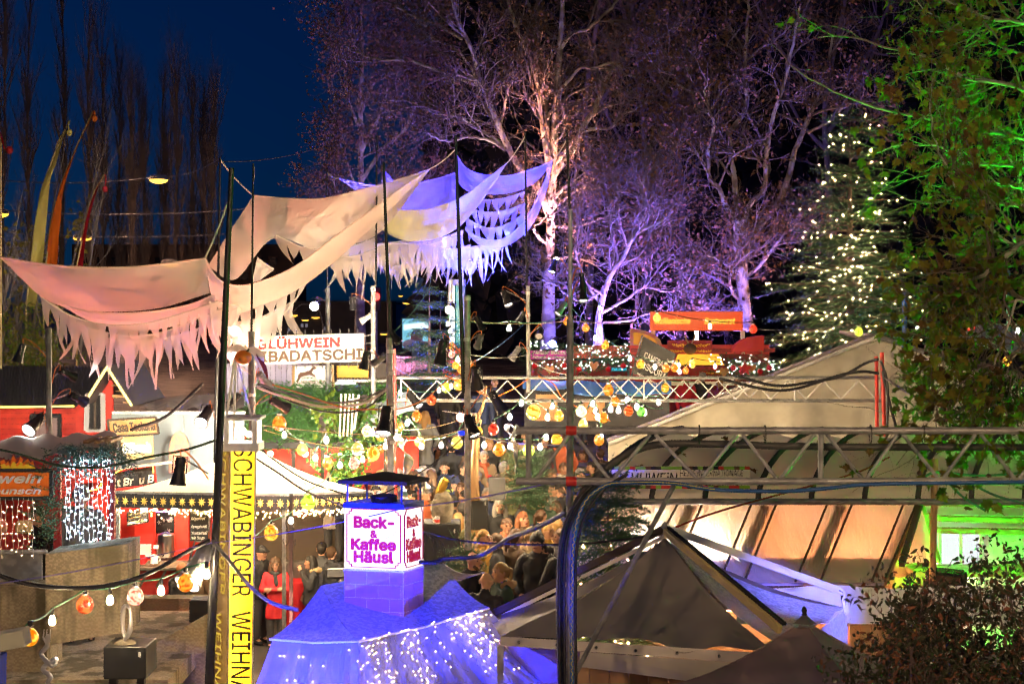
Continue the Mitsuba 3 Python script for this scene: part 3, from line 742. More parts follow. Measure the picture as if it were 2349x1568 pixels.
# ---------------------------------------------------------------- masts and trusses
def mast(label, segs, Y, name='mast', tape=()):
    """segs: (u0, v0, u1, v1, r0, r1, material)"""
    k = thing(name, label, 'pole')
    for n, (u0, v0, u1, v1, r0, r1, m) in zip(('shaft', 'sleeve', 'tip'), segs):
        b = MB().tube([at(u0, v0, Y), at((u0 + u1) / 2, (v0 + v1) / 2, Y), at(u1, v1, Y)], [r0, (r0 + r1) / 2, r1], 14)
        part(k, n, b, m, 40)
    for u, v, r in tape:
        part(k, 'tape', MB().cyl(at(u, v - 4, Y), at(u, v + 4, Y), r, sides=14), 'white_paint', 40)
    return k

mast('thick black mast leaning over the yellow banner column', [(477, 1640, 531, 385, .044, .024, 'black_paint')], 13)
mast('slim black mast just behind the thick leaning one', [(494, 1060, 505, 362, .030, .014, 'black_paint')], 22)
mast('black mast beside the gourd headed tripod', [(577, 760, 581, 375, .016, .012, 'black_paint'), (580, 1120, 577, 760, .048, .046, 'steel_dull')], 20, tape=((578, 905, .052),))
mast('thin far mast above the white glare light', [(752, 900, 752, 660, .05, .05, 'steel_dull'), (751, 660, 750, 393, .02, .015, 'black_paint')], 30)
mast('steel mast beside the mulled wine banner', [(856, 985, 856, 655, .045, .045, 'steel'), (862, 655, 865, 310, .02, .013, 'black_paint')], 27, tape=((856, 664, .05), (856, 800, .05)))
mast('black mast with steel foot in front of the red scaffold post', [(898, 1200, 893, 775, .050, .046, 'steel'), (902, 1000, 880, 372, .030, .017, 'black_paint')], 19, tape=((895, 805, .055), (897, 855, .055), (899, 1013, .055)))
mast('tall black mast above the little fir with a steel foot', [(1073, 1260, 1072, 677, .043, .041, 'steel'), (1064, 900, 1045, 310, .030, .018, 'black_paint')], 18.5, tape=((1072, 685, .047), (1071, 778, .047)))
mast('straight black mast before the purple stall front', [(1212, 900, 1211, 655, .042, .04, 'steel'), (1209, 720, 1205, 302, .022, .016, 'black_paint')], 27, tape=((1211, 672, .046), (1211, 722, .046)))
mast('steel pole clamped to the near truss, lit blue at its foot', [(1306, 1640, 1308, 731, .0228, .0228, 'steel_dull'), (1308, 735, 1308, 480, .0135, .0128, 'steel'), (1308, 500, 1300, 300, .009, .007, 'black_paint')], 9.3)
mast('dark pole carrying two floodlights in front of the red house', [(113, 1150, 112, 752, .036, .034, 'steel_dull')], 17)
mast('short steel post far beyond the white banner', [(1032, 700, 1034, 640, .05, .05, 'steel')], 30)
mast('grey blue post under the plane leaves', [(2075, 800, 2074, 670, .04, .04, 'blue_paint')], 26)
mast('green post behind the overhanging leaves', [(2315, 760, 2312, 620, .04, .04, 'green_cable')], 24)

k = thing('truss', 'near galvanised steel truss with a blue hose tied along it', 'truss')
Y = 9.1; tops, bots = [1312, 1497, 1697, 1875, 2065, 2244, 2420], [1226, 1402, 1604, 1787, 1983, 2158, 2333]
part(k, 'chord', MB().tube(resample([at(1183, 987, Y), at(2460, 987, Y)], 30), .0238, 16), 'steel', 40)
part(k, 'chord', MB().tube(resample([at(1183, 1103, Y), at(2460, 1103, Y)], 30), .0238, 16), 'steel', 40)
nodes = [(bots[0], 1096), (tops[0], 996), (bots[1], 1096), (tops[1], 996), (bots[2], 1096), (tops[2], 996), (bots[3], 1096), (tops[3], 996)]
nodes2 = [(tops[3] + 16, 996), (bots[4], 1096), (tops[4], 996), (bots[5], 1096), (tops[5], 996), (bots[6], 1096), (tops[6], 996)]
for ns in (nodes, nodes2):
    for a, c in zip(ns, ns[1:]):
        d = 6 if c[0] > a[0] else 0
        part(k, 'brace', MB().cyl(at(a[0] + d, a[1], Y), at(c[0] - d, c[1], Y), .0125, sides=10), 'steel', 40)
for u in (1213, 1883): part(k, 'upright', MB().cyl(at(u, 996, Y), at(u, 1096, Y), .019, sides=12), 'steel', 40)
for v in (987, 1103):
    for u in (1308,):
        b = MB().tube([at(u - 10, v, Y - .0), at(u + 14, v, Y)], .031, 12); part(k, 'clamp', b, 'red_paint', 40)
for u in (1604, 1755, 1997, 2118, 2380):
    part(k, 'cable_tie', MB().tube([at(u, 985, Y) + .032 * A(0, math.cos(q), math.sin(q) * 1.9) - A(0, 0, .03) for q in np.linspace(0, 6.2832, 16)], .003, 5), 'black_matt')
solo('strut', MB().cyl(at(1546, 1112, 9.2), at(1296, 1590, 9.45), .0165, sides=12), 'steel_dull', 'slanting steel strut running down from the near truss', 'strut', smooth=40)
hose = lambda pts, Y, r, sides=12, n=8: MB().tube(catmull([at(*p, Y) if len(p) == 2 else at(*p) for p in pts], n), r, sides)
solo('drain_hose', hose([(2460, 1026), (1900, 1024), (1640, 1018), (1520, 1018), (1455, 1034), (1399, 1066), (1347, 1118), (1314, 1172), (1294, 1225), (1286, 1290), (1284, 1400), (1290, 1640)], 9.22, .024), 'worn_rubber', 'fat black hose lying behind the near truss and bending down the pole', 'hose', smooth=True)
k = solo('cable_hose', hose([(2460, 1103), (2250, 1106), (2000, 1110), (1900, 1119), (1790, 1126), (1640, 1122), (1540, 1107), (1440, 1106), (1390, 1112), (1345, 1146), (1322, 1200), (1314, 1270), (1311, 1400), (1313, 1640)], 9.06, .0125), 'blue_hose', 'blue hose with yellow zigzag line tied under the near truss', 'hose', smooth=True)
zz = catmull([at(*p, 9.045) for p in [(1640, 1122), (1540, 1107), (1440, 1106), (1390, 1112), (1345, 1146), (1322, 1200), (1314, 1270), (1311, 1400), (1313, 1640)]], 40)
zz = resample(zz, 260); zz[:, 0] += .006 * np.sin(np.arange(260) * 1.3); zz[:, 1] -= .0
part(k, 'stripe', MB().tube(zz, .0022, 4), 'yellow_paint')
for i, (du, r, m, lab) in enumerate(((-17, .012, 'rubber', 'outermost black hose of the bundle on the near pole'), (-6, .011, 'rubber', 'black cable lying closest to the near pole'), (20, .010, 'rubber', 'black cable on the far side of the bundle beside the blue hose'))):
    solo('cable_hose', hose([(1420 + du, 1086), (1365 + du, 1122), (1322 + du, 1185), (1303 + du, 1260), (1300 + du, 1380), (1302 + du, 1640)], 9.14 - .03 * i, r), m, lab, 'hose', smooth=True)
solo('heating_pipe', hose([(904, 1281, 11.9), (990, 1290, 12), (1018, 1281, 12.1), (1090, 1276, 12), (1130, 1258, 11.6), (1170, 1232, 11), (1215, 1216, 10.4), (1262, 1194, 10), (1300, 1172, 9.6)], 0, .018), 'rubber', 'thick insulated cable running from the coffee stall ridge to the near pole', 'cable', smooth=True)

k = thing('truss', 'long pale truss hanging across the market between two red posts', 'truss')
Y = 24
for dy in (0, .34):
    for v in (867, 920): part(k, 'chord', MB().tube(resample([at(908, v, Y) + A(0, dy, 0), at(2034, v, Y) + A(0, dy, 0)], 12), .0195, 10), 'steel', 40)
zig = list(np.linspace(922, 2010, 28))
for i, (a, c) in enumerate(zip(zig, zig[1:])):
    va, vc = (872, 915) if i % 2 == 0 else (915, 872)
    part(k, 'brace', MB().cyl(at(a, va, Y), at(c, vc, Y), .0125, sides=6), 'white_paint', 40)
    if 10 < i < 21: part(k, 'brace', MB().cyl(at(a, vc, Y) + A(0, .34, 0), at(c, va, Y) + A(0, .34, 0), .0115, sides=6), 'white_paint', 40)
for u in (920, 1477, 1823, 2012): part(k, 'upright', MB().cyl(at(u, 871, Y), at(u, 917, Y), .015, sides=6), 'white_paint', 40)
def post(name, label, u0, v0, u1, v1, Y, r, m='red_paint'):
    return solo(name, MB().cyl(at(u0, v0, Y), at(u1, v1, Y), r, sides=10), m, label, 'post', smooth=40)
post('scaffold_post', 'red scaffold post at the near end of the hanging truss', 908, 1165, 905, 800, 23.9, .026)
post('scaffold_post', 'taller red scaffold post with cables at the far end of the hanging truss', 2029, 1000, 2023, 808, 23.8, .033)
post('scaffold_post', 'shorter red scaffold post beside the taller one', 2012, 1000, 2010, 817, 23.85, .030)
for i, pts in enumerate((((1690, 862), (1780, 884), (1860, 876), (1930, 862), (1985, 833), (2016, 823)), ((1650, 868), (1760, 893), (1830, 890), (1920, 862), (1975, 852), (2016, 856)), ((2020, 826), (2034, 870), (2036, 930), (2034, 1000)), ((2024, 850), (2040, 920), (2060, 990), (2080, 1010)))):
    solo('power_cable', hose(pts, 23.6, .024, 8), 'rubber', ('black cable bundle drooping along the far half of the hanging truss', 'lower black cable looping under the hanging truss', 'black cable falling beside the red scaffold posts', 'black cable swinging away from the red scaffold posts')[i], 'cable', smooth=True)
solo('power_cable', hose([(2030, 866, 23.6), (2100, 910, 21), (2200, 950, 18), (2300, 978, 15), (2420, 1000, 13)], 0, .02, 8), 'rubber', 'long black cable sweeping down in front of the big tent wall', 'cable', smooth=True)
for i, (pts, m, r) in enumerate((
        (((590, 880), (660, 902), (740, 922), (820, 918), (890, 888)), 'steel_dull', .017), (((590, 888), (660, 912), (740, 932), (830, 925), (890, 892)), 'offwhite_cloth', .019), (((600, 885), (680, 925), (760, 945), (840, 935), (900, 880)), 'rubber', .012))):
    solo('power_cable', hose(pts, 19.6, r, 8), m, ('grey cable sagging over the fir covered roof', 'pale thick cable sagging over the fir covered roof', 'black cable sagging lowest over the fir covered roof')[i], 'cable', smooth=True)
solo('extension_cable', hose([(625, 882), (700, 905), (790, 935), (860, 938), (920, 936), (975, 915), (1010, 885), (1040, 862)], 19.4, .009, 6), 'orange_cable', 'thin orange cable running over the fir covered roof', 'cable', smooth=True)
for i, pts in enumerate((((1020, 860), (1080, 890), (1125, 912)), ((1130, 914), (1180, 890), (1212, 868)), ((1235, 862), (1270, 880), (1300, 920), (1400, 965)))):
    solo('extension_cable', hose(pts, 23.4, .010, 6), 'orange_cable', ('orange cable slung down to the numbered floodlight', 'orange cable rising from the numbered floodlight', 'orange cable crossing behind the near pole')[i], 'cable', smooth=True)

P('worn_rubber', (.07, .068, .065), .5)
# ---------------------------------------------------------------- the big white tent and what stands behind it
k = thing('big_tent', 'big white gabled tent with creased vinyl end wall', 'tent')
Y = 27.0
P2 = lambda u, v, Y=Y: (at(u, v, Y)[0], at(u, v, Y)[2])
ap, lf, rt = P2(2008, 772), P2(1395, 1016), P2(2440, 912)
poly = Polygon([(lf[0], .0), lf, ap, rt, (rt[0], .0)])
xs = np.linspace(lf[0], rt[0], 90); G = []
for x in xs:
    zt = lf[1] + (ap[1] - lf[1]) * (x - lf[0]) / (ap[0] - lf[0]) if x < ap[0] else ap[1] + (rt[1] - ap[1]) * (x - ap[0]) / (rt[0] - ap[0])
    zs = np.linspace(0, zt, 26)
    G.append(np.stack([np.full(26, x), Y + .05 * (meshkit.fbm(np.stack([np.full(26, x) * 1.1, zs * .35, zs * 0], 1), 3, 3) - .5) * np.minimum(1, (zt - zs) * 2) + .03 * np.sin(x * 4.3) * np.minimum(1, (zt - zs)), zs], 1))
part(k, 'end_wall', MB().grid(np.array(G)[:, ::-1]), 'tent_vinyl', True)
b = MB()
for p, q in ((lf, ap), (ap, rt)):
    a0, a1 = A(p[0], Y - .12, p[1] + .03), A(q[0], Y - .12, q[1] + .03)
    w_ = .5 if p is lf else 3.1; b.sheet(np.array([[a0, a0 + A(0, w_, 0)], [a1, a1 + A(0, w_, 0)]]), .05)
part(k, 'roof', b, 'grey_canvas')
part(k, 'edge_tube', MB().tube([A(lf[0], Y - .1, lf[1]), A(ap[0], Y - .1, ap[1])], .04, 8), 'white_paint', True)
part(k, 'edge_tube', MB().tube([A(ap[0], Y - .1, ap[1]), A(rt[0], Y - .1, rt[1])], .04, 8), 'steel_dull', True)
k = thing('far_tent', 'white tent roof peeping out under the hanging plane leaves', 'tent')
part(k, 'roof', MB().sheet(np.array([[at(2190, 778, 40), at(2240, 745, 43)], [at(2420, 830, 40), at(2420, 745, 43)]]), .05), 'white_paint')
part(k, 'side_wall', MB().grid(np.array([[at(2120, 790, 36), at(2420, 880, 36)], [at(2120, 900, 36), at(2420, 960, 36)]])), 'brown_canvas')

# ---------------------------------------------------------------- tunnel tent
k = thing('tunnel_tent', 'low grey tunnel tent with curved ribs and fallen leaves behind the near truss', 'tent')
n, m = 64, 16; G = np.zeros((n, m, 3))
for i in range(n):
    t = i / (n - 1); o = at(1372 + t * 1100, 1150, 13.0)
    for j in range(m):
        a = j / (m - 1) * math.pi * .55; q = t * 9
        pl = .085 * abs(math.sin(math.pi * q)) ** .6
        G[i, j] = o + A(1.55 * (1 - math.cos(a)) * .55, 1.55 * (1 - math.cos(a)), .50 * math.sin(a) - pl * math.sin(a))
G[..., 2] += .025 * (meshkit.fbm(G * 1.6, 3, 5) - .5)
part(k, 'canopy', MB().grid(G), 'tunnel_cloth', True)
for i in range(5):
    b = MB(); ball(b, at(1430 + 190 * i, 1150, 14.0) - A(0, 0, .75), .05); lamp(k, 'bulb', b, (1, .80, .56), 130, 3)
for i in range(10):
    o = at(1372 + i / 9 * 1100, 1150, 13.0)
    p = np.array([o + A(1.57 * (1 - math.cos(a)) * .55, 1.57 * (1 - math.cos(a)), .515 * math.sin(a)) for a in np.linspace(0, math.pi * .55, 14)])
    part(k, 'rib', MB().tube(p, .026 if i else .035, 8), 'rib_shade' if i else 'rubber', True)
b = MB(); part(k, 'eave_pole', MB().cyl(at(1372, 1150, 12.97), at(2460, 1150, 12.97), .03), 'steel_dull', 40)
g = np.random.default_rng(61)
for i in range(26):
    a, t = g.uniform(.3, 1.4), g.uniform(.05, .98); o = at(1372 + t * 1100, 1150, 13.0)
    p = o + A(1.57 * (1 - math.cos(a)) * .55, 1.57 * (1 - math.cos(a)), .50 * math.sin(a) + .03)
    q = solo('fallen_leaf', MB().mesh(LEAVES[i % 4], rotz(g.uniform(0, 6)) @ rotx(-.25), p, .10), ('autumn_leaf', 'brown_leaf')[i % 2], 'fallen plane leaf lying on the grey tunnel tent', 'leaf', 'fallen leaves on the tunnel tent')

k = thing('food_banner', 'white banner for mulled wine and bread with a red green and black checked border', 'banner')
Y = 12.75; c = [at(1397, 1120, Y), at(1720, 1120, Y), at(1720, 1069, Y), at(1397, 1069, Y)]
part(k, 'cloth', panel(MB(), *c, .012), 'cream')
g = np.random.default_rng(62)
sq = (c[1][0] - c[0][0]) / 27; hh = sq * .62
for i in range(27):
    for z in (c[2][2] - hh, c[0][2]):
        m = ('red_paint', 'green_paint', 'black_matt', 'green_paint', 'red_paint', 'brown_ink')[int(g.integers(0, 6))]
        x = c[0][0] + i * sq; part(k, 'border_patch', panel(MB(), A(x, Y - .003, z), A(x + sq, Y - .003, z), A(x + sq, Y - .003, z + hh), A(x, Y - .003, z + hh), .002), m)
letters(k, 'GLÜHWEiN', at(1412, 1110, Y), (1, 0, 0), (0, 0, 1), .105, 'ink', at(1552, 0, Y)[0] - at(1412, 0, Y)[0], .08)
letters(k, 'HEIßE iNTERNATiONALE', at(1560, 1091, Y), (1, 0, 0), (0, 0, 1), .055, 'ink', at(1704, 0, Y)[0] - at(1560, 0, Y)[0], .08)
letters(k, 'BROTSPEZIALITÄTEN', at(1565, 1113, Y), (1, 0, 0), (0, 0, 1), .055, 'ink', at(1702, 0, Y)[0] - at(1565, 0, Y)[0], .08)

# ---------------------------------------------------------------- lean-to with translucent ribbed roof, lit from inside
def fluted(a, b, c, d, n, amp):
    """a ribbed sheet between the edges a-b (top) and d-c (bottom)"""
    s = np.linspace(0, 1, n * 2 + 1)[:, None]; top, bot = a * (1 - s) + b * s, d * (1 - s) + c * s
    nr = unit(np.cross(b - a, d - a)); w = (amp * (np.arange(n * 2 + 1) % 2))[:, None] * nr
    return MB().grid(np.stack([top + w, (top + bot) / 2 + w, bot + w], 1))
cloth_thin('polycarbonate', (.72, .66, .60), 1.3)
k = thing('lean_to', 'wooden lean-to with translucent ribbed roof glowing orange and white', 'hut')
zt, yt, yb = at(0, 1152, 13.6)[2], 13.6, 12.65
top = lambda u: at(u, 1152, yt)
bot = lambda u: at(u - 75 - max(0, (1600 - u)) * .55, 1335, yb)
edges = [1440, 1558, 1613, 1726, 1783, 1900, 1957, 2075, 2104]
for i, (a, c) in enumerate(zip(edges, edges[1:])):
    part(k, 'roof_panel', fluted(top(a + 1), top(c - 1), bot(c - 1), bot(a + 1), max(3, int((c - a) / 6)), .006), 'polycarbonate')
for u in edges[1:]: part(k, 'glazing_bar', MB().bar(top(u) + A(0, 0, .012), bot(u) + A(0, 0, .012), .018, .012), 'dark_wood')
for u in (1585, 1755, 1928, 2090): part(k, 'rafter', MB().bar(top(u) - A(0, -.02, .10), bot(u) - A(0, -.02, .10), .17 if u < 2000 else .07, .10, up=(1, 0, 0)), 'wood')
part(k, 'ridge_cap', MB().box((top(1450) + top(2112)) / 2 + A(0, .03, .05), (top(2112)[0] - top(1450)[0], .16, .09), bev=.01), 'dark_wood')
part(k, 'gable_pane', MB().add(np.array([top(2112), at(2152, 1287, 13.7), at(2072, 1292, 12.9)]), [[0, 1, 2]]), 'polycarbonate')
part(k, 'gable_bar', MB().bar(top(2112), at(2154, 1288, 13.7), .04), 'wood'); part(k, 'gable_bar', MB().bar(top(2112), at(2068, 1294, 12.85), .05), 'dark_wood')
part(k, 'eave_lining', panel(MB(), *[p - A(0, -.02, .05) for p in (bot(1445), bot(2100), bot(2100) * .70 + top(2100) * .30, bot(1445) * .70 + top(1445) * .30)], .02), 'lilac_boards')
part(k, 'eave_beam', MB().bar(bot(1560) - A(0, 0, .06), bot(2104) - A(0, 0, .06), .05, .05), 'dark_wood')
part(k, 'back_wall', MB().box((at(1760, 1200, 13.95)[0], 13.95, 1.45), (3.3, .06, 2.9)), 'wood')
part(k, 'front_counter', MB().box((at(1745, 1200, 12.8)[0], 12.85, .72), (2.9, .06, 1.44)), 'lilac_boards')
for i, (u, kk, c, L) in enumerate(((1545, 22, (1, .88, .62), .75), (1690, 8, (1, .42, .12), .25), (1850, 18, (1, .36, .15), .6), (2010, 16, (1, .36, .16), .6))):
    p = at(u, 1180, 13.25); p[2] = zt - (.95 if i else .6)
    lamp(k, 'tube_lamp', MB().cyl(p - A(L / 2, 0, 0), p + A(L / 2, 0, 0), .02), c, kk * (24 if i == 0 else 8), 3)

k = thing('green_hut', 'wooden stall washed in bright green light beside the lean-to', 'hut')
Y = 14.2; b = MB().box((at(2280, 0, Y)[0], Y + .05, at(0, 1200, Y)[2] - .55), (at(2460, 0, Y)[0] - at(2120, 0, Y)[0], .1, 1.5)); part(k, 'wall', b, 'white_paint')
part(k, 'eave_board', MB().bar(at(2115, 1150, 14.0), at(2460, 1158, 14.0), .12, .06), 'wood')
b = MB()
for i, v in enumerate((1188, 1215)): part(k, 'shelf_board', MB().bar(at(2150, v, 14.05), at(2460, v + 6, 14.05), .10, .05), 'wood')
lamp(k, 'window', panel(MB(), at(2158, 1296, 14.1), at(2248, 1296, 14.1), at(2248, 1222, 14.1), at(2158, 1222, 14.1), .01), (.9, .86, .95), 1.0, .5, False)
for u in (2156, 2204, 2250): part(k, 'window_bar', MB().bar(at(u, 1300, 14.04), at(u, 1218, 14.04), .025), 'white_paint')
part(k, 'counter', MB().box((at(2220, 0, 13.9)[0], 13.85, at(0, 1305, 13.9)[2]), (1.2, .4, .05)), 'wood')
post('timber_post', 'upright timber post between the lean-to and the green lit stall', 2139, 1330, 2145, 1052, 13.0, .03, 'wood')
for i, pts in enumerate((((2100, 1110), (2135, 1085), (2170, 1083), (2260, 1090), (2420, 1076)), ((2175, 1105), (2210, 1140), (2260, 1170)), ((2225, 1105), (2290, 1138), (2420, 1170)))):
    solo('garden_hose', hose(pts, 12.6, .011, 8), 'green_cable', ('green hose looped over the timber post', 'thin green hose drooping beside the timber post', 'green hose running towards the frame edge')[i], 'hose', smooth=True)

# ---------------------------------------------------------------- grey pavilion with outer frame
def sagging(a, b, c, n, dip, wr, seed):
    """a triangular canvas between three points, sagging, with stress folds"""
    G = np.zeros((n, n, 3)); 
    for i in range(n):
        for j in range(n):
            s, t = i / (n - 1), j / (n - 1); p = a * (1 - s) + (b * (1 - t) + c * t) * s
            G[i, j] = p - A(0, 0, dip * math.sin(math.pi * min(1, s)) * (.6 + .4 * math.sin(math.pi * t)) )
    f = meshkit.fbm(np.stack([np.tile(np.linspace(0, 6, n), (n, 1)), np.tile(np.linspace(0, 1.5, n)[:, None], (1, n)), np.zeros((n, n))], -1), 3, seed) - .5
    G[..., 2] += wr * f * np.linspace(0.2, 1, n)[:, None]; G[..., 1] += wr * .5 * f
    return G
k = thing('pavilion', 'grey pyramid pavilion whose canvas hangs under an outer frame', 'pavilion')
apx = at(1525, 1217, 11.5)
FL, FR, RR, BL = at(1148, 1457, 10.9), at(1800, 1500, 9.9), at(1938, 1392, 12.0), at(1122, 1416, 12.4)
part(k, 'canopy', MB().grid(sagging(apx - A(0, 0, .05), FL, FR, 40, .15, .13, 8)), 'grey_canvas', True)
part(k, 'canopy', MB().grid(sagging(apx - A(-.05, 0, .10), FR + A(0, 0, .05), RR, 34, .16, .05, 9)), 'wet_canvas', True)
part(k, 'canopy', MB().grid(sagging(apx - A(0, 0, .08), RR, BL, 12, .10, .03, 10)), 'grey_canvas', True)
part(k, 'canopy', MB().grid(sagging(apx - A(0, 0, .08), BL, FL, 12, .10, .03, 11)), 'grey_canvas', True)
hip = [(apx, at(1790, 1444, 10.1), 'bamboo'), (apx + A(0, 0, .03), at(1932, 1356, 11.95), 'white_paint'), (apx + A(0, 0, .02), BL + A(0, 0, .02), 'dark_wood')]
for a, c, m in hip: part(k, 'hip_bar', MB().bar(a, c, .04, .062, bev=.006), m)
part(k, 'hip_bar', MB().bar(apx + A(.02, 0, .035), at(1800, 1440, 10.1) + A(0, 0, .03), .03, .02), 'black_matt')
part(k, 'hip_bar', MB().bar(apx - A(0, 0, .045), BL - A(0, 0, .04), .03, .03), 'cream')
part(k, 'corner_bracket', MB().bar(at(1932, 1352, 11.95), at(1942, 1404, 11.95), .045), 'white_paint')
part(k, 'finial', MB().lathe([(.001, .05), (.02, .03), (.03, 0), (.012, -.03), (.02, -.06)], apx + A(0, 0, .03)), 'steel_dull', True)
part(k, 'valance', MB().sheet(np.array([[FL - A(0, 0, .005), FL - A(0, 0, .075)], [(FL + FR) / 2 - A(0, 0, .0), (FL + FR) / 2 - A(0, 0, .075)], [FR, FR - A(0, 0, .08)]]), .004), 'offwhite_cloth')
for i in range(7):
    p = FL + (FR - FL) * (i + .5) / 7 - A(0, .008, .04); part(k, 'eyelet', MB().lathe([(.004, .004), (.011, .004), (.011, -.002)], p, rotx(math.pi / 2), 10), 'black_matt')
part(k, 'side_sheet', MB().grid(np.array([[FL * .7 + FR * .3 - A(0, 0, .08), FL * .7 + FR * .3 - A(0, -.1, .22)], [FR - A(0, 0, .08), FR - A(0, -.1, .3)]])), 'tent_vinyl')
part(k, 'side_sheet', MB().grid(np.array([[FR - A(0, 0, .02), FR - A(0, 0, .35)], [RR - A(0, 0, .02), RR - A(0, 0, .40)]])), 'wet_canvas')
for p in (FL, FR, RR, BL): part(k, 'leg', MB().bar(A(p[0], p[1] + .03, 0), A(p[0], p[1] + .03, p[2] - .08), .05), 'steel')
k = thing('white_awning', 'white canvas screen behind the grey pavilion in blue light', 'awning')
part(k, 'cloth', MB().grid(np.array([[at(1690 + 60 * i, 1345 + 4 * math.sin(i * 1.3), 12.4), at(1690 + 60 * i, 1430, 12.35)] for i in range(13)])), 'white_paint', True)
k = thing('plank_wall', 'pinkish plank wall low behind the shrub', 'wall')
for i in range(9): part(k, 'plank', MB().box(at(1960 + 24 * i, 1470, 12.6), (.088, .03, .6), bev=.004), 'wood')
k = thing('plank_counter', 'orange lit plank front glimpsed under the pavilion valance', 'counter')
for i in range(8): part(k, 'plank', MB().box(at(1330 + 45 * i, 1560, 10.8), (.145, .03, .22), bev=.004), 'wood')

# ---------------------------------------------------------------- brown parasols in front
def parasol(label, ap, corners, mat, seed, cap=True):
    k = thing('parasol', label, 'parasol'); n = len(corners); p0 = A(0, 0, -.02)
    for i in range(n):
        a, c = corners[i], corners[(i + 1) % n]; N = 14; G = np.zeros((N, N, 3))
        for s in range(N):
            for t in range(N):
                f, q = s / (N - 1) , t / (N - 1); f = .06 + .94 * f
                e = a * (1 - q) + c * q; G[s, t] = ap * (1 - f) + e * f - A(0, 0, .10 * math.sin(math.pi * f) * .7 + .05 * math.sin(math.pi * q) * f)
        G[..., 2] += .012 * (meshkit.fbm(G * 3, 3, seed + i) - .5)
        part(k, 'panel', MB().grid(G), mat, True)
        part(k, 'seam', MB().tube(G[:, 0] + A(0, 0, .006), .005, 5), mat)
    if cap:
        b = MB()
        for i in range(n):
            d0, d1 = corners[i] - ap, corners[(i + 1) % n] - ap; d0, d1 = .085 * d0 / np.linalg.norm(d0[:2]), .085 * d1 / np.linalg.norm(d1[:2])
            b.add([ap + A(0, 0, .055), ap + d0 * 1.25 + A(0, 0, .02), ap + d1 * 1.25 + A(0, 0, .02)], [[0, 1, 2]])
        part(k, 'cap', b, 'grey_canvas'); part(k, 'knob', MB().lathe([(.004, .10), (.012, .09), (.018, .075), (.012, .055), (.02, .045)], ap, sides=12), 'black_matt', True)
    part(k, 'pole', MB().cyl(A(ap[0], ap[1], 0), ap - A(0, 0, .05), .025), 'wood')
    return k
ap = at(1845, 1425, 9.2)
parasol('square brown parasol with a small pyramid cap nearest the camera', ap, [at(1440, 1600, 8.3), at(2050, 1640, 7.9), at(2200, 1560, 10.0), at(1720, 1500, 10.6)], 'brown_canvas', 70)
parasol('purple brown awning parasol under the coffee stall roof edge', at(1152, 1452, 11.7), [at(1445, 1745, 10.6), at(1600, 1640, 10.2), at(1440, 1480, 11.4), at(1140, 1480, 12.3)], 'brown_canvas', 75, False)
# ---------------------------------------------------------------- the coffee stall with the lit chimney sign
k = thing('coffee_stall', 'coffee stall with flared wet roof, fabric skirt and tiled chimney', 'stall')
L_, R_, F_, C_, B_ = at(737, 1343, 12.0), at(1017, 1292, 12.5), at(823, 1470, 11.2), at(1122, 1394, 12.0), at(619, 1465, 11.6)
def flare(e0, e1, b0, b1, n=18, dip=.055):
    s = np.linspace(0, 1, n)[:, None, None]; t = np.linspace(0, 1, n)[None, :, None]
    P = (e0 * (1 - t) + e1 * t) * (1 - s) + (b0 * (1 - t) + b1 * t) * s
    P = P - A(0, 0, 1) * dip * np.sin(np.pi * s) - A(0, 0, .02) * np.sin(np.pi * t) * s
    return P
part(k, 'roof', MB().sheet(flare(L_, R_, F_, C_), .012), 'wet_canvas', 30)
part(k, 'roof', MB().sheet(flare(L_, L_ + A(.004, 0, 0), B_, F_ - A(.004, 0, 0)), .012), 'wet_canvas', 30)
back = at(900, 1410, 13.1)
part(k, 'roof', MB().sheet(flare(R_, L_, R_ + A(.35, .75, -.22), B_ + A(.15, .75, -.03)), .012), 'wet_canvas', 30)
for a, c in ((B_, F_), (F_, C_)): part(k, 'edge_trim', MB().tube([a, (a + c) / 2 - A(0, 0, .02), c], .010, 6), 'white_paint', True)
def skirt(a, c, da, dc, n=40, m=14, folds=.05, seed=1):
    G = np.zeros((m, n, 3)); fr = meshkit.fbm(np.stack([np.linspace(0, 14, n), np.zeros(n), np.zeros(n)], 1), 3, seed) - .5
    for i in range(m):
        f = i / (m - 1)
        for j in range(n):
            t = j / (n - 1); G[i, j] = (a + da * f) * (1 - t) + (c + dc * f) * t - A(0, 0, .10) * math.sin(math.pi * f) * .6 + A(0, -1, .3) * folds * f * fr[j] * 6
    return G
part(k, 'skirt', MB().grid(skirt(B_ + A(.02, .02, -.01), F_ + A(0, .02, -.01), A(-.28, -.25, -.62), A(.02, -.45, -.62), seed=4)), 'skirt_cloth', True)
sk = skirt(F_ + A(0, .02, -.01), C_ + A(0, .02, -.01), A(.02, -.45, -.62), A(.62, -.50, -.42), 70, 16, .05, seed=5)
part(k, 'skirt', MB().grid(sk), 'skirt_cloth', True)
part(k, 'wall', MB().box((-1.0, 12.2, .85), (1.5, .9, 1.7)), 'wood')
for i, (u, v) in enumerate(((962, 1402), (985, 1414), (1005, 1424))):
    solo('bird_ornament', MB().prism([(-.04, 0), (-.015, .012), (.0, .004), (.02, .018), (.045, .012), (.02, -.004), (0, -.012)], .004, rotx(.9) @ rotz(-.6), at(u, v, 11.95) + A(0, -.02, .03)), 'black_matt', ('first', 'second', 'third')[i] + ' small black bird figure from the chimney foot on the coffee stall roof', 'ornament')
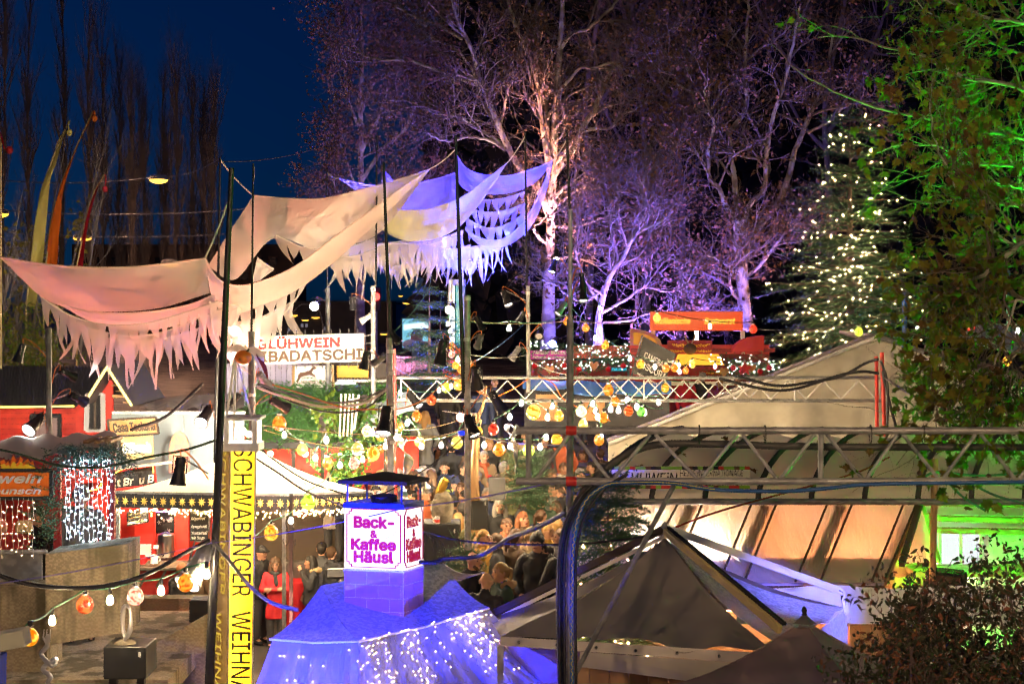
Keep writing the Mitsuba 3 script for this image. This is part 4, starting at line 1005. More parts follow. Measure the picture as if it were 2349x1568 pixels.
# the chimney: an upright prism
cf, cl, cr = (925, 11.75), (790, 11.85), (971, 12.0)
bx = lambda c, v: at(c[0], v, c[1])
zt_, zb_ = at(925, 1160, 11.75)[2], at(925, 1312, 11.75)[2]
X = {n: A(*bx(c, 1160)[:2]) for n, c in (('f', cf), ('l', cl), ('r', cr))}; X['b'] = X['l'] + X['r'] - X['f']
pt = lambda n, z: A(*X[n], z)
part(k, 'chimney', MB().add(np.array([pt(n, z) for z in (zb_ - .55, zb_) for n in 'frbl']), [[0, 1, 5, 4], [1, 2, 6, 5], [2, 3, 7, 6], [3, 0, 4, 7]]), 'grout')
def chimney_tiles(a, c, cols, off):
    ax, ay = pt(a, 0), pt(c, 0); d = unit(ay - ax); L = np.linalg.norm(ay - ax); n = unit(np.cross(d, A(0, 0, 1))); rows = 4
    for r in range(rows):
        z1 = zb_ - .004 - r * .112; z0 = z1 - .106; o = (.5 if (r + off) % 2 else 0); w = L / cols; x = -o * w
        while x < L - .005:
            x0, x1 = max(0, x) + .003, min(L, x + w) - .003
            if x1 - x0 > .012:
                p = lambda s, z: ax + d * s + A(0, 0, z) + n * .005
                part(k + '__chimney', 'tile', panel(MB(), p(x0, z0), p(x1, z0), p(x1, z1), p(x0, z1), .006), 'tile_pink')
            x += w
chimney_tiles('l', 'f', 2.6, 0); chimney_tiles('f', 'r', 2.0, 1)
k2 = thing('light_box_sign', 'glowing white box sign with magenta lettering for the coffee stall', 'sign')
for a, c in (('l', 'f'), ('f', 'r'), ('r', 'b'), ('b', 'l')):
    lamp(k2, 'panel', panel(MB(), pt(a, zb_ + .012), pt(c, zb_ + .012), pt(c, zt_ - .02), pt(a, zt_ - .02), .01), (1.0, .96, 1.0), 1.35, 1.2, False)
part(k2, 'top_band', MB().add(np.array([pt(n, z) + (pt(n, 0) - (pt('f', 0) + pt('b', 0)) / 2) * .02 for z in (zt_ - .03, zt_ + .015) for n in 'frbl']), [[0, 1, 5, 4], [1, 2, 6, 5], [2, 3, 7, 6], [3, 0, 4, 7], [4, 5, 6, 7]]), 'blue_paint')
part(k2, 'base_band', MB().add(np.array([pt(n, z) + (pt(n, 0) - (pt('f', 0) + pt('b', 0)) / 2) * .015 for z in (zb_ - .012, zb_ + .014) for n in 'frbl']), [[0, 1, 5, 4], [1, 2, 6, 5], [2, 3, 7, 6], [3, 0, 4, 7]]), 'white_paint')
ctr = (pt('f', 0) + pt('b', 0)) / 2
part(k2, 'vent_rim', MB().lathe([(.0, .0), (.11, .0), (.11, .05), (.10, .05), (.10, .01), (0, .01)], ctr * A(1, 1, 0) + A(0, 0, zt_ + .016), sides=24), 'black_matt', 40)
for n in 'frbl': part(k2, 'roof_stay', MB().cyl(pt(n, zt_ + .01) * .92 + .08 * A(*ctr[:2], zt_), pt(n, zt_ + .21) * .92 + .08 * A(*ctr[:2], zt_ + .21), .008, sides=6), 'blue_paint')
cap = [pt(n, zt_ + .205) + (pt(n, 0) - ctr) * .16 for n in 'frbl']; apex_ = A(*ctr[:2], zt_ + .27)
part(k2, 'rain_cap', MB().add(cap + [apex_], [[0, 1, 4], [1, 2, 4], [2, 3, 4], [3, 0, 4]]).add(cap + [c - A(0, 0, .03) for c in cap], [[0, 4, 5, 1], [1, 5, 6, 2], [2, 6, 7, 3], [3, 7, 4, 0], [4, 7, 6, 5]]), 'coat_charcoal')
for a, c, em, mat_ in (('l', 'f', glow((1, .005, .42), .62, .1), 0), ('f', 'r', glow((.85, .01, .06), .45, .1), 0)):
    ax, cx = pt(a, 0), pt(c, 0); d = unit(cx - ax); Lw = np.linalg.norm(cx - ax); H_ = zt_ - zb_; q = lambda s, h: ax + d * s * Lw + A(0, 0, zb_ + h * H_)
    for t, s0, s1, h0, hc in (('Back-', .17, .84, .665, .155), ('&', .45, .555, .515, .10), ('Kaffee', .125, .875, .33, .15), ('Häusl', .17, .83, .14, .155)):
        letters(k2, t, q(s0, h0), d, (0, 0, 1), hc * H_, None, (s1 - s0) * Lw, bold=True, emit=em, lift=.004, heavy=.055)
    n = unit(np.cross(d, A(0, 0, 1))); pts = []
    for sx, sy in ((-1, -1), (1, -1), (1, 1), (-1, 1)):
        cs = [(.045, .14), (.085, .14), (.085, .10), (.125, .10), (.125, .06)]
        if sx * sy > 0: cs = cs[::1]
        else: cs = cs[::-1]
        seq = [((x if sx < 0 else 1 - x), (y if sy < 0 else 1 - y)) for x, y in cs]
        pts += seq
    pts.append(pts[0]); b = MB()
    for p0, p1 in zip(pts, pts[1:]):
        P0, P1 = q(*p0) + n * .004, q(*p1) + n * .004
        if np.linalg.norm(P1 - P0) > 1e-4: b.bar(P0, P1, .009, .006)
    part(k2, 'border_line', b, 'lamp_glass', emitter=em)
    part(k2, 'bird_drawing', MB().tube([q(.70, .50) + n * .004, q(.76, .53) + n * .004, q(.83, .55) + n * .004, q(.87, .60) + n * .004, q(.90, .605) + n * .004], .002, 4), 'grout')
# fairy lights hanging over its skirt
g = np.random.default_rng(81); P_ = []; w = MB()
for i in range(46):
    j = int(g.integers(0, 70)); n = int(g.integers(4, 15)); pth = []
    for r in range(n):
        jj = min(69, max(0, j + int(r * .4 + g.normal(0, 1)))); pth.append(sk[min(15, r), jj] + A(g.normal(0, .01), -.02, .01))
    w.tube(np.array(pth), .0013, 3)
    P_ += [p + A(g.normal(0, .012), -.012, g.normal(0, .012)) for p in pth if g.uniform() < .55]
for i in range(16): c = sk[13, 24] + g.normal(0, .045, 3) + A(0, -.05, 0); P_.append(c)
sk2 = skirt(B_ + A(.02, .02, -.01), F_ + A(0, .02, -.01), A(-.28, -.25, -.62), A(.02, -.45, -.62), seed=4)
for i in range(26): P_.append(sk2[int(g.integers(1, 14)), int(g.integers(2, 39))] + A(0, -.02, .01))
sparkle('fairy_lights', 'warm icicle lights spread over the fabric skirt of the coffee stall', np.array(P_), .0046, (1, .72, .36), 34, 4, wire=w)
scene[labels and [q for q in scene if q.startswith('fairy_lights') and q.endswith('wire')][-1]]['bsdf'] = {'type': 'ref', 'id': 'coat_grey'}

# ---------------------------------------------------------------- illuminated banner column
k = thing('banner_column', 'tall four sided banner column glowing yellow with vertical black lettering', 'column')
Y = 14.0; z0, z1 = at(0, 1660, Y)[2], at(0, 1012, Y)[2]
fl = lambda f: (at(522, 1660, Y) * (1 - f) + at(529, 1012, Y) * f, at(577, 1660, Y) * (1 - f) + at(587, 1012, Y) * f, at(488, 1660, Y + .22) * (1 - f) + at(507, 1012, Y + .22) * f)
a0, b0, c0 = fl(0); a1, b1, c1_ = fl(1)
lay = lambda p, q, p1, q1, n=24, seed=0: np.array([[((p * (1 - s) + q * s) * (1 - f) + (p1 * (1 - s) + q1 * s) * f) + A(0, -1, 0) * .010 * (meshkit.noise(A(s * 5, f * 22, seed)) - .5) for s in np.linspace(0, 1, 7)] for f in np.linspace(0, 1, 90)])
part(k, 'front_cloth', MB().grid(lay(a0, b0, a1, b1)), 'yellow_film', True)
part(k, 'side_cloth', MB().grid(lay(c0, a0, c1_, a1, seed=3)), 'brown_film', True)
part(k, 'side_cloth', MB().grid(lay(b0, b0 + (c0 - a0), b1, b1 + (c1_ - a1), seed=5)), 'yellow_film', True)
part(k, 'back_cloth', MB().grid(lay(b0 + (c0 - a0), c0, b1 + (c1_ - a1), c1_, seed=6)), 'yellow_film', True)
for p, q in ((a0, a1), (b0, b1), (c0, c1_)): part(k, 'corner_rod', MB().cyl(p, q, .008, sides=8), 'steel', 40)
m0, m1 = (a0 + b0) / 2 + (c0 - a0) * .5, (a1 + b1) / 2 + (c1_ - a1) * .5
for i in range(3):
    lamp(k, 'tube_lamp', MB().cyl(m0 + (m1 - m0) * (i * .33 + .02), m0 + (m1 - m0) * (i * .33 + .31), .016, sides=8), (1, .70, .16), 70, 2.5)
dn = unit(a0 - a1)
for w_, f0, f1 in (('SCHWABINGER', .985, .455), ('WEIHNACHTSMARKT', .40, -.32)):
    o = a1 * f0 + a0 * (1 - f0); e = a1 * f1 + a0 * (1 - f1); Lw = np.linalg.norm(e - o)
    xd = unit(b1 - a1)
    letters(k, w_, o + xd * .035 + A(0, -.022, 0), dn, xd, .185, 'ink', Lw, 0, lift=-.004, squeeze=1)
    p = c1_ * f0 + c0 * (1 - f0); xs_ = unit(a1 - c1_)
    letters(k, w_, p + xs_ * .03 + unit(np.cross(dn, xs_)) * .016, dn, xs_, .15, None, Lw, 0, lift=-.004, emit=glow((1, .62, .06), .75, .1))
k = thing('lantern_crate', 'white wooden crate with bright bulbs on top of the banner column', 'lamp')
Y = 13.95; cz = at(0, 1025, Y)[2], at(0, 963, Y)[2]
cx0, cx1 = at(512, 0, Y)[0], at(592, 0, Y)[0]
for x in (cx0, cx1 - .07):
    for y in (Y, Y + .26): part(k, 'corner_post', MB().box((x + .035, y, (cz[0] + cz[1]) / 2), (.05, .03, cz[1] - cz[0]), bev=.004), 'white_paint')
part(k, 'top_plate', MB().box(((cx0 + cx1) / 2, Y + .13, cz[1] + .015), (cx1 - cx0 + .05, .36, .03), bev=.004), 'white_paint')
part(k, 'base_plate', MB().box(((cx0 + cx1) / 2, Y + .13, cz[0]), (cx1 - cx0 + .02, .32, .08), bev=.004), 'white_paint')
for i, x in enumerate((.35, .52, .68)): 
    b = MB(); ball(b, (cx0 + (cx1 - cx0) * x, Y + .10, cz[0] + .12 + .03 * (i == 1)), .03); lamp(k, 'bulb', b, (1, .86, .62), 120, 1.5)
k = thing('gourd_figure', 'orange gourd head with gauze wings on a pale tripod above the banner column', 'ornament')
Y = 13.95
for e in ((518, 966), (536, 1010), (578, 962)): part(k, 'leg', MB().bar(at(541 + (e[0] - 541) * .06, 818, Y), at(*e, Y), .022, .016), 'white_paint')
b = MB(); ball(b, at(558, 819, Y - .05), .075, 3, (1.12, 1, .92)); part(k, 'head', b, 'orange_paint', True)
th = np.linspace(0, 12, 60); c = at(552, 823, Y - .128)
part(k, 'spiral', MB().tube(np.stack([c[0] + .0032 * th * np.cos(th), np.full(60, c[1]) + .00035 * th * th, c[2] + .0032 * th * np.sin(th)], 1), .004, 5), 'ink')
def wing(pts, wd):
    p = resample(catmull([at(*q, Y - .06) for q in pts], 6), 16); s = np.sin(np.linspace(.15, np.pi, 16)) ** .7; n = np.gradient(p, axis=0); n = np.stack([-n[:, 2], n[:, 1] * 0, n[:, 0]], 1); n /= np.linalg.norm(n, axis=1, keepdims=True)
    return MB().sheet(np.stack([p - n * (s * wd)[:, None], p + n * (s * wd)[:, None] + A(0, .02, 0)], 1), .002)
part(k, 'wing', wing([(572, 812), (545, 798), (509, 810)], .035), 'gauze'); part(k, 'wing', wing([(566, 800), (590, 810), (600, 850)], .045), 'gauze'); part(k, 'ribbon', wing([(588, 812), (604, 838), (614, 868)], .02), 'dark_red')
part(k, 'stalk', MB().tube([at(566, 806, Y - .06), at(572, 800, Y - .06)], [.014, .008], 8), 'dark_wood')

# ---------------------------------------------------------------- umbrella tent and the red pasta kiosk
k = thing('umbrella_tent', 'cream canopy with a black valance of golden stars over the tables', 'tent')
a, b_, c, d, ap = at(256, 1130, 24.2), at(655, 1136, 23.4), at(862, 1128, 25.0), at(470, 1110, 27.4), at(566, 1016, 25.4)
for p, q in ((a, b_), (b_, c), (c, d), (d, a)):
    N = 18; G = np.array([[ap * (1 - s) + (p * (1 - t) + q * t) * s - A(0, 0, .13 * math.sin(math.pi * s) + .04 * math.sin(math.pi * t) * s) for t in np.linspace(0, 1, N)] for s in np.linspace(.02, 1, N)])
    part(k, 'canopy', MB().grid(G), 'cream_canvas', True)
for p, q in ((a, b_), (b_, c), (c, d), (d, a)):
    part(k, 'valance', MB().sheet(np.array([[p - A(0, 0, .0), p - A(0, 0, .24)], [(p + q) / 2, (p + q) / 2 - A(0, 0, .25)], [q, q - A(0, 0, .24)]]), .01), 'black_matt')
    part(k, 'edge_tube', MB().cyl(p + A(0, 0, .01), q + A(0, 0, .01), .022, sides=8), 'steel_dull', 40)
star = [((.075 if i % 2 == 0 else .032) * math.sin(i * math.pi / 8), (.085 if i % 2 == 0 else .034) * math.cos(i * math.pi / 8)) for i in range(16)]
for p, q, n in ((a, b_, 18), (b_, c, 14)):
    d_ = unit(q - p); R = np.stack([d_, A(0, 0, 1), np.cross(d_, A(0, 0, 1))], 1)
    for i in range(n): part(k, 'star', MB().prism(star, .006, R, p + (q - p) * (i + .5) / n + A(0, 0, -.13) + R[:, 2] * .012), 'star_gold')
for p in (a, b_, c, d): part(k, 'pole', MB().box(((p + (ap - p) * .04)[0], p[1] + .1, (p[2] + GL) / 2 - .1), (.06, .06, p[2] - GL - .1)), 'steel_dull')
part(k, 'mast', MB().box((ap[0], ap[1], (ap[2] + GL) / 2 - .1), (.10, .10, ap[2] - GL - .2)), 'steel_dull')
g = np.random.default_rng(83); P_ = []
for p, q, n in ((a, b_, 150), (b_, c, 110)):
    for t in np.sort(g.uniform(0, 1, n)): P_.append(p * (1 - t) + q * t + A(g.normal(0, .03), .05 + .1 * g.uniform(), -.26 - abs(g.normal(0, .05)) - .05 * math.sin(t * 40) ** 2))
sparkle('fairy_lights', 'warm fairy lights bunched along the star valance of the umbrella tent', np.array(P_), .014, (1, .58, .16), 34, 7)
k = thing('pendant_lamps', 'row of shaded work lamps hanging under the umbrella tent', 'lamp')
for u, v, Y in ((400, 1165, 25.2), (540, 1165, 25.6), (700, 1165, 24.6), (330, 1165, 24.9)):
    p = at(u, v, Y) + A(0, 0, .0); b = MB(); ball(b, p, .06); lamp(k, 'bulb', b, (1, .72, .40), 700, 7)
    part(k, 'cord', MB().cyl(p + A(0, 0, .06), p + A(0, 0, .45), .008, sides=4), 'black_matt')

k = thing('pasta_kiosk', 'red painted pasta kiosk with counter and steel boiler under the umbrella tent', 'kiosk')
Y = 26.2; x = lambda u, Y=26.2: at(u, 0, Y)[0]; zz_ = lambda v, Y=26.2: at(0, v, Y)[2]
def board(u0, v0, u1, v1, Y, th=.06): return MB().box(((x(u0, Y) + x(u1, Y)) / 2, Y + th / 2, (zz_(v0, Y) + zz_(v1, Y)) / 2), (x(u1, Y) - x(u0, Y), th, zz_(v0, Y) - zz_(v1, Y)), bev=.006)
part(k, 'back_wall', board(226, 1050, 500, 1330, 27.6), 'red_boards')
for u0, u1 in ((308, 356), (400, 432), (486, 510)):
    part(k, 'post', board(u0, 1160, u1, 1300, 26.2), 'red_paint')
part(k, 'window', board(357, 1168, 400, 1222, 26.5, .03), 'black_paint')
lamp(k, 'neon_tube', MB().cyl(at(358, 1172, 26.4), at(400, 1172, 26.4), .012), (.45, .15, 1), 9, .5)
g = np.random.default_rng(84)
for i in range(9):
    c = at(g.uniform(361, 397), g.uniform(1180, 1220), 26.48); b = MB(); r_ = g.uniform(.025, .05)
    for q in range(3): b.bar(c + r_ * A(math.cos(q * 1.047), 0, math.sin(q * 1.047)), c - r_ * A(math.cos(q * 1.047), 0, math.sin(q * 1.047)), .008)
    part(k, 'snowflake', b, 'white_paint')
part(k, 'counter', MB().box((x(360), 25.4, zz_(1296, 25.4)), (1.75, .7, .06), bev=.01), 'dark_wood')
part(k, 'counter_front', board(290, 1300, 470, 1390, 25.5), 'red_boards')
for u in (320, 360, 400): part(k, 'bracket', MB().bar(at(u, 1345, 25.2), at(u + 22, 1305, 25.2), .04), 'dark_wood')
part(k, 'side_wall', MB().box((x(228, 26.5), 26.9, zz_(1200, 26.5)), (.06, 1.4, 2.6)), 'red_boards')
k = thing('boiler', 'stainless steel drinks boiler on the red kiosk counter', 'boiler'); p = at(380, 1276, 25.9)
part(k, 'tank', MB().lathe([(0, 0), (.15, 0), (.16, .02), (.16, .40), (.15, .42), (.02, .46), (0, .46)], p, sides=28), 'chrome', 40)
part(k, 'lid_knob', MB().lathe([(.0, .50), (.02, .49), (.015, .46)], p, sides=12), 'black_matt'); part(k, 'tap', MB().cyl(p + A(0, -.15, .06), p + A(0, -.22, .05), .012), 'black_matt'); part(k, 'gauge_plate', board(352, 1249, 364, 1258, 25.72, .006), 'white_paint')
for i, (u, v, m, lab) in enumerate(((325, 1287, 'red_cloth', 'red printed mug on the kiosk counter nearest the notice'), (354, 1286, 'white_paint', 'white mug on the kiosk counter beside the boiler'))):
    k = thing('mug', lab, 'mug'); p = at(u, v + 5, 25.2)
    part(k, 'cup', MB().lathe([(0, 0), (.065, 0), (.068, .02), (.068, .15), (.062, .15), (.06, .02), (0, .02)], p, sides=20), m, 40)
    part(k, 'handle', MB().tube([p + A(.065 + .04 * math.sin(q), 0, .075 + .045 * math.cos(q)) for q in np.linspace(0, 3.14, 8)], .010, 6), m, True)
solo('notice', board(319, 1247, 347, 1276, 26.1, .005), 'white_paint', 'white paper notice taped to the red kiosk post', 'notice')
def sign_board(name, label, cs, Y, mat, lines, rim=None, th=.03, cat='sign'):
    """cs: four plan corners from the lower left, anticlockwise; lines: (text, s0, h0, s1, cap height, colour, slant, emit)"""
    k = thing(name, label, cat); q = [at(u, v, Y if not isinstance(Y, (tuple, list)) else Y[i]) for i, (u, v) in enumerate(cs)]
    bk = part(k, 'board', panel(MB(), *q, th), mat)
    if rim:
        b = MB()
        for i in range(4): b.bar(q[i], q[(i + 1) % 4], .035, .035)
        part(k, 'rim', b, rim)
    W, H_ = q[1] - q[0], q[3] - q[0]
    for t, s0, h0, s1, hc, m, sl, em in lines:
        letters(bk, t, q[0] + W * s0 + H_ * h0, W, H_, hc * np.linalg.norm(H_), m, (s1 - s0) * np.linalg.norm(W), sl, emit=em, bold=True, heavy=.03 if hc > .2 else 0)
    return k
sign_board('menu_board', 'black menu board for orders hanging at an angle in the red kiosk', [(291, 1206), (340, 1197), (340, 1168), (291, 1174)], 25.3, 'black_matt', [('Bio-Apfelsaft', .05, .72, .9, .12, 'bamboo', .2, None), ('Beeren-Punsch', .05, .48, .65, .12, 'bamboo', .2, None), ('Bestellung | Kasse', .05, .10, .95, .22, 'cream', .15, None)])
sign_board('chalk_board', 'tall chalkboard listing pasta dishes in white script', [(436, 1240), (478, 1240), (478, 1164), (436, 1164)], 25.0, 'black_matt', [(t, .05, h, e, .085, 'white_paint', .25, None) for t, h, e in (('Tagliatelle', .84, .9), ('Rigatoni', .64, .8), ('Spaghetti', .40, .9), ('Tortellini', .20, .9), ('mit Sugo', .06, .8))])
sign_board('pasta_sign', 'red pasta sign behind the white icicle lights', [(185, 1108), (236, 1104), (234, 1068), (184, 1070)], 25.6, 'red_paint', [('Pasta', .1, .3, .9, .36, 'dark_wood', .1, None)])
k = sign_board('neon_board', 'black board outlined with an orange light rope beside the canopy', [(262, 1122), (358, 1110), (353, 1066), (262, 1082)], 25.9, 'black_matt', [('t Br  u B', .06, .15, .94, .42, 'cream', .1, None)], 'red_paint')
lamp(k, 'light_rope', MB().tube(catmull([at(264, 1084, 25.85), at(285, 1074, 25.85), (at(310, 1071, 25.85)), at(345, 1064, 25.85), at(351, 1072, 25.85), at(352, 1084, 25.85)], 6), .014, 6), (1, .33, .04), 9, .8)
lamp(k, 'light_rope', MB().tube(catmull([at(180, 1121, 25.5), at(205, 1124, 25.5), at(225, 1120, 25.5), at(233, 1108, 25.5)], 6), .014, 6), (1, .28, .03), 8, .8)
sign_board('house_sign', 'tilted orange wooden sign with dark hand painted letters', [(253, 1001), (364, 994), (358, 956), (247, 963)], 25.0, 'orange_wood', [('Casa Toskana', .09, .26, .95, .50, 'dark_wood', .0, None)], 'dark_wood')
sign_board('mulled_wine_sign', 'plywood sign with glowing white handwriting under the tilted orange one', [(278, 1055), (353, 1052), (350, 996), (276, 1001)], 25.05, 'plywood', [('Glühwein', .06, .30, .92, .42, None, .1, glow((1, .95, .8), 2.2, .3))])
solo('rounded_board', MB().prism(affinity.scale(Point(0, 0).buffer(1, 24), .19, .42).union(Polygon([(-.19, 0), (.19, 0), (.19, -.35), (-.19, -.35)])), .05, rotx(math.pi / 2), at(412, 1040, 26.4)), 'pink_stone', 'round topped pinkish board standing beside the cream canopy', 'board')
post('roof_pole', 'pale wooden pole lying across above the orange rope board', 262, 1075, 396, 1059, 25.4, .03, 'offwhite_cloth')

# trailer, tarpaulin and the red house
k = thing('white_trailer', 'pale white trailer between the red house and the banner column', 'trailer')
for i, (u0, u1) in enumerate(((256, 286), (287, 421), (422, 560))): part(k, 'side_panel', board(u0, 947, u1, 1110, 27.0, .05), 'pale_panel')
part(k, 'top_rail', board(256, 943, 562, 949, 26.96, .08), 'white_paint')
G = np.array([[at(u, v + 8 * math.sin(u * .11) * s, Y) for u in np.linspace(320, 560, 20)] for s, v, Y in ((1, 940, 27.4), (.6, 925, 29), (0, 902, 31))]); G[2, :, 2] -= np.linspace(.4, 0, 20) ** 2
part(k, 'tarpaulin', MB().grid(G), 'grey_canvas', True)
k = thing('red_house', 'red boarded market house with a dark corrugated roof and a steep dormer', 'house')
Y = 28.0
def siding(u0, u1, v0, v1, Y, h=.10):
    b = MB(); z0, z1 = max(GL, zz_(v1, Y)), zz_(v0, Y); n = max(1, int((z1 - z0) / h))
    for i in range(n):
        z = z0 + (z1 - z0) * i / n; b.box(((x(u0, Y) + x(u1, Y)) / 2, Y + .02, z + (z1 - z0) / n / 2), (x(u1, Y) - x(u0, Y), .04, (z1 - z0) / n - .008), rotx(-.05))
    return b
part(k, 'boards', siding(-60, 176, 936, 1160, Y), 'red_boards'); labels[k + '__boards'] = {'kind': 'stuff'}
part(k, 'wall', board(-60, 936, 175, 1160, Y + .05, .12), 'dark_red')
part(k, 'roof', fluted(at(-60, 836, 30.2), at(262, 838, 30.2), at(215, 932, 27.6), at(-60, 932, 27.6), 44, .05), 'slate_roof')
gable = [at(*p, 27.2) for p in ((174, 1160), (174, 934), (200, 908), (243, 850), (258, 878), (258, 1160))]
part(k, 'gable_wall', MB().prism([(p[0], p[2]) for p in gable], .08, rotx(math.pi / 2), (0, 27.28, 0)), 'red_boards')
b = MB()
for i in range(28): 
    z = gable[0][2] + .3 + i * .105
    if z < gable[1][2] - .02: b.box(((gable[1][0] + gable[4][0]) / 2, 27.19, z), (gable[4][0] - gable[1][0] - .01, .03, .095), rotx(-.08))
part(k, 'boards', b, 'red_boards'); labels[k + '__boards_001'] = {'kind': 'stuff'}
for p, q in (((192, 926), (245, 840)), ((245, 840), (303, 932))):
    part(k, 'dormer_roof', MB().sheet(np.array([[at(*p, 26.5), at(*p, 26.5) + A(0, 2.4, 0)], [at(*q, 26.5), at(*q, 26.5) + A(0, 2.4, 0)]]), .06), 'slate_roof')
for i in range(4): part(k, 'soffit_board', MB().bar(at(262 + 9 * i, 884 + 13 * i, 26.6), at(262 + 9 * i, 884 + 13 * i, 26.6) + A(0, 2.0, 0), .10, .02), 'wood')
part(k, 'tie_beam', MB().bar(at(258, 908, 26.7), at(285, 908, 26.7), .06), 'wood')
fr = [at(*p, 27.1) for p in ((198, 987), (237, 987), (236, 903), (200, 903))]
wk = part(k, 'window', panel(MB(), *[p + A(0, .03, 0) for p in fr], .01), 'black_paint')
for i in range(4): part(wk, 'frame', MB().bar(fr[i], fr[(i + 1) % 4], .085, .05), 'foil_silver')
part(wk, 'glazing_bar', MB().bar((fr[0] + fr[1]) / 2, (fr[2] + fr[3]) / 2, .04), 'dark_wood')
dk = part(k, 'door', board(78, 958, 132, 1012, 27.9, .05), 'brown_canvas'); part(dk, 'frame', board(68, 949, 138, 958, 27.88, .08), 'black_matt'); part(dk, 'frame', board(131, 958, 139, 1012, 27.88, .08), 'black_matt'); part(dk, 'frame', board(67, 958, 77, 1012, 27.88, .08), 'black_matt')
k = thing('light_rope', 'warm yellow light rope along the eave of the red house', 'light rope'); p0, p1 = at(-40, 934, 27.5), at(170, 931, 27.5)
b = MB()
for i in range(52): ball(b, p0 + (p1 - p0) * (i + .5) / 52, .022, 1)
lamp(k, 'bulbs', b, (1, .66, .10), 4, 1.0); labels[k + '__bulbs'] = {'kind': 'stuff'}; part(k, 'tube', MB().cyl(p0 + A(0, .01, 0), p1 + A(0, .01, 0), .012, sides=5), 'cream')
k = thing('light_rope', 'warm yellow light rope outlining the steep dormer gable', 'light rope')
lamp(k, 'tube', MB().tube(np.vstack([resample([at(198, 917, 26.45), at(245, 842, 26.45)], 30), resample([at(245, 842, 26.45), at(302, 930, 26.45)], 34)[1:]]), .026 + .007 * np.cos(np.arange(63) * 2.6), 7), (1, .74, .16), 4, 1)

# ---------------------------------------------------------------- concrete parapet, stairs, mulled wine stand at the edge of the frame
Y = 14.0
q = [at(*p, Y) for p in ((104, 1480), (294, 1447), (294, 1246), (104, 1270))]
k = thing('parapet', 'weathered exposed aggregate concrete parapet with damp streaks', 'parapet')
part(k, 'front_block', panel(MB(), *q, .45), 'concrete')
part(k, 'side_block', panel(MB(), at(-60, 1500, 14.6), at(104, 1478, 14.6), at(104, 1342, 14.6), at(-60, 1344, 14.6), .3), 'concrete')
part(k, 'support', MB().box((at(80, 0, 14.9)[0], 14.9, .2), (.42, .5, 2.7)), 'concrete')
k = thing('stair_wall', 'concrete stair wall with slanting cap beside the parapet', 'wall')
part(k, 'back_panel', panel(MB(), at(300, 1430, 18), at(420, 1430, 18), at(420, 1372, 18), at(300, 1372, 18), .25), 'concrete'); part(k, 'back_panel', panel(MB(), at(421, 1430, 18), at(500, 1430, 18), at(500, 1372, 18), at(421, 1372, 18), .25), 'concrete')
part(k, 'lower_panel', panel(MB(), at(100, 1700, 17.5), at(560, 1700, 17.5), at(560, 1432, 17.5), at(100, 1432, 17.5), .3), 'concrete')
part(k, 'slanting_wall', panel(MB(), at(270, 1720, 15.6), at(500, 1720, 15.6), at(500, 1437, 15.6), at(270, 1568, 15.6), .25), 'concrete')
part(k, 'cap', MB().bar(at(262, 1568, 15.5), at(500, 1434, 15.5), .34, .06, up=(0, 1, 0)), 'concrete')
k = thing('pedestal', 'black square pedestal with legs carrying a metal sculpture', 'pedestal'); Y = 13.2
part(k, 'block', MB().box((at(286, 0, Y)[0], Y + .2, at(0, 1520, Y)[2]), (.40, .4, .30), bev=.006), 'black_paint')
for u in (254, 318): part(k, 'leg', MB().box((at(u, 0, Y)[0], Y + .1, at(0, 1590, Y)[2]), (.07, .08, .34)), 'black_paint')
part(k, 'price_card', panel(MB(), at(317, 1506, Y - .005), at(323, 1506, Y - .005), at(323, 1494, Y - .005), at(317, 1494, Y - .005), .002), 'white_paint')
k = thing('sculpture', 'twisted polished metal loop on a rough stone upon the black pedestal', 'sculpture')
b = MB(); c = at(287, 1478, Y + .15); ball(b, c, .10, 3, (1.1, .8, .62)); v = b.v[0]; b.v[0] = c + (v - c) * (1 + .35 * (meshkit.fbm(v * 14, 3, 2) - .5))[:, None]; part(k, 'base_stone', b, 'stone', True)
lp = catmull([at(u, v_, Y + .15) for u, v_ in ((288, 1468), (279, 1440), (278, 1405), (284, 1391), (296, 1393), (303, 1415), (301, 1445), (290, 1462), (288, 1468))], 8); lp[:, 1] += .06 * np.sin(np.linspace(0, 6.28, len(lp)))
part(k, 'loop', MB().tube(lp, .014 + .010 * np.sin(np.linspace(0, 6.28, len(lp))) ** 2, 10), 'foil_silver', True)
k = thing('sculpture', 'twisted steel ribbon sculpture with a fork shaped top at the frame corner', 'sculpture'); Y = 12
lp = catmull([at(u, v_, Y + dy) for u, v_, dy in ((110, 1455, 0), (108, 1480, .02), (95, 1500, .05), (120, 1525, -.08), (128, 1510, .06), (98, 1532, .08), (116, 1550, 0), (108, 1570, 0), (100, 1640, .03))], 8)
part(k, 'ribbon', MB().tube(lp, .020, 8), 'foil_silver', True)
for du in (-9, -2, 6): part(k, 'prong', MB().tube([at(110, 1480, Y), at(108 + du, 1462, Y), at(110 + du, 1442, Y)], [.010, .008, .004], 6), 'foil_silver', True)
solo('rubbish_bag', ball(MB(), at(236, 1555, 15.2), .19, 3, (.7, .7, 1.2)), 'bag_plastic', 'crumpled black rubbish bag beside the black pedestal', 'bag', smooth=True)
k = thing('speaker_box', 'black box on a black post in front of the low concrete wall', 'box'); part(k, 'case', MB().box((at(460, 0, 17)[0], 17, at(0, 1405, 17)[2]), (.22, .25, .36), bev=.01), 'black_paint'); part(k, 'post', MB().box((at(456, 0, 17)[0], 17, at(0, 1470, 17)[2]), (.10, .10, .45)), 'black_paint')
solo('warning_card', panel(MB(), at(423, 1421, 17.9), at(443, 1421, 17.9), at(443, 1403, 17.9), at(423, 1403, 17.9), .004), 'white_paint', 'small red and white card on the low concrete wall', 'sign')
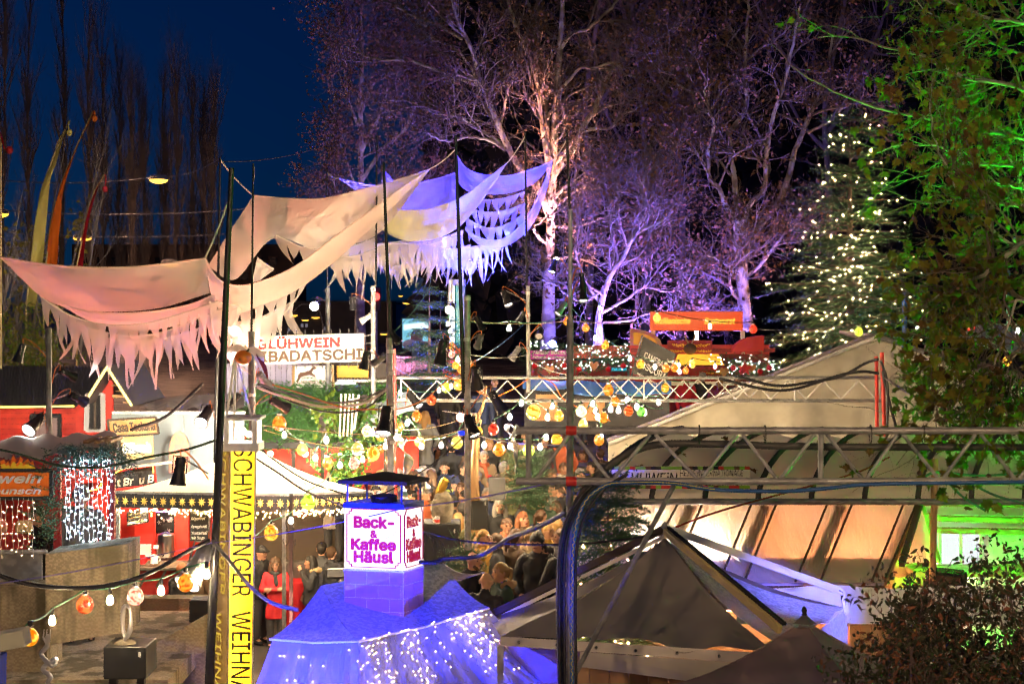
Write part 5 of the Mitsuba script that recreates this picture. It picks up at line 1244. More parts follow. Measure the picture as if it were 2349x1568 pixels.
k = thing('hand_rail', 'grey metal rail beam blurred at the lower frame corner', 'railing'); part(k, 'beam', MB().bar(at(-60, 1480, 6.0), at(62, 1458, 6.0), .09, .07), 'rail_grey'); part(k, 'post', MB().bar(at(-20, 1500, 6.1), at(-24, 1700, 6.1), .10, .10), 'blue_paint')

k = thing('mulled_wine_stand', 'red mulled wine stand with crumpled grey tarpaulin roof at the frame edge', 'stall'); Y = 15.4
G = np.array([[at(u, v0 - .10 * u * .5 + 5 * math.sin(u * .09 + s), Y + s) for u in np.linspace(-80, 268, 36)] for s, v0 in ((-.55, 1050), (-.4, 1036), (0, 1026), (.6, 1014), (1.4, 1004))]); G[..., 2] += .06 * (meshkit.fbm(G * 3, 3, 4) - .5)
part(k, 'tarpaulin', MB().grid(G), 'offwhite_cloth', True)
part(k, 'back_wall', board(-80, 1030, 130, 1250, 16.6), 'red_boards')
for u0, u1 in ((122, 138), (250, 262)): part(k, 'post', board(u0, 1040, u1, 1262, 15.5), 'dark_red')
part(k, 'beam', MB().bar(at(-80, 1060, 15.45), at(262, 1052, 15.45), .10, .14), 'dark_red')
for i, u in enumerate((190, 215, 240)): part(k, 'rafter_end', board(u, 1009, u + 13, 1017, 15.0, .5), 'wood')
part(k, 'rail', MB().cyl(at(-60, 1266, 14.9), at(108, 1264, 14.9), .025, sides=10), 'steel', 40); part(k, 'perforated_panel', board(-60, 1270, 97, 1342, 14.95, .02), 'steel_dull')
part(k, 'table_cloth', MB().grid(np.array([[at(-60, 1222, 15.6), at(70, 1222, 15.6)], [at(-60, 1228, 15.2), at(78, 1228, 15.2)], [at(-60, 1262, 15.2), at(60, 1262, 15.2)]])), 'dark_red')
k = sign_board('mulled_wine_sign', 'orange sign with white brush script in a black frame at the frame edge', [(-150, 1142), (118, 1142), (118, 1078), (-150, 1078)], 14.7, 'orange_paint', [('Glühwein', .17, .56, .90, .30, 'white_paint', .25, None), ('Likörpunsch', .21, .16, .90, .21, 'white_paint', .25, None)], 'black_matt')
b = MB()
k = thing('flame_board', 'cut out board painted with orange flames above the brush script sign', 'board'); cols = ('magenta_dark', 'orange_paint', 'yellow_paint')
fl_ = [(0, 0), (6, 14), (2, 24), (12, 30), (16, 18), (22, 26), (26, 12), (30, 34), (34, 40), (40, 28), (38, 16), (46, 22), (50, 38), (56, 30), (54, 18), (62, 26), (68, 32), (74, 20), (80, 26), (84, 10), (86, 0)]
for i, (m, s) in enumerate(zip(cols, (1.0, .82, .5))):
    part(k, 'flame_layer', MB().prism([(px_ * 14.7 / FP * (1 if i == 0 else .97), py_ * s * 14.7 / FP) for px_, py_ in fl_], .012 + .004 * i, rotx(math.pi / 2), at(-2 + i, 1077, 14.72)), m)
def curtain(name, label, u0, u1, v0, v1, Y, n, dv, r, rgb, kk, w, seed, wire='white_paint'):
    g = np.random.default_rng(seed); P_, wr = [], MB()
    for i in range(n):
        u = u0 + (u1 - u0) * (i + .5) / n + g.normal(0, 2); e = v1 - g.uniform(0, 25); vs = np.arange(v0, e, 6.0); pth = np.array([at(u + 1.3 * math.sin(q * .13 + i) + g.normal(0, .4), q, Y) for q in vs]); wr.tube(pth, .0022, 3)
        for q in np.arange(v0 + g.uniform(12, 26), e, dv): P_.append(at(u + g.choice([-3, 3]) + 1.3 * math.sin(q * .13 + i), q + g.normal(0, 3), Y - .01))
    k = sparkle(name, label, np.array(P_), r, rgb, kk, w, wire=wr); scene[k + '__wire']['bsdf'] = {'type': 'ref', 'id': wire}
curtain('icicle_lights', 'dense curtain of cold white icicle lights hanging at the red stand', 146, 262, 1036, 1262, 14.6, 11, 15, .0085, (.55, .80, 1.0), 60, 6, 91)
curtain('icicle_lights', 'sparse warm icicle lights before the red table cloth', 2, 80, 1142, 1285, 14.6, 7, 19, .0055, (1, .60, .30), 30, 1, 92)
g = np.random.default_rng(93); b = MB()
for i in range(60): b.mesh(MID_SPRAYS[i % 3], rotz(g.uniform(0, 6.28)) @ roty(g.uniform(.2, 1.1)), at(g.uniform(146, 276), g.uniform(1010, 1030), 15.0 - g.uniform(0, .4)), g.uniform(.25, .4))
solo('fir_garland', b, 'needle_blue', 'blue green fir boughs laid along the roof edge over the white icicle lights', 'garland', kind='stuff')
b = MB()
for i in range(70): b.mesh(MID_SPRAYS[i % 3], rotz(g.uniform(0, 6.28)) @ roty(g.uniform(-1.2, -.3)), at(g.uniform(92, 128), g.uniform(1080, 1262), 14.9 - g.uniform(0, .15)), g.uniform(.18, .30))
solo('fir_garland', b, 'needle', 'fir boughs tied up the post beside the brush script sign', 'garland', kind='stuff')
for i, (u, m, lab) in enumerate(((5, 'pink_stone', 'pink glass candle holder on the red table cloth'), (55, 'plywood', 'patterned golden gift box on the red table cloth'))): solo('table_item', MB().box(at(u, 1208, 15.4), (.10 + .08 * i, .1, .14), bev=.03), m, lab, 'ornament')
# ---------------------------------------------------------------- fir roofed hut
k = thing('fir_roofed_hut', 'hut roofed with fresh fir branches, red inside, under the sagging cables', 'hut')
r0, r1 = [at(578, 890, 30.4), at(915, 884, 30.4)], [at(578, 1020, 27.6), at(925, 1016, 27.6)]
part(k, 'roof_deck', MB().sheet(np.array([r0, r1]), .06), 'asphalt_felt')
g = np.random.default_rng(101); b = MB()
for i in range(420):
    s, t = g.uniform(0, .93), g.uniform(0, 1); p = (r0[0] * (1 - t) + r0[1] * t) * (1 - s) + (r1[0] * (1 - t) + r1[1] * t) * s + A(0, 0, .06 + .12 * g.uniform())
    if 800 < 578 + 340 * t < 905 and .45 < s < .8 and g.uniform() < .7: continue
    b.mesh(MID_SPRAYS[i % 3], rotz(g.uniform(-2.6, -.5)) @ roty(g.uniform(.0, .5)) @ rotx(g.normal(0, .4)), p, g.uniform(.45, .75))
part(k, 'fir_branches', b, 'needle_fresh'); labels[k + '__fir_branches'] = {'kind': 'stuff'}
part(k, 'eave_board', MB().bar(at(575, 1022, 27.5), at(925, 1018, 27.5), .06, .12), 'black_matt')
part(k, 'back_wall', board(560, 1000, 960, 1330, 29.6), 'red_boards')
for u in (596, 668, 735, 800, 880): part(k, 'post', board(u, 1026, u + 8, 1300, 27.7, .1), 'dark_wood')
part(k, 'counter', MB().box((x(760, 27.3), 27.2, zz_(1150, 27.3)), (3.4, .6, .06)), 'dark_wood'); part(k, 'front_wall', board(585, 1152, 930, 1330, 27.2), 'dark_wood')
p_ = [at(620, 1040, 28.4), at(700, 1040, 28.4), at(780, 1046, 28.4), at(860, 1046, 28.4)]
for p in p_: b = MB(); ball(b, p, .06); lamp(k, 'bulb', b, (1, .74, .45), 420, 4)
grid_ = MB()
for i in range(7): grid_.bar(at(712 + 2.6 * i, 1022, 28.0), at(712 + 2.6 * i, 1068, 28.0), .010); grid_.bar(at(711, 1024 + 7 * i, 28.0), at(730, 1024 + 7 * i, 28.0), .010)
part(k, 'wire_grid', grid_, 'white_paint')
for i, (u0, v0, u1, v1, Y, lab) in enumerate(((733, 975, 842, 938, 27.0, 'grey felt canopy over the ivy beside the fir roof'), (842, 952, 952, 930, 26.5, 'clear plastic canopy edge beside the steel mast'))):
    G = np.array([[at(u, v0 + (v1 - v0) * (u - u0) / (u1 - u0) + dv + 6 * math.sin((u - u0) * .05), Y + dy) for u in np.linspace(u0, u1, 16)] for dv, dy in ((-30, 1.0), (-18, .4), (0, 0), (16, -.05))])
    solo('canopy', MB().grid(G), ('grey_canvas', 'pale_panel')[i], lab, 'canopy', smooth=True)
stems = [[at(735 + 20 * i, 1015 - 6 * (i % 3), 26.6), at(750 + 18 * i, 985, 26.6), at(765 + 16 * i + 8 * (i % 2), 955 + 10 * (i % 3), 26.6)] for i in range(8)] + [[at(790, 960 + 20, 26.6), at(800 + 4 * i, 1010, 26.5), at(775 + 14 * i, 1070, 26.4)] for i in range(5)]
leafy('ivy', 'lit ivy growing over the posts beside the fir roofed hut', stems, None, .12, 1300, ('ivy_leaf', 'green_leaf'), 102, wid=.7, r=.012, length=.6, per=(6, 5), jitter=.05, cat='ivy')
k = thing('drying_rack', 'pale wooden rack of upright bars leaning over the ivy', 'rack')
for i, (u0, u1) in enumerate(((779, 783), (788, 793), (797, 802), (806, 810))): part(k, 'bar', MB().bar(at(u0, 1000, 25.9), at(u1, 903, 26.2), .035), 'offwhite_cloth')
part(k, 'bar', MB().bar(at(812, 985, 25.9), at(823, 905, 26.2), .04), 'offwhite_cloth'); part(k, 'crossbar', MB().bar(at(800, 917, 26.1), at(823, 914, 26.1), .04), 'offwhite_cloth')

# ---------------------------------------------------------------- lilac hut, deer sign, banner
k = thing('lilac_hut', 'lilac boarded hut behind the fir covered roof', 'hut')
for i in range(17): part(k, 'board', board(520 + 12.5 * i, 834, 531.5 + 12.5 * i, 930, 32.0, .05), 'lilac_boards')
part(k, 'back_board', board(515, 832, 900, 960, 32.1), 'dark_wood'); part(k, 'amber_front', board(772, 838, 845, 866, 31.6), 'amber_paint'); part(k, 'counter_light', board(772, 870, 900, 876, 31.4, .1), 'white_paint')
lamp(k, 'tube_lamp', MB().cyl(at(770, 879, 31.2), at(815, 879, 31.2), .025), (.9, 1, .85), 9, 1)
k = sign_board('deer_sign', 'white wooden hut sign with a leaping brown deer', [(674, 891), (763, 890), (763, 838), (674, 840)], 30.3, 'white_paint', [('JAGERTEE HÜTT’N', .12, .22, .95, .13, 'brown_ink', 0, None), ('Schwabinger', .20, .44, .50, .10, 'green_dark', .1, None)], None)
part(k, 'frame', MB().bar(at(672, 893, 30.28), at(674, 838, 30.28), .05), 'wood'); part(k, 'frame', MB().bar(at(765, 893, 30.28), at(763, 836, 30.28), .05), 'wood')
deer = [(0, 0), (4, 10), (6, 20), (12, 26), (22, 27), (34, 30), (42, 34), (48, 42), (46, 50), (50, 46), (54, 52), (54, 44), (60, 40), (58, 36), (52, 35), (46, 26), (56, 18), (58, 10), (50, 16), (40, 19), (28, 16), (18, 15), (12, 10), (4, -6), (2, -2)]
part(k, 'deer', MB().prism([(a * .0072, c * .0075) for a, c in deer], .01, rotx(math.pi / 2), at(680, 880, 30.28) + A(0, -.005, .05)), 'brown_ink')
k = sign_board('mulled_wine_banner', 'white banner with red and brown fairground lettering tied between masts', [(528, 838), (836, 829), (835, 764), (528, 772)], 26.9, 'cream', [('GLÜHWEIN', .20, .55, .815, .31, 'banner_red', 0, None), ('ZWIBADATSCHI', .04, .10, .985, .34, 'banner_brown', 0, None)], None, th=.01, cat='banner')
for u in range(540, 836, 20):
    part(k, 'hook', MB().tube([at(u, 764 + (836 - u) * .026, 26.88) + A(0, 0, q) for q in (0, .05, .09)], .008, 4), 'steel_dull'); part(k, 'hook', MB().tube([at(u, 831 + (836 - u) * .03, 26.88) - A(0, 0, q) for q in (0, .05, .09)], .008, 4), 'steel_dull')
for v in (770, 788, 806, 826): part(k, 'cord', MB().cyl(at(835, v, 26.9), at(853, v - 2, 26.95), .006, sides=4), 'white_paint')
k = thing('black_flag', 'black flag with white lettering tilted on its pole before the red stalls', 'flag'); Y = 29.5
q = [at(1452, 858, Y), at(1527, 868, Y), at(1552, 812, Y), at(1476, 771, Y)]
part(k, 'cloth', panel(MB(), *q, .01), 'black_matt'); part(k, 'pole', MB().cyl(at(1448, 864, Y), at(1474, 768, Y), .018), 'black_paint')
W = q[2] - q[3]; U = q[3] - q[0]
for t, s0, h0, s1, hc in (('CAMERA', .16, .52, .72, .15), ('OBSCURA', .02, .26, .90, .16), ('camera obscura', .10, .05, .70, .06), ('CAMERA', .78, .72, .96, .05), ('OBSCURA', .78, .62, .96, .05), ('ART', .82, .52, .93, .05)): letters(k, t, q[0] + W * s0 + U * h0, W, U, hc * np.linalg.norm(U), 'white_paint', (s1 - s0) * np.linalg.norm(W), bold=True)

# ---------------------------------------------------------------- red stalls at the far side
k = thing('sausage_stall', 'red sausage stall with a glowing orange roof sign and half round boards', 'stall'); Y = 36
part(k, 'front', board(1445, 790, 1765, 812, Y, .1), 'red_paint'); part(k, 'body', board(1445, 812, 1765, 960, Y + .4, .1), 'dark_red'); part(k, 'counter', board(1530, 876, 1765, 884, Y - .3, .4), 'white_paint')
part(k, 'roof', MB().box((x(1600, Y + 1), Y + 1.2, zz_(800, Y + 1)), (x(1770, Y) - x(1440, Y), 2.4, .1)), 'dark_red')
sg = [at(1491.5, 758, Y - .1), at(1704, 758, Y - .1), at(1704, 714, Y - .1), at(1491.5, 714, Y - .1)]
lamp(k, 'sign_panel', panel(MB(), *sg, .08), (.86, .085, .018), 1.0, 1.0, False)
W, U = sg[1] - sg[0], sg[3] - sg[0]
for t, s0, s1 in (('Sizilianische', .04, .43), ('Bratwurst', .585, .91)): letters(k, t, sg[0] + W * s0 + U * .36, W, U, .30 * np.linalg.norm(U), None, (s1 - s0) * np.linalg.norm(W), .22, emit=glow((1, .60, .05), 1.5, .2), bold=True, heavy=.015)
for u in (1494, 1700): part(k, 'sign_post', board(u, 758, u + 9, 812, Y, .1), 'cream')
lamp(k, 'sign_lamp', board(1593, 759, 1603, 784, Y - .05, .06), (1, .92, .70), 9, 1.5, False)
def quarter(u0, v1, r, side, m, th, Yq):
    pts = [(0, 0)] + [(side * r * math.sin(a), r * .52 * math.cos(a)) for a in np.linspace(0, math.pi / 2, 14)]
    s = Yq / FP; return MB().prism([(p[0] * s, p[1] * s) for p in pts], th, rotx(math.pi / 2), at(u0, v1, Yq))
part(k, 'half_round_board', quarter(1445, 791, 72, 1, 'pink_stone', .1, Y - .1), 'pink_stone'); part(k, 'half_round_inlay', quarter(1453, 790, 54, 1, 'amber', .03, Y - .2), 'amber_paint')
part(k, 'half_round_board', quarter(1748, 806, 72, -1, 'pink_stone', .3, Y - .1), 'red_paint'); part(k, 'half_round_inlay', quarter(1741, 800, 55, -1, 'amber', .03, Y - .25), 'orange_paint')
part(k, 'sign_board', board(1531, 780, 1634, 812, Y - .5, .05), 'dark_red')
for t, s0, s1, v in (('“Heißer Bischof“', 1540, 1626, 795), ('Glühwein der Extraklasse', 1535, 1630, 807)): letters(k, t, at(s0, v, Y - .52), (1, 0, 0), (0, 0, 1), 7 * Y / FP if v < 800 else 5 * Y / FP, 'amber_paint', x(s1, Y) - x(s0, Y), .2, bold=True)
lamp(k, 'glowing_canopy', MB().sheet(np.array([[at(1555, 813, Y - .5), at(1545, 838, Y - 1.1)], [at(1600, 813, Y - .5), at(1600, 838, Y - 1.1)], [at(1648, 813, Y - .5), at(1662, 838, Y - 1.1)]]), .03), (1, .40, .03), 1.6, 2, False)
part(k, 'canopy_board', board(1545, 839, 1662, 846, Y - 1.1, .06), 'dark_red')
letters(k, 'Glühwein der Extraklasse', at(1609, 857, Y - 1.15), (1, 0, 0), (0, 0, 1), .05, 'amber_paint', .6, .2)
b = MB(); ball(b, at(1583, 800, Y - .7), .16, 2, (1, 1, .9)); part(k, 'reindeer_head', b, 'coat_brown', True)
for s in (-1, 1): part(k, 'antler', MB().tube([at(1583 + 2 * s, 790, Y - .7), at(1583 + 9 * s, 778, Y - .7), at(1583 + 11 * s, 766, Y - .7)], .02, 5), 'wood')
k = thing('bischof_stall', 'garlanded stall with a magenta signboard beside the sausage stall', 'stall'); Y = 37
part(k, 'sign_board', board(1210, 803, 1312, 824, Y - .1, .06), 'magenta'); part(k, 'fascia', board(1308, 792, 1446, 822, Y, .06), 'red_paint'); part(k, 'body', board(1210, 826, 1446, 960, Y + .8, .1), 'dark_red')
for u in (1212, 1330, 1440): part(k, 'post', board(u, 826, u + 6, 960, Y, .1), 'steel_dull')
for t, v, h in (('Heißer Bischof', 812, 8.5), ('Glühwein der Extraklasse', 822, 6)): letters(k, t, at(1223, v, Y - .12), (1, 0, 0), (0, 0, 1), h * Y / FP, 'cream', x(1304, Y) - x(1223, Y), .2, bold=True)
for u in (1335, 1418): lamp(k, 'screen', board(u - (18 if u > 1400 else 5), 843, u + (20 if u > 1400 else 5), 850, Y + .7, .03), (.03, .55, .75), .8 if u > 1400 else .15, .2, False)
b = MB(); ball(b, at(1290, 838, Y + .3), .04); lamp(k, 'bulb', b, (1, .75, .5), 60, 2)
g = np.random.default_rng(111)
for i, (u0, u1, v0, v1, Y, n, lab) in enumerate(((1208, 1312, 785, 803, 36.7, 60, 'fir garland with white lights above the magenta signboard'), (1312, 1447, 786, 824, 36.6, 130, 'thick fir garland with white lights between the magenta sign and the red stall'), (1210, 1447, 824, 841, 36.4, 120, 'fir garland with red baubles along the eave of the garlanded stall'), (1630, 1775, 815, 846, 35.2, 140, 'sagging fir garland with hearts and baubles under the half round board'))):
    b, P_ = MB(), []
    for j in range(n):
        u = g.uniform(u0, u1); dv = 8 * math.sin((u - u0) / (u1 - u0) * math.pi) if i == 3 else 0; p = at(u, g.uniform(v0, v1) + dv, Y); b.mesh(FAR_SPRAYS[j % 3], rotz(g.uniform(0, 6.28)) @ roty(g.uniform(-.6, 1.2)), p, g.uniform(.25, .45))
        if g.uniform() < .55: P_.append(p + A(g.normal(0, .1), -.25, g.normal(0, .06)))
    solo('fir_garland', b, 'needle', lab, 'garland', kind='stuff')
    sparkle('fairy_lights', ('pale fairy lights in the garland above the magenta signboard', 'pale fairy lights in the thick garland in the middle of the far stalls', 'pale fairy lights along the lower eave garland', 'pale fairy lights in the sagging garland with hearts')[i], np.array(P_), .013, (.85, 1, .72), 25, 1)
    if i >= 2:
        for j in range(7):
            p = at(u0 + (u1 - u0) * (j + .5) / 7, v1 + (5 if j % 2 else -3), Y - .35); b = MB()
            if j % 3 == 1: b.prism([(0, -.14), (.12, 0), (.11, .08), (.05, .10), (0, .05), (-.05, .10), (-.11, .08), (-.12, 0)], .03, rotx(math.pi / 2), p); solo('gingerbread_heart', b, 'orange_wood', 'gingerbread heart with white icing hung in the ' + ('eave' if i == 2 else 'sagging') + ' garland', 'heart', 'hearts in the far garlands')
            else: ball(b, p, .075); solo('bauble', b, 'red_gloss', 'shiny red bauble hung in the ' + ('eave' if i == 2 else 'sagging') + ' garland', 'bauble', 'red baubles in the far garlands', smooth=True)
solo('paper_star', MB().prism([((.2 if i % 2 == 0 else .085) * math.sin(i * math.pi / 5), (.2 if i % 2 == 0 else .085) * math.cos(i * math.pi / 5)) for i in range(10)], .05, rotx(math.pi / 2), at(1708, 845, 34.8)), 'red_paint', 'red five pointed star under the sagging garland', 'star')
for i, (u0, u1, v0, v1, Y, lab) in enumerate(((1199, 1310, 876, 890, 29.8, 'blue tarpaulin roof with a shiny wet top behind the near pole'), (1308, 1540, 880, 902, 29.9, 'longer blue tarpaulin roof beneath the hanging truss'))):
    k = thing('tarp_stall', lab, 'stall'); G = np.array([[at(u, v + 3 * math.sin(u * .06 + s), Y + dy) for u in np.linspace(u0, u1, 22)] for s, v, dy in ((0, v0 - 5, 1.0), (1, v0, .6), (1.6, v1, 0), (1.8, v1 + 4, 0))]); part(k, 'roof', MB().grid(G), 'blue_tarp', True)
    part(k, 'side_wall', board(u0 + 4, v1 + 4, u1 - 4, 985, Y + .1), 'coat_charcoal'); part(k, 'info_board', board(u0 + 30, v1 + 14, u0 + 80, 965, Y + .02, .02), 'copper_glitter')
k = thing('red_poster', 'red vertical poster stand with white letters behind the scaffold post', 'poster'); part(k, 'board', board(1002, 797, 1066, 866, 33, .05), 'red_orange')
for t, a, v, h in (('GLÜHWEIN', 1012, 860, 12), ('WANNA', 1030, 822, 9)): letters(k, t, at(a, v, 32.98), (.35, 0, 1) if t == 'GLÜHWEIN' else (1, 0, .1), (-1, 0, .35) if t == 'GLÜHWEIN' else (0, 0, 1), h * 33 / FP, 'cream', .5)
k = thing('light_column', 'pale turquoise illuminated column beside the billboard', 'column')
for i, (u, m) in enumerate(((1037, (.85, .95, 1)), (1051, (.10, .55, .50)), (1061, (.16, .22, .75)))): lamp(k, 'panel', board(u - 6, 655, u + 6, 797, 34 + .1 * i, .05), m, .75 if i else 1.6, .5, False)
part(k, 'frame', board(1028, 640, 1068, 655, 34, .3), 'steel_dull')
k = thing('billboard', 'bright cyan advertising billboard with a pale portrait at the street', 'billboard'); Y = 60
lamp(k, 'screen', board(923, 731, 986, 797, Y, .1), (.20, .62, .80), .95, 1, False); part(k, 'frame', board(919, 727, 990, 801, Y + .1, .2), 'black_matt'); part(k, 'stand', board(945, 801, 960, 870, Y + .1, .2), 'steel_dull')
b = MB(); ball(b, at(956, 772, Y - .05), .26, 2, (1, .15, 1.2)); part(k, 'portrait', b, 'skin'); b = MB(); ball(b, at(950, 790, Y - .05), .42, 2, (1.2, .1, .6)); part(k, 'portrait_shirt', b, 'white_paint')
lamp(k, 'highlight', MB().prism([(0, 0), (1.1, .1), (1.0, .35), (0, .25)], .02, rotx(math.pi / 2), at(926, 757, Y - .02)), (.7, .95, 1), 1.3, .3, False)
k = thing('terrace_fence', 'brown timber fence below the billboard', 'fence')
for i in range(12): part(k, 'plank', board(905 + 13 * i, 816 + (i % 2), 917 + 13 * i, 860, 45, .06), 'wood')

# ---------------------------------------------------------------- street beyond
k = thing('far_building', 'dark flat roofed building behind the street lamps', 'building'); Y = 135
part(k, 'wall', MB().box((x(420, Y), Y + 4, zz_(560, Y) / 2), (x(660, Y) - x(150, Y), 8, zz_(560, Y))), 'coat_brown')
g = np.random.default_rng(120)
for i in range(14):
    for j in range(4): part(k, 'window', board(190 + 33 * i, 590 + 34 * j, 206 + 33 * i, 608 + 34 * j, Y - .15, .1), 'black_paint')
k = thing('far_building', 'dim low building with two lit windows behind the banner', 'building'); Y = 120
part(k, 'wall', board(600, 690, 900, 900, Y, 4), 'coat_charcoal')
for u, v in ((690, 742), (700, 742), (742, 750), (660, 752)): lamp(k, 'window', board(u, v, u + 6, v + 8, Y - .1, .05), (.6, .55, .7), .25, .1, False)
letters(k, 'epark', at(608, 757, Y - .2), (1, 0, 0), (0, 0, 1), .28, 'white_paint')
def street_lamp(label, u, v, Y, r, kk, rgb=(1, .44, .05), pole=True, flat=.45, w=2.5):
    k = thing('street_lamp', label, 'street lamp'); p = at(u, v, Y); b = MB(); ball(b, p, r, 2, (1, .6, flat)); lamp(k, 'lens', b, rgb, kk, w)
    part(k, 'housing', MB().lathe([(0, r * .62), (r * .8, r * .45), (r * 1.05, r * .1), (r * .98, .0)], p, sides=14), 'steel_dull', 40)
    if pole: part(k, 'pole', MB().tube(catmull([p + A(0, 0, r * .5), p + A(r * 2, .2, r * 2), p + A(r * 5, .3, r * .5), A(p[0] + r * 6, p[1] + .3, TER)], 6), .06, 6), 'steel_dull', True)
    return k
k = street_lamp('bright street lamp hanging on a wire against the poplars', 364, 412, 62, .42, 3.0, (1, .50, .07), False)
for i, (a, c) in enumerate((((-40, 409), (364, 404)), ((364, 404), (505, 363)), ((-40, 479), (580, 478)), ((-40, 528), (600, 532)), ((500, 370), (760, 330)))): solo('tram_wire', MB().tube(sag(at(*a, 62), at(*c, 62), .25), .022, 4), 'steel_dull', ('wire holding the bright street lamp from the frame edge', 'wire rising from the bright street lamp to the masts', 'middle overhead wire across the poplars', 'lowest overhead wire across the poplars', 'faint wire reaching towards the tree crown')[i], 'wire')
for i, (u, v, Y, r, lab) in enumerate(((181, 546, 70, .30, 'twin street lamp head nearest the orange streamer'), (197, 546, 70, .30, 'twin street lamp head on the side of the red streamer'), (390, 604, 68, .42, 'street lamp just above the gauze sail'), (-1, 490, 60, .4, 'street lamp cut by the frame edge'), (671, 722, 105, .40, 'curved necked street lamp under the gauze pennants'), (724, 727, 120, .36, 'street lamp below the white glare light'), (763, 742, 130, .36, 'small street lamp beyond the banner top edge'), (784, 758, 140, .32, 'low distant lamp near the banner corner'), (798, 755, 150, .34, 'most distant lamp near the banner corner'), (880, 765, 90, .24, 'amber lamp between the steel mast and the billboard'), (933, 694, 95, .28, 'amber lamp above the billboard'), (919, 678, 100, .18, 'tiny amber lamp above the billboard'), (1490, 670, 90, .25, 'tiny amber lamp seen through the blue violet twigs'), (700, 733, 118, .32, 'street lamp between its neighbours over the banner'))):
    street_lamp(lab, u, v, Y, r, 2.4, pole=i in (4, 5, 6, 7, 8), w=.2)
k = thing('traffic_light', 'red traffic light behind the steel mast', 'traffic light'); Y = 55; part(k, 'case', MB().box(at(863, 686, Y + .15), (.34, .25, .95), bev=.03), 'black_matt'); b = MB(); ball(b, at(863, 680, Y), .15); lamp(k, 'red_lens', b, (1, .02, .015), 14, 1); part(k, 'pole', MB().cyl(at(863, 690, Y + .2), A(at(863, 0, Y)[0], Y + .2, TER), .06), 'steel_dull')

# ---------------------------------------------------------------- streamer flags
def streamer(label, left, right, mat, Y, pom=None):
    k = thing('streamer_flag', label, 'flag'); l, r = resample(catmull(left, 6), 26), resample(catmull(right, 6), 26)
    G = np.array([[at(a[0] * (1 - s) + c[0] * s, a[1] * (1 - s) + c[1] * s, Y + .12 * math.sin(3 * s + i * .35)) for s in np.linspace(0, 1, 5)] for i, (a, c) in enumerate(zip(l, r))])
    part(k, 'cloth', MB().grid(G), mat, True)
    part(k, 'pole', MB().tube([at(*p, Y + .06) for p in (l[0:26:5])] + [at(l[-1][0], 900, Y + .06)], .022, 6), 'bamboo', True)
    if pom: part(k, 'tassel_cord', MB().tube(catmull([at(*p, Y) for p in pom], 5), .018, 5), mat.replace('flag', 'flagp'), True); b = MB(); ball(b, at(*pom[-1], Y) - A(0, 0, .06), .07, 2, (1, 1, 1.2)); part(k, 'tassel', b, mat.replace('flag', 'flagp'), True)
streamer('tall pale yellow streamer flag bending at its tip', [(159, 277), (131, 327), (120, 368), (102, 410), (88, 470), (77, 540), (72, 600), (60, 700)], [(161, 279), (151, 300), (137, 345), (128, 378), (116, 410), (110, 470), (104, 540), (98, 600), (80, 710)], 'flag_yellow', 33, [(160, 277), (157, 287), (159, 298)])
streamer('tall orange streamer flag with a drooping tip', [(212, 257), (196, 290), (172, 344), (150, 395), (138, 430), (124, 480), (112, 540), (106, 600), (100, 690)], [(216, 258), (203, 285), (182, 327), (162, 380), (144, 443), (140, 500), (135, 540), (131, 610), (112, 700)], 'flag_orange', 34, [(214, 256), (217, 256), (217, 266)])
streamer('narrow dark red streamer flag shorter than its neighbours', [(240, 400), (222, 425), (206, 470), (196, 510), (184, 570), (176, 610)], [(242, 401), (225, 430), (212, 472), (203, 510), (194, 570), (190, 612)], 'flag_red', 35, [(241, 400), (243, 410), (241, 428)])
streamer('dark red streamer tip at the frame edge', [(-30, 260), (-5, 300), (2, 325)], [(-25, 260), (4, 310), (10, 338)], 'flag_red', 30, [(8, 335), (12, 342), (22, 338)])

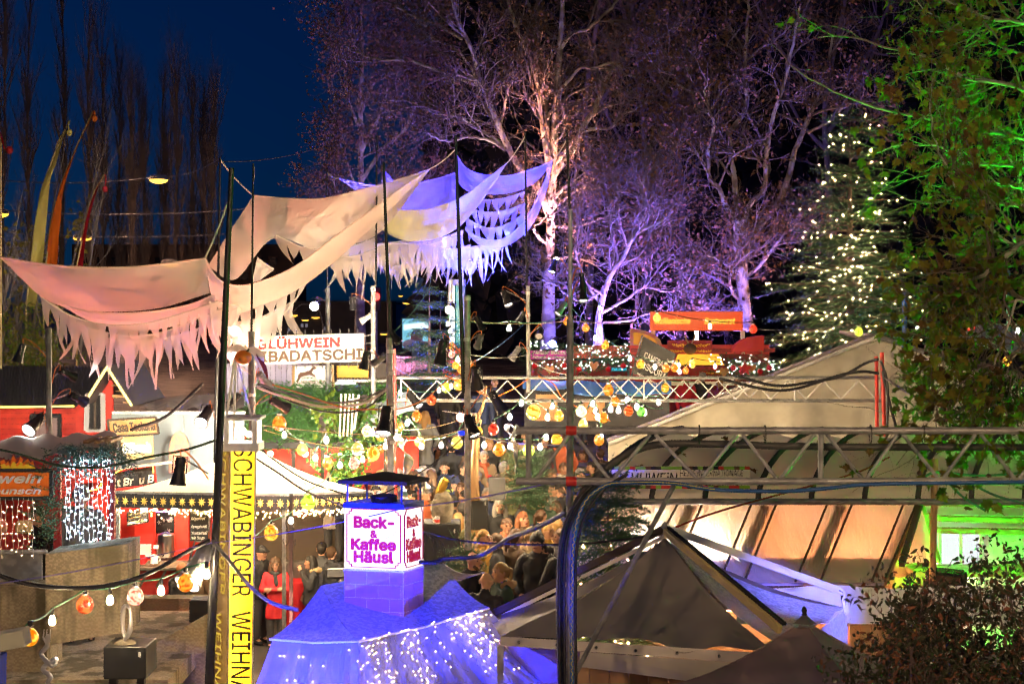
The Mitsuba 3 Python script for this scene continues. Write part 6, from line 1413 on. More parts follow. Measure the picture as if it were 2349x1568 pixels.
# ---------------------------------------------------------------- gauze sails with pennants
def sail(name, label, top, bot, Y0, Y1, mat, seed, rows=(), n=110, m=16, pen=(10, 22, 60), pmat=None, billow=.25):
    """a gauze sail between an upper and a lower edge; rows: fractions of the lower part where strings of pennants hang"""
    k = thing(name, label, 'sail'); g = np.random.default_rng(seed)
    t, b = resample(catmull(top, 8), n), resample(catmull(bot, 8), n); G = np.zeros((n, m, 3))
    for i in range(n):
        f = i / (n - 1); Y = Y0 + (Y1 - Y0) * f
        for j in range(m):
            s = j / (m - 1); G[i, j] = at(t[i][0] * (1 - s) + b[i][0] * s, t[i][1] * (1 - s) + b[i][1] * s, Y + 1.2 * (s - .5) * math.sin(math.pi * f) + billow * math.sin(math.pi * s) * math.sin(math.pi * f))
    G[..., 1] += .16 * (meshkit.fbm(np.stack([*np.meshgrid(np.linspace(0, 9, n), np.linspace(0, 2, m), indexing='ij'), np.full((n, m), seed)], -1), 3, seed) - .5)
    part(k, 'cloth', MB().grid(G), mat, True); part(k, 'hem', MB().tube(G[:, 0], .012, 5), mat, True)
    G[..., 1] += .12 * (meshkit.fbm(np.stack([*np.meshgrid(np.linspace(0, 26, n), np.linspace(0, 1.2, m), indexing='ij'), np.full((n, m), seed + 3)], -1), 2, seed) - .5)
    for (pts, dY, count, lo, hi, lean) in rows:
        e = resample(catmull(pts, 8), count + 1); Ys = np.linspace(Y0, Y1, count + 1) + dY
        P3 = np.array([at(*p, y) for p, y in zip(e, Ys)]); part(k, 'string', MB().tube(P3, .008, 4), 'offwhite_cloth')
        for a in range(count):
            p, q = P3[a], P3[a + 1]; L = g.uniform(lo * .7, hi * 1.05) * Ys[a] / FP; w = (q - p) * g.uniform(.42, .72); c = (p + q) / 2
            sw = A(g.normal(lean, .22), g.normal(0, .22), 0) * L; cols = 4; rws = 6; V = np.zeros((rws, cols, 3)); ph = g.uniform(0, 6)
            for r in range(rws):
                s = r / (rws - 1)
                for z in range(cols): u = (z / (cols - 1) * 2 - 1); V[r, z] = c + w * u * (1 - s) ** .85 + sw * s * s - A(0, 0, L * s) + A(.25, 1, 0) * .05 * L * math.sin(5 * s + ph + u)
            part(k, 'pennant', MB().grid(V), pmat or mat, True)
    return k
sail('gauze_sail', 'wide peach lit gauze sail nearest the camera with ragged pennants', [(0, 590), (100, 606), (200, 613), (300, 612), (370, 606), (472, 592)], [(0, 591), (60, 650), (120, 694), (200, 712), (290, 714), (380, 703), (480, 672)], 17, 19.5, 'gauze', 1,
     rows=(([(95, 682), (160, 722), (240, 744), (330, 742), (420, 718), (500, 690)], -.1, 18, 50, 80, .1), ([(120, 695), (190, 745), (280, 768), (360, 764), (440, 735), (530, 700)], .3, 21, 85, 125, .15), ([(170, 735), (250, 775), (330, 782), (420, 765), (480, 740), (545, 705)], .7, 20, 75, 120, .1)), pmat='gauze_thin')
sail('gauze_sail', 'second gauze strip hung inside the peach sail with lilac light', [(130, 695), (220, 716), (330, 716), (430, 700), (490, 675)], [(130, 697), (210, 738), (300, 756), (390, 750), (500, 712)], 17.6, 20, 'gauze_thin', 2)
sail('gauze_sail', 'long pink folded gauze sail rising towards the tall mast', [(470, 593), (500, 640), (545, 655), (600, 645), (680, 608), (780, 535), (880, 460), (985, 388)], [(470, 596), (490, 690), (540, 718), (600, 700), (690, 660), (790, 580), (885, 490), (986, 389)], 19.5, 27, 'gauze', 3,
     rows=(([(495, 690), (560, 700), (640, 668), (710, 625)], .2, 8, 70, 130, -.05), ([(480, 690), (530, 735), (590, 730), (650, 700)], -.3, 8, 70, 120, .05), ([(500, 720), (560, 745), (620, 720), (670, 690)], .6, 7, 60, 110, 0)), pmat='gauze_thin')
sail('gauze_sail', 'cream gauze sail with a steep edge peaking at the tripod mast', [(580, 448), (660, 455), (740, 455), (830, 434), (900, 415), (985, 388)], [(478, 610), (540, 640), (625, 548), (720, 570), (800, 562), (880, 525), (985, 390)], 24, 28.5, 'gauze', 4,
     rows=(([(632, 538), (700, 568), (780, 572), (860, 545)], .2, 8, 30, 60, .05), ([(762, 590), (820, 585), (890, 560), (960, 560)], .8, 9, 60, 95, .05)), pmat='gauze_thin')
sail('gauze_sail', 'small triangular gauze scrap behind the leaning mast', [(590, 590), (605, 602), (628, 616)], [(578, 648), (600, 640), (630, 617)], 27, 28, 'gauze', 5)
sail('gauze_sail', 'pale yellow crescent sail below the violet one', [(872, 470), (920, 482), (990, 478), (1060, 452), (1110, 415), (1163, 374)], [(866, 520), (915, 548), (980, 552), (1040, 530), (1095, 476), (1163, 376)], 28, 30, 'gauze_yellow', 6,
     rows=(([(770, 600), (840, 598), (910, 575), (980, 560), (1050, 540)], .3, 23, 55, 90, .05), ([(785, 565), (860, 560), (930, 552), (1000, 548), (1060, 528)], .8, 20, 40, 80, .05), ([(900, 610), (960, 600), (1020, 580), (1080, 560)], 1.2, 11, 40, 70, 0)), pmat='gauze_thin')
sail('gauze_sail', 'violet blue lit sail stretched far behind the yellow crescent', [(776, 408), (850, 424), (930, 424), (1000, 410), (1045, 396)], [(776, 410), (850, 460), (910, 482), (985, 484), (1045, 460)], 31, 33, 'gauze_rear', 7)
sail('gauze_sail', 'narrow violet gauze point behind the black steel footed mast', [(882, 392), (900, 412), (930, 424)], [(872, 430), (900, 430), (932, 426)], 30, 31, 'gauze_rear', 8)
sail('gauze_sail', 'violet sail spread from the tall mast to the pale tree trunk', [(1047, 355), (1070, 385), (1110, 401), (1170, 402), (1220, 388), (1266, 370)], [(1043, 410), (1075, 440), (1130, 446), (1190, 438), (1235, 412), (1267, 371)], 30, 32, 'gauze_rear', 9,
     rows=(([(1080, 452), (1120, 458), (1165, 452), (1205, 438)], .4, 8, 26, 42, .02), ([(1065, 470), (1110, 486), (1160, 482), (1205, 465)], .5, 9, 40, 58, .02), ([(1070, 500), (1115, 522), (1160, 515), (1200, 490)], .6, 8, 45, 70, .02)), pmat='gauze_rear')
sail('gauze_sail', 'drooping violet crescent curling under the pale trunk', [(1068, 520), (1100, 545), (1150, 548), (1200, 510), (1235, 450), (1266, 372)], [(1066, 526), (1100, 562), (1155, 566), (1212, 528), (1248, 455), (1267, 373)], 29, 31, 'gauze_rear', 10,
     rows=(([(960, 560), (1030, 570), (1100, 568), (1165, 550)], .3, 24, 60, 95, .03), ([(930, 540), (990, 560), (1050, 570), (1110, 560)], .7, 20, 45, 80, .03), ([(1010, 590), (1070, 600), (1120, 590)], .9, 9, 35, 60, 0)), pmat='gauze_rear')
for i, (a, c, Y) in enumerate((((505, 366), (580, 447), 23), ((580, 447), (582, 380), 23.5), ((531, 440), (470, 592), 18), ((776, 408), (750, 396), 31), ((985, 388), (1047, 340), 28), ((1163, 374), (1206, 310), 30), ((1266, 370), (1300, 320), 31))):
    solo('rope', MB().tube(sag(at(*a, Y), at(*c, Y), .04, 8), .012, 4), 'offwhite_cloth', ('rope from the slim mast to the cream sail', 'short rope above the cream sail corner', 'rope from the leaning mast to the peach sail corner', 'rope at the far tip of the violet blue sail', 'rope lifting the long pink sail to the tall mast', 'rope lifting the yellow crescent to the straight mast', 'rope lifting the violet sail beside the pale trunk')[i], 'rope')
# ---------------------------------------------------------------- floodlight cans
CAN = [(.045, -.20), (.062, -.19), (.066, -.10), (.060, -.085), (.066, -.08), (.068, -.01), (.072, 0), (.098, .13), (.104, .14), (.104, .155), (.092, .155), (.085, .13), (.02, .0)]
def can(label, u, v, Y, du, dv, toward=.35, s=1.0, lit=None, mount=None, mat='black_paint', num=None, cable=True):
    """a floodlight; du, dv: where its mouth points in the plan (v downwards), toward: how far it turns to the viewer"""
    k = thing('floodlight', label, 'floodlight'); o = at(u, v, Y); d = unit(A(du, 0, -dv) / (math.hypot(du, dv) + 1e-9) * math.sqrt(max(0, 1 - toward ** 2)) + A(0, -toward, 0)); R = frame(d); s = s * .58
    bk = part(k, 'body', MB().lathe([(0, -.20 * s)] + [(a * s, c * s) for a, c in CAN], o, R, 20), mat, 35)
    for z in (-.15, -.05): part(bk, 'ring', MB().lathe([(.068 * s, z * s), (.073 * s, z * s), (.073 * s, (z + .015) * s), (.068 * s, (z + .015) * s)], o, R, 16), mat, 40)
    lens = MB().lathe([(.088 * s, .120 * s), (.05 * s, .130 * s), (0, .135 * s)], o, R, 20)
    if lit: rgb, kk, w = lit; kk *= 3; w *= .5; part(k, 'lens', lens, 'lamp_glass', True, emitter=glow(rgb, kk, w))
    else: part(k, 'lens', lens, 'grey_glass', True)
    yk = [o + R @ A(-.09 * s, 0, 0), o + R @ A(-.09 * s, .0, -.12 * s) + A(0, 0, .09 * s), o + R @ A(.09 * s, 0, -.12 * s) + A(0, 0, .09 * s), o + R @ A(.09 * s, 0, 0)]
    part(k, 'bracket', MB().tube(yk, .008 * s, 5), mat)
    if mount is not None:
        m = at(mount[0], mount[1], Y + .05); b = MB().cyl((yk[1] + yk[2]) / 2, m, .009, sides=6); part(k, 'arm', b, 'steel_dull')
        if cable: a = o + R @ A(0, 0, -.2 * s); part(k, 'cable', MB().tube(catmull([a, a + A(0, 0, .10 * s), (a + m) / 2 + A(0, -.03, .06), m - A(0, 0, .05)], 6), .006, 5), 'orange_cable', True)
    if num: letters(bk, num, o + R @ A(-.02, 0, -.12 * s) + A(0, -.068 * s, -.02), (1, 0, 0), (0, 0, 1), .05 * s, 'white_paint')
    return o, d
W1, W2, W3 = (1, .86, .66), (1, .93, .80), (1, .78, .50)
cans = [
 ('black floodlight hanging at the frame edge before the willow bush', 46, 812, 17, -.3, 1, .1, 1.1, None, (105, 808)),
 ('black floodlight numbered two above the corrugated roof', 157, 858, 17, .7, .5, -.7, 1.1, (W1, 30, 3), (120, 868)),
 ('black floodlight below the numbered one against the dormer', 180, 914, 17, .5, .4, -.75, 1.2, (W1, 30, 3), (120, 917)),
 ('glaring white floodlight on the dark pole before the red house', 80, 972, 17, -.3, .5, .8, 1.55, (W2, 60, 10), (106, 968)),
 ('glaring floodlight beside the slim mast over the white trailer', 470, 954, 20, -.2, .6, .8, 1.7, (W2, 45, 8), (492, 950)),
 ('dim floodlight half hidden by the gourd tripod', 536, 918, 20, -.5, .5, .2, 1.1, None, (572, 915)),
 ('scuffed metal floodlight at the end of the orange cable', 607, 874, 19.8, .35, .6, -.6, 1.4, (W1, 20, 3), (585, 868), 'steel_dull'),
 ('black floodlight above the orange globe facing the fir roof', 643, 928, 19.8, .8, .5, -.5, 1.45, (W1, 20, 3), (580, 930)),
 ('big black floodlight pointing down before the cream canopy', 411, 1084, 13, -.1, 1, .1, 1.25, None, (478, 1086)),
 ('big glaring floodlight low on the thick leaning mast', 452, 1300, 12.9, -.35, .8, .62, 2.1, (W1, 30, 9), (480, 1290), 'steel_dull'),
 ('glaring floodlight among the lanterns over the steel footed mast', 883, 968, 18.8, -.1, .9, .5, 1.9, (W1, 45, 10), (893, 960)),
 ('black floodlight with glaring mouth hung under the truss end', 951, 918, 23.2, .6, .75, .35, 1.5, (W2, 40, 8), (930, 922)),
 ('black floodlight with its back turned on the tall black mast', 1093, 868, 18.4, .1, 1, -.35, 1.5, None, (1074, 862)),
 ('black floodlight numbered three with a bright slit mouth', 1142, 924, 18.4, .55, .8, .05, 1.5, (W3, 8, 3), (1080, 928)),
 ('black floodlight with cream mouth low on the tall black mast', 1082, 980, 18.3, .4, .9, .45, 1.5, (W3, 3, 2), (1074, 965)),
 ('red glowing floodlight behind the tall black mast', 1060, 951, 18.7, -.1, .2, .95, 1.2, ((1, .40, .25), 30, 6), (1070, 945)),
 ('small dark floodlight hanging under the gauze pennants', 809, 698, 27, .05, 1, .1, 1.2, None, (850, 692)),
 ('pale floodlight leaning from the steel mast', 838, 731, 27, -.8, .5, .1, 1.25, (W3, 1.2, .5), (852, 740), 'offwhite_cloth'),
 ('black floodlight on the sleeve beside the billboard', 906, 773, 19, .6, .7, .15, 1.05, None, (897, 765)),
 ('black floodlight numbered one at the banner corner', 837, 829, 19, -.2, 1, .1, 1.2, None, (870, 815)),
 ('metal floodlight crossing behind the one with a number', 868, 827, 19.4, -.7, .5, .2, 1.2, None, (893, 815), 'steel_dull'),
 ('big dark floodlight pointing down beside the red poster', 1013, 812, 18.6, -.15, 1, .1, 1.6, None, (1066, 818)),
 ('dazzling white floodlight on the steel post by the light column', 1034, 706, 29, -.1, .2, .95, 1.7, (W2, 60, 10), (1036, 695)),
 ('dark floodlight above the metal one on the tall mast', 1101, 743, 18.5, .4, .8, .1, 1.0, None, (1076, 735)),
 ('metal floodlight seen from behind on the tall mast', 1099, 784, 18.5, -.2, .6, -.6, 1.0, None, (1076, 780), 'steel_dull'),
 ('floodlight with a warm white mouth left of the straight mast', 1162, 686, 26, .35, .9, .4, 1.5, (W1, 12, 4), (1205, 688)),
 ('dark floodlight tight beside the straight mast', 1193, 730, 26, -.5, .8, .05, 1.3, None, (1210, 722)),
 ('black floodlight whose grey lens faces the viewer', 1238, 764, 26, -.1, .4, .85, 1.4, None, (1215, 766)),
 ('grey metal floodlight pointing at the terrace from the straight mast', 1181, 812, 26, -.55, .8, .15, 1.4, None, (1210, 800), 'steel_dull'),
 ('lit floodlight under the pale trunk pointing at the ground', 1269, 612, 30, -.3, .9, .35, 1.4, (W2, 20, 4), (1300, 606)),
 ('flat glowing floodlight at the foot of the pale trunk', 1276, 585, 36, 0, .3, .6, 1.4, ((1, .72, .55), 20, 3), None),
 ('dark floodlight high on the near steel pole', 1336, 645, 12, .15, 1, .05, .58, None, (1310, 640)),
 ('glowing floodlight shining straight down on the near steel pole', 1338, 675, 12, 0, 1, .35, .68, (W2, 40, 3), (1310, 670)),
 ('green tinted floodlight with a cream mouth on the near steel pole', 1287, 709, 12, -.55, .75, .3, .62, (W1, 2.0, 1), (1306, 705), 'steel_dull'),
 ('white glare floodlight between the gauze pennants and the banner', 723, 698, 32, 0, .2, .97, 2.0, (W2, 40, 5), (750, 690)),
 ('floodlight glaring through the ragged pennants above the gourd', 541, 748, 24, 0, .3, .9, 2.2, ((1, .80, .64), 9, 4), (575, 745)),
 ('floodlight glaring lower behind the ragged pennants', 536, 805, 24, 0, .3, .9, 1.9, ((1, .80, .64), 8, 4), (575, 800)),
 ('blue spotlight blazing above the magenta signboard', 1270, 785, 35, -.1, .1, .95, 1.8, ((.16, .20, 1), 60, 6), None),
]
P('grey_glass', (.35, .34, .33), .15)
fix = {}
for i, c in enumerate(cans):
    l, u, v, Y, du, dv, tw, s, lit, mnt = c[:10]; fix[l] = can(l, u, v, Y, du, dv, tw, s, lit, mnt, c[10] if len(c) > 10 else 'black_paint', {1: '2', 13: '3', 19: '1', 12: '2'}.get(i))

for l, tgt, rgb, kk, ang in (('black floodlight numbered two above the corrugated roof', (120, 985, 28), W1, 330, 26), ('black floodlight below the numbered one against the dormer', (235, 960, 27.4), W1, 110, 15), ('scuffed metal floodlight at the end of the orange cable', (690, 930, 29.5), W1, 260, 30), ('black floodlight above the orange globe facing the fir roof', (800, 960, 29), W1, 240, 30)):
    o, d = fix[l]; beam('floodlight_beam', o + d * .12, at(*tgt), rgb, kk, ang, 5)

# beams of the fixtures that light the trees, the sails and the crowd; the ground floods stand at the tree feet and below the frame
def flood(label, o, target, rgb, kk, angle, w=6, soft=.5):
    k = thing('ground_floodlight', label, 'floodlight'); d = unit(np.asarray(target) - o); R = frame(d)
    part(k, 'housing', MB().box(o - d * .14, (.34, .26, .16), R, .02), 'black_paint'); part(k, 'stand', MB().tube([o - d * .12 + R @ A(-.2, 0, 0), o - A(0, 0, .32) + R @ A(-.2, 0, 0), o - A(0, 0, .32) + R @ A(.2, 0, 0), o - d * .12 + R @ A(.2, 0, 0)], .012, 5), 'black_paint')
    lamp(k, 'lens', MB().box(o - d * .05, (.28, .20, .012), R), rgb, 3, .3, False)
    beam('floodlight_beam', o + d * .05, target, rgb, kk, angle, w, soft)
VIO, PNK, CRM, BLU, GRN = (.20, .16, 1.0), (1, .40, .26), (1, .72, .40), (.010, .022, 1.0), (.005, 1.0, .012)
flood('floodlight washing the pale trunk pink from the terrace', A(1.9, 42.5, 2.0), at(1270, 380, 46), PNK, 3000, 14, 14)
flood('cream floodlight at the foot of the pale trunk', A(-.6, 43.0, 2.0), at(1215, 230, 45.5), CRM, 300, 22, 10)
flood('violet floodlight behind the garlanded stall', A(2.8, 39.6, 2.0), at(1400, 430, 45), (.15, .11, 1.0), 620, 62, 18)
flood('violet floodlight behind the sausage stall', A(6.2, 39.8, 2.0), at(1690, 330, 45), (.17, .13, 1.0), 330, 44, 14)
flood('rose floodlight behind the garlanded stall', A(4.6, 40.5, 2.0), at(1420, 150, 46), (.62, .25, .95), 330, 44, 12)
flood('dim violet floodlight under the edge of the crown', A(-3.5, 43, 2.0), at(960, 300, 47), (.55, .26, 1.0), 230, 52, 12)
flood('amber floodlight under the far trees', A(9.5, 42, 2.0), at(1800, 150, 45), (1, .40, .22), 140, 50, 4)
flood('blue floodlight aimed at the violet sails', A(-1.2, 33.5, 1.9), at(1130, 460, 31), BLU, 15000, 36, 12)
flood('second blue floodlight aimed at the violet sails', A(-4.2, 33.5, 1.9), at(960, 480, 31), (.05, .04, 1.0), 9000, 34, 6)
flood('peach floodlight in the court under the near sail', A(-4.6, 20.2, -.9), at(250, 680, 18), (1, .26, .13), 270, 46, 6)
flood('pink floodlight in the court under the long sail', A(-3.4, 22.0, -.9), at(640, 620, 22), (1, .30, .19), 270, 46, 6)
flood('lilac floodlight in the court under the pennants', A(-5.8, 21.0, -.9), at(360, 770, 18), (.55, .26, 1.0), 60, 50, 4)
flood('warm floodlight under the cream sail', A(-3.2, 25.5, .2), at(760, 520, 27), (1, .70, .40), 220, 44, 6)
flood('warm floodlight under the yellow crescent', A(-1.6, 26.2, .2), at(990, 560, 29), (1, .78, .42), 70, 40, 6)
flood('green floodlight on the stall roof at the frame edge', A(5.3, 11.6, 3.4), at(2200, 330, 12.4), GRN, 150, 62, 14)
flood('second green floodlight in the bush at the frame edge', A(4.4, 11.4, 2.2), at(2250, 620, 10.8), GRN, 45, 60, 8)
flood('green floodlight under the eave of the green lit stall', A(4.1, 13.2, 2.4), at(2230, 1230, 14.2), GRN, 34, 64, 5)
flood('green floodlight standing low inside the evergreen shrub', A(2.35, 7.9, 2.35), at(2190, 1330, 6.9), GRN, 6, 55, 3)
flood('blue floodlight at the foot of the coffee stall', A(-2.4, 10.1, 1.25), A(-1.65, 11.2, 1.95), BLU, 420, 24, 8)
flood('blue floodlight beside the near pole foot', A(.75, 10.5, 1.4), A(.05, 11.4, 2.05), BLU, 160, 24, 5)
flood('blue white floodlight under the pavilion corner', A(4.7, 10.3, 3.3), at(1810, 1420, 12), (.14, .14, 1.0), 170, 16, 8)
flood('blue floodlight on the stage side of the near truss', A(.2, 7.4, 2.6), at(1300, 1300, 9.2), BLU, 10, 14, 3)

flood('blue floodlight on a pole beside the viewpoint aimed at the coffee stall', A(-3.4, 7.5, 5.2), at(770, 1430, 11.6), BLU, 380, 13, 12, .7)
flood('teal white floodlight at the foot of the tall fir', at(2105, 860, 36.2), at(2030, 700, 39), (.55, .95, 1.0), 14, 50, 4)
flood('warm floodlight on the market side of the tall fir', at(1850, 880, 34.6), at(1930, 640, 39), (1, .80, .42), 10, 48, 4)
for o, q in (((364, 425, 62), 900), ((10, 500, 60), 8000), ((190, 556, 72), 700), ((390, 616, 68), 700), ((90, 640, 95), 900), ((300, 640, 100), 900)):
    scene[numbered('street_lamp_light')] = {'type': 'point', 'position': at(*o).tolist(), 'intensity': {'type': 'rgb', 'value': [q * DIM * .05, q * DIM * .025, q * DIM * .014]}, 'sampling_weight': 3.0}

# ---------------------------------------------------------------- glass globes and bulbs on their cables
LC = {'orange': ((1, .28, .02), (1, .10, .0), 1.8), 'amber': ((1, .46, .04), (1, .22, .0), 2.0), 'yellow': ((1, .68, .10), (.95, .36, .01), 2.2), 'pale': ((1, .82, .42), (1, .55, .10), 2.6), 'red': ((.95, .06, .02), (.55, .01, .005), 1.5), 'redorange': ((1, .16, .03), (.75, .04, .0), 1.9),
      'lime': ((.72, .85, .06), (.35, .55, .01), 2.4), 'green': ((.25, .75, .10), (.08, .40, .02), 2.2), 'pink': ((1, .42, .28), (1, .16, .08), 2.2), 'cream': ((.55, .40, .22), (.25, .22, .18), .7)}
def globe(label, u, v, Y, w, col, style='mottled', hang=12):
    k = thing('glass_lantern', label, 'lantern', 'glass globe lanterns strung over the market'); c = at(u, v, Y); r = w / 2 * Y / FP; g = np.random.default_rng(int(u * 7 + v)); m = ICO[3 if w > 18 else 2]
    V = m.vertices.copy(); V[:, 2] *= np.where(V[:, 2] > 0, 1.20, 1.06); V[:, :2] *= (1 - .10 * np.clip(V[:, 2:], 0, 1)); fc = m.triangles_center
    if style == 'dots': ctrs = unit_rows(g.normal(0, 1, (26, 3))); spot = ((fc @ ctrs.T).max(1) > .955)
    elif style == 'flowers': ctrs = unit_rows(np.vstack([g.normal(0, 1, (7, 3)), [[-.3, -1, -.2], [.4, -1, .3]]])); spot = ((fc @ ctrs.T).max(1) > .93)
    elif style == 'band': spot = (np.abs(fc[:, 2] + .05) < .12) | ((fc[:, 2] > .5) & (meshkit.noise(fc * 4, 1) > .5))
    elif style == 'stripes': spot = (np.sin(fc[:, 2] * 11 + .7 * np.sin(3 * fc[:, 0])) > .35)
    elif style == 'ribs': spot = (np.sin(np.arctan2(fc[:, 1], fc[:, 0]) * 9) > .3)
    elif style == 'swirl': spot = (np.sin(np.arctan2(fc[:, 1], fc[:, 0]) * 2 + 7 * fc[:, 2] + 3 * meshkit.noise(fc * 3, 2)) > .55)
    else: spot = meshkit.fbm(fc * 4.2 + g.uniform(0, 9, 3), 3, 1) > .56
    a, b, kk = LC[col]
    gk = part(k, 'glass', (V * r + c, m.faces[~spot]), 'lamp_glass', emitter=glow(a, kk, .12))
    if spot.any(): part(gk, 'pattern', (V * r + c, m.faces[spot]), 'lamp_glass', emitter=glow(b, kk * .55, .03))
    part(k, 'neck', MB().lathe([(.30 * r, 1.12 * r), (.26 * r, 1.28 * r), (.50 * r, 1.36 * r), (.48 * r, 1.40 * r)], c, sides=12), 'clear_plastic')
    part(k, 'socket', MB().cyl(c + A(0, 0, 1.2 * r), c + A(0, 0, 1.2 * r + .05), .018, sides=8), 'black_matt')
    return c + A(0, 0, 1.2 * r + .05)
def unit_rows(a): return a / np.linalg.norm(a, axis=1, keepdims=True)
P('clear_plastic', (.8, .8, .8), .2)
SITES = {}
G_ = [  # id, u, v, Y, width, colour, style, label
 (1, 641, 971, 20, 32, 'orange', 'mottled', 'orange glass globe under the black floodlight at the fir roof'), (2, 693.5, 1031, 22, 26, 'yellow', 'mottled', 'yellow mottled globe above the cream canopy edge'),
 (3, 752, 1062, 21.5, 25, 'amber', 'dots', 'amber speckled globe over the canopy slope'), (4, 820, 1030, 20.5, 28, 'pale', 'dots', 'pale globe with amber dots above the chimney sign'),
 (5, 812, 1063, 20.5, 25, 'pink', 'mottled', 'pinkish orange globe just below the dotted pale one'), (6, 856, 1041, 20, 30, 'yellow', 'flowers', 'large yellow globe with red flowers'),
 (7, 873, 1030, 22.5, 17, 'orange', 'mottled', 'small orange globe peeping behind the flowered one'), (8, 896, 1056, 20, 26, 'orange', 'mottled', 'orange globe touching the red scaffold post'),
 (9, 842, 989, 21, 25, 'pale', 'mottled', 'pale globe next to the glare on the steel footed mast'), (10, 874, 1000, 22, 22, 'amber', 'mottled', 'amber globe below the glaring floodlight'),
 (11, 919, 979, 22, 19, 'amber', 'mottled', 'amber globe right behind the red scaffold post'), (12, 956, 955, 21, 23, 'orange', 'mottled', 'orange globe under the glaring mouth at the truss end'),
 (13, 990, 918, 22, 22, 'redorange', 'dots', 'red spotted globe with a leaf cap inside the truss'), (14, 963, 1013, 21.5, 24, 'yellow', 'ribs', 'yellow striped globe behind a bare bulb'),
 (15, 707, 1152, 19.5, 33, 'lime', 'band', 'lime green globe with an orange band at the star valance'), (16, 622, 1222, 18.5, 33, 'amber', 'mottled', 'amber red globe hanging before the crowd below the canopy'),
 (17, 1048.6, 1015, 20.5, 27, 'yellow', 'mottled', 'glowing yellow globe by the tall black mast'), (18, 1098, 990, 20, 20, 'amber', 'mottled', 'amber globe half behind the cream mouthed floodlight'),
 (19, 1132, 985, 20, 25, 'red', 'swirl', 'red globe with white swirls'), (20, 1145, 1031, 20, 28, 'orange', 'mottled', 'large orange globe over the driftwood post'),
 (21, 1212.5, 1032, 20, 28, 'lime', 'mottled', 'lime green globe behind the truss upright'), (22, 1223.5, 945.5, 20, 33, 'yellow', 'swirl', 'big yellow globe with white veins under the hanging truss'),
 (23, 1282, 954, 21, 23, 'amber', 'mottled', 'orange yellow globe touching the near truss from behind'), (24, 1277, 1008, 19.5, 26, 'amber', 'mottled', 'orange globe between the near truss braces'),
 (25, 1333, 943, 20.5, 25, 'pale', 'mottled', 'pale yellow globe beside the near pole'), (26, 1338, 973, 21, 22, 'yellow', 'mottled', 'yellow globe crossing the near truss chord'),
 (27, 1369.5, 990, 21.5, 16, 'cream', 'stripes', 'unlit cream globe with zigzag bands'), (28, 1374, 1009, 21, 24, 'orange', 'mottled', 'orange globe under the unlit zigzag one'),
 (29, 1023.5, 889, 24.6, 22, 'lime', 'mottled', 'yellow green globe inside the truss near its end'), (30, 1053, 882, 24.8, 26, 'amber', 'mottled', 'wide amber globe inside the truss near the tall mast'),
 (31, 1343.5, 752, 30, 17.6, 'orange', 'mottled', 'orange globe highest on the rising cable'), (32, 1388, 791.6, 28.5, 18.6, 'amber', 'dots', 'bright amber globe half way down the rising cable'), (33, 1301, 737, 27, 18, 'orange', 'mottled', 'orange globe cut by the near steel pole'),
 (34, 1469, 835, 27, 19.5, 'amber', 'dots', 'amber dotted globe in front of the black flag'), (35, 1527, 844.5, 27.5, 18, 'orange', 'swirl', 'orange globe with spirals at the black flag corner'), (36, 1548, 843.5, 28, 19, 'orange', 'mottled', 'orange globe next to the spiralled one'),
 (37, 1588, 835.7, 28, 16, 'yellow', 'dots', 'bright yellow globe before the glowing stall canopy'), (38, 1573, 850, 28.5, 15, 'orange', 'mottled', 'small orange globe under the glowing stall canopy'), (39, 1395.5, 894.5, 23, 24, 'orange', 'mottled', 'orange globe behind the crossed truss braces'),
 (40, 1411, 921, 22.5, 20, 'orange', 'mottled', 'orange globe tied to the lower truss chord'), (41, 1525.5, 889.6, 24.6, 19, 'amber', 'stripes', 'amber striped globe inside the truss far half'), (42, 1507, 729, 25, 18, 'yellow', 'mottled', 'bright yellow globe in front of the sausage sign'),
 (43, 1727.6, 755, 27, 19, 'red', 'mottled', 'red mottled globe beside the sausage sign'), (44, 1970, 761, 25, 19, 'lime', 'ribs', 'yellow green ribbed globe before the tall fir'), (45, 2226.8, 750.6, 22, 19, 'red', 'dots', 'red globe among the plane leaves'), (46, 2309.4, 829, 18, 20, 'amber', 'dots', 'amber globe hanging below the plane leaves'),
 (47, 1036, 794.6, 30, 17, 'orange', 'mottled', 'orange globe in front of the light column'), (48, 1046, 837.6, 26, 18, 'amber', 'mottled', 'amber globe before the red poster'), (49, 1057, 848, 25.5, 17, 'orange', 'mottled', 'orange globe lowest before the red poster'), (50, 1080, 838, 26, 16, 'orange', 'mottled', 'orange globe peeping past the tall black mast'),
 (51, 1441.7, 942.4, 20, 22, 'redorange', 'stripes', 'red orange globe with stripes under the hanging truss'), (52, 1470.9, 944, 20, 21, 'green', 'dots', 'green spotted globe under the hanging truss'), (53, 1385, 958, 20.5, 22, 'orange', 'mottled', 'orange globe under the truss beside the small bulbs'),
 (54, 195, 1386.4, 13.1, 39, 'redorange', 'flowers', 'red orange globe with brown eyes before the concrete parapet'), (55, 311, 1367.4, 12.9, 38, 'pink', 'mottled', 'pinkish white mottled globe before the concrete parapet'), (56, 426, 1336.5, 12.7, 38, 'orange', 'mottled', 'orange mottled globe touching the big glaring floodlight'), (57, 68.8, 1461, 11, 38, 'amber', 'dots', 'yellow dotted globe cut by the blurred rail'),
 (58, 1036, 813, 29, 15, 'pink', 'dots', 'rosy globe beside the red poster top'),
]
for i, u, v, Y, w, col, st, lab in G_: SITES[i] = globe(lab, u, v, Y, w, col, st)
BULB = [(0, -.062), (.018, -.058), (.030, -.040), (.033, -.022), (.028, -.002), (.016, .022), (.014, .034)]
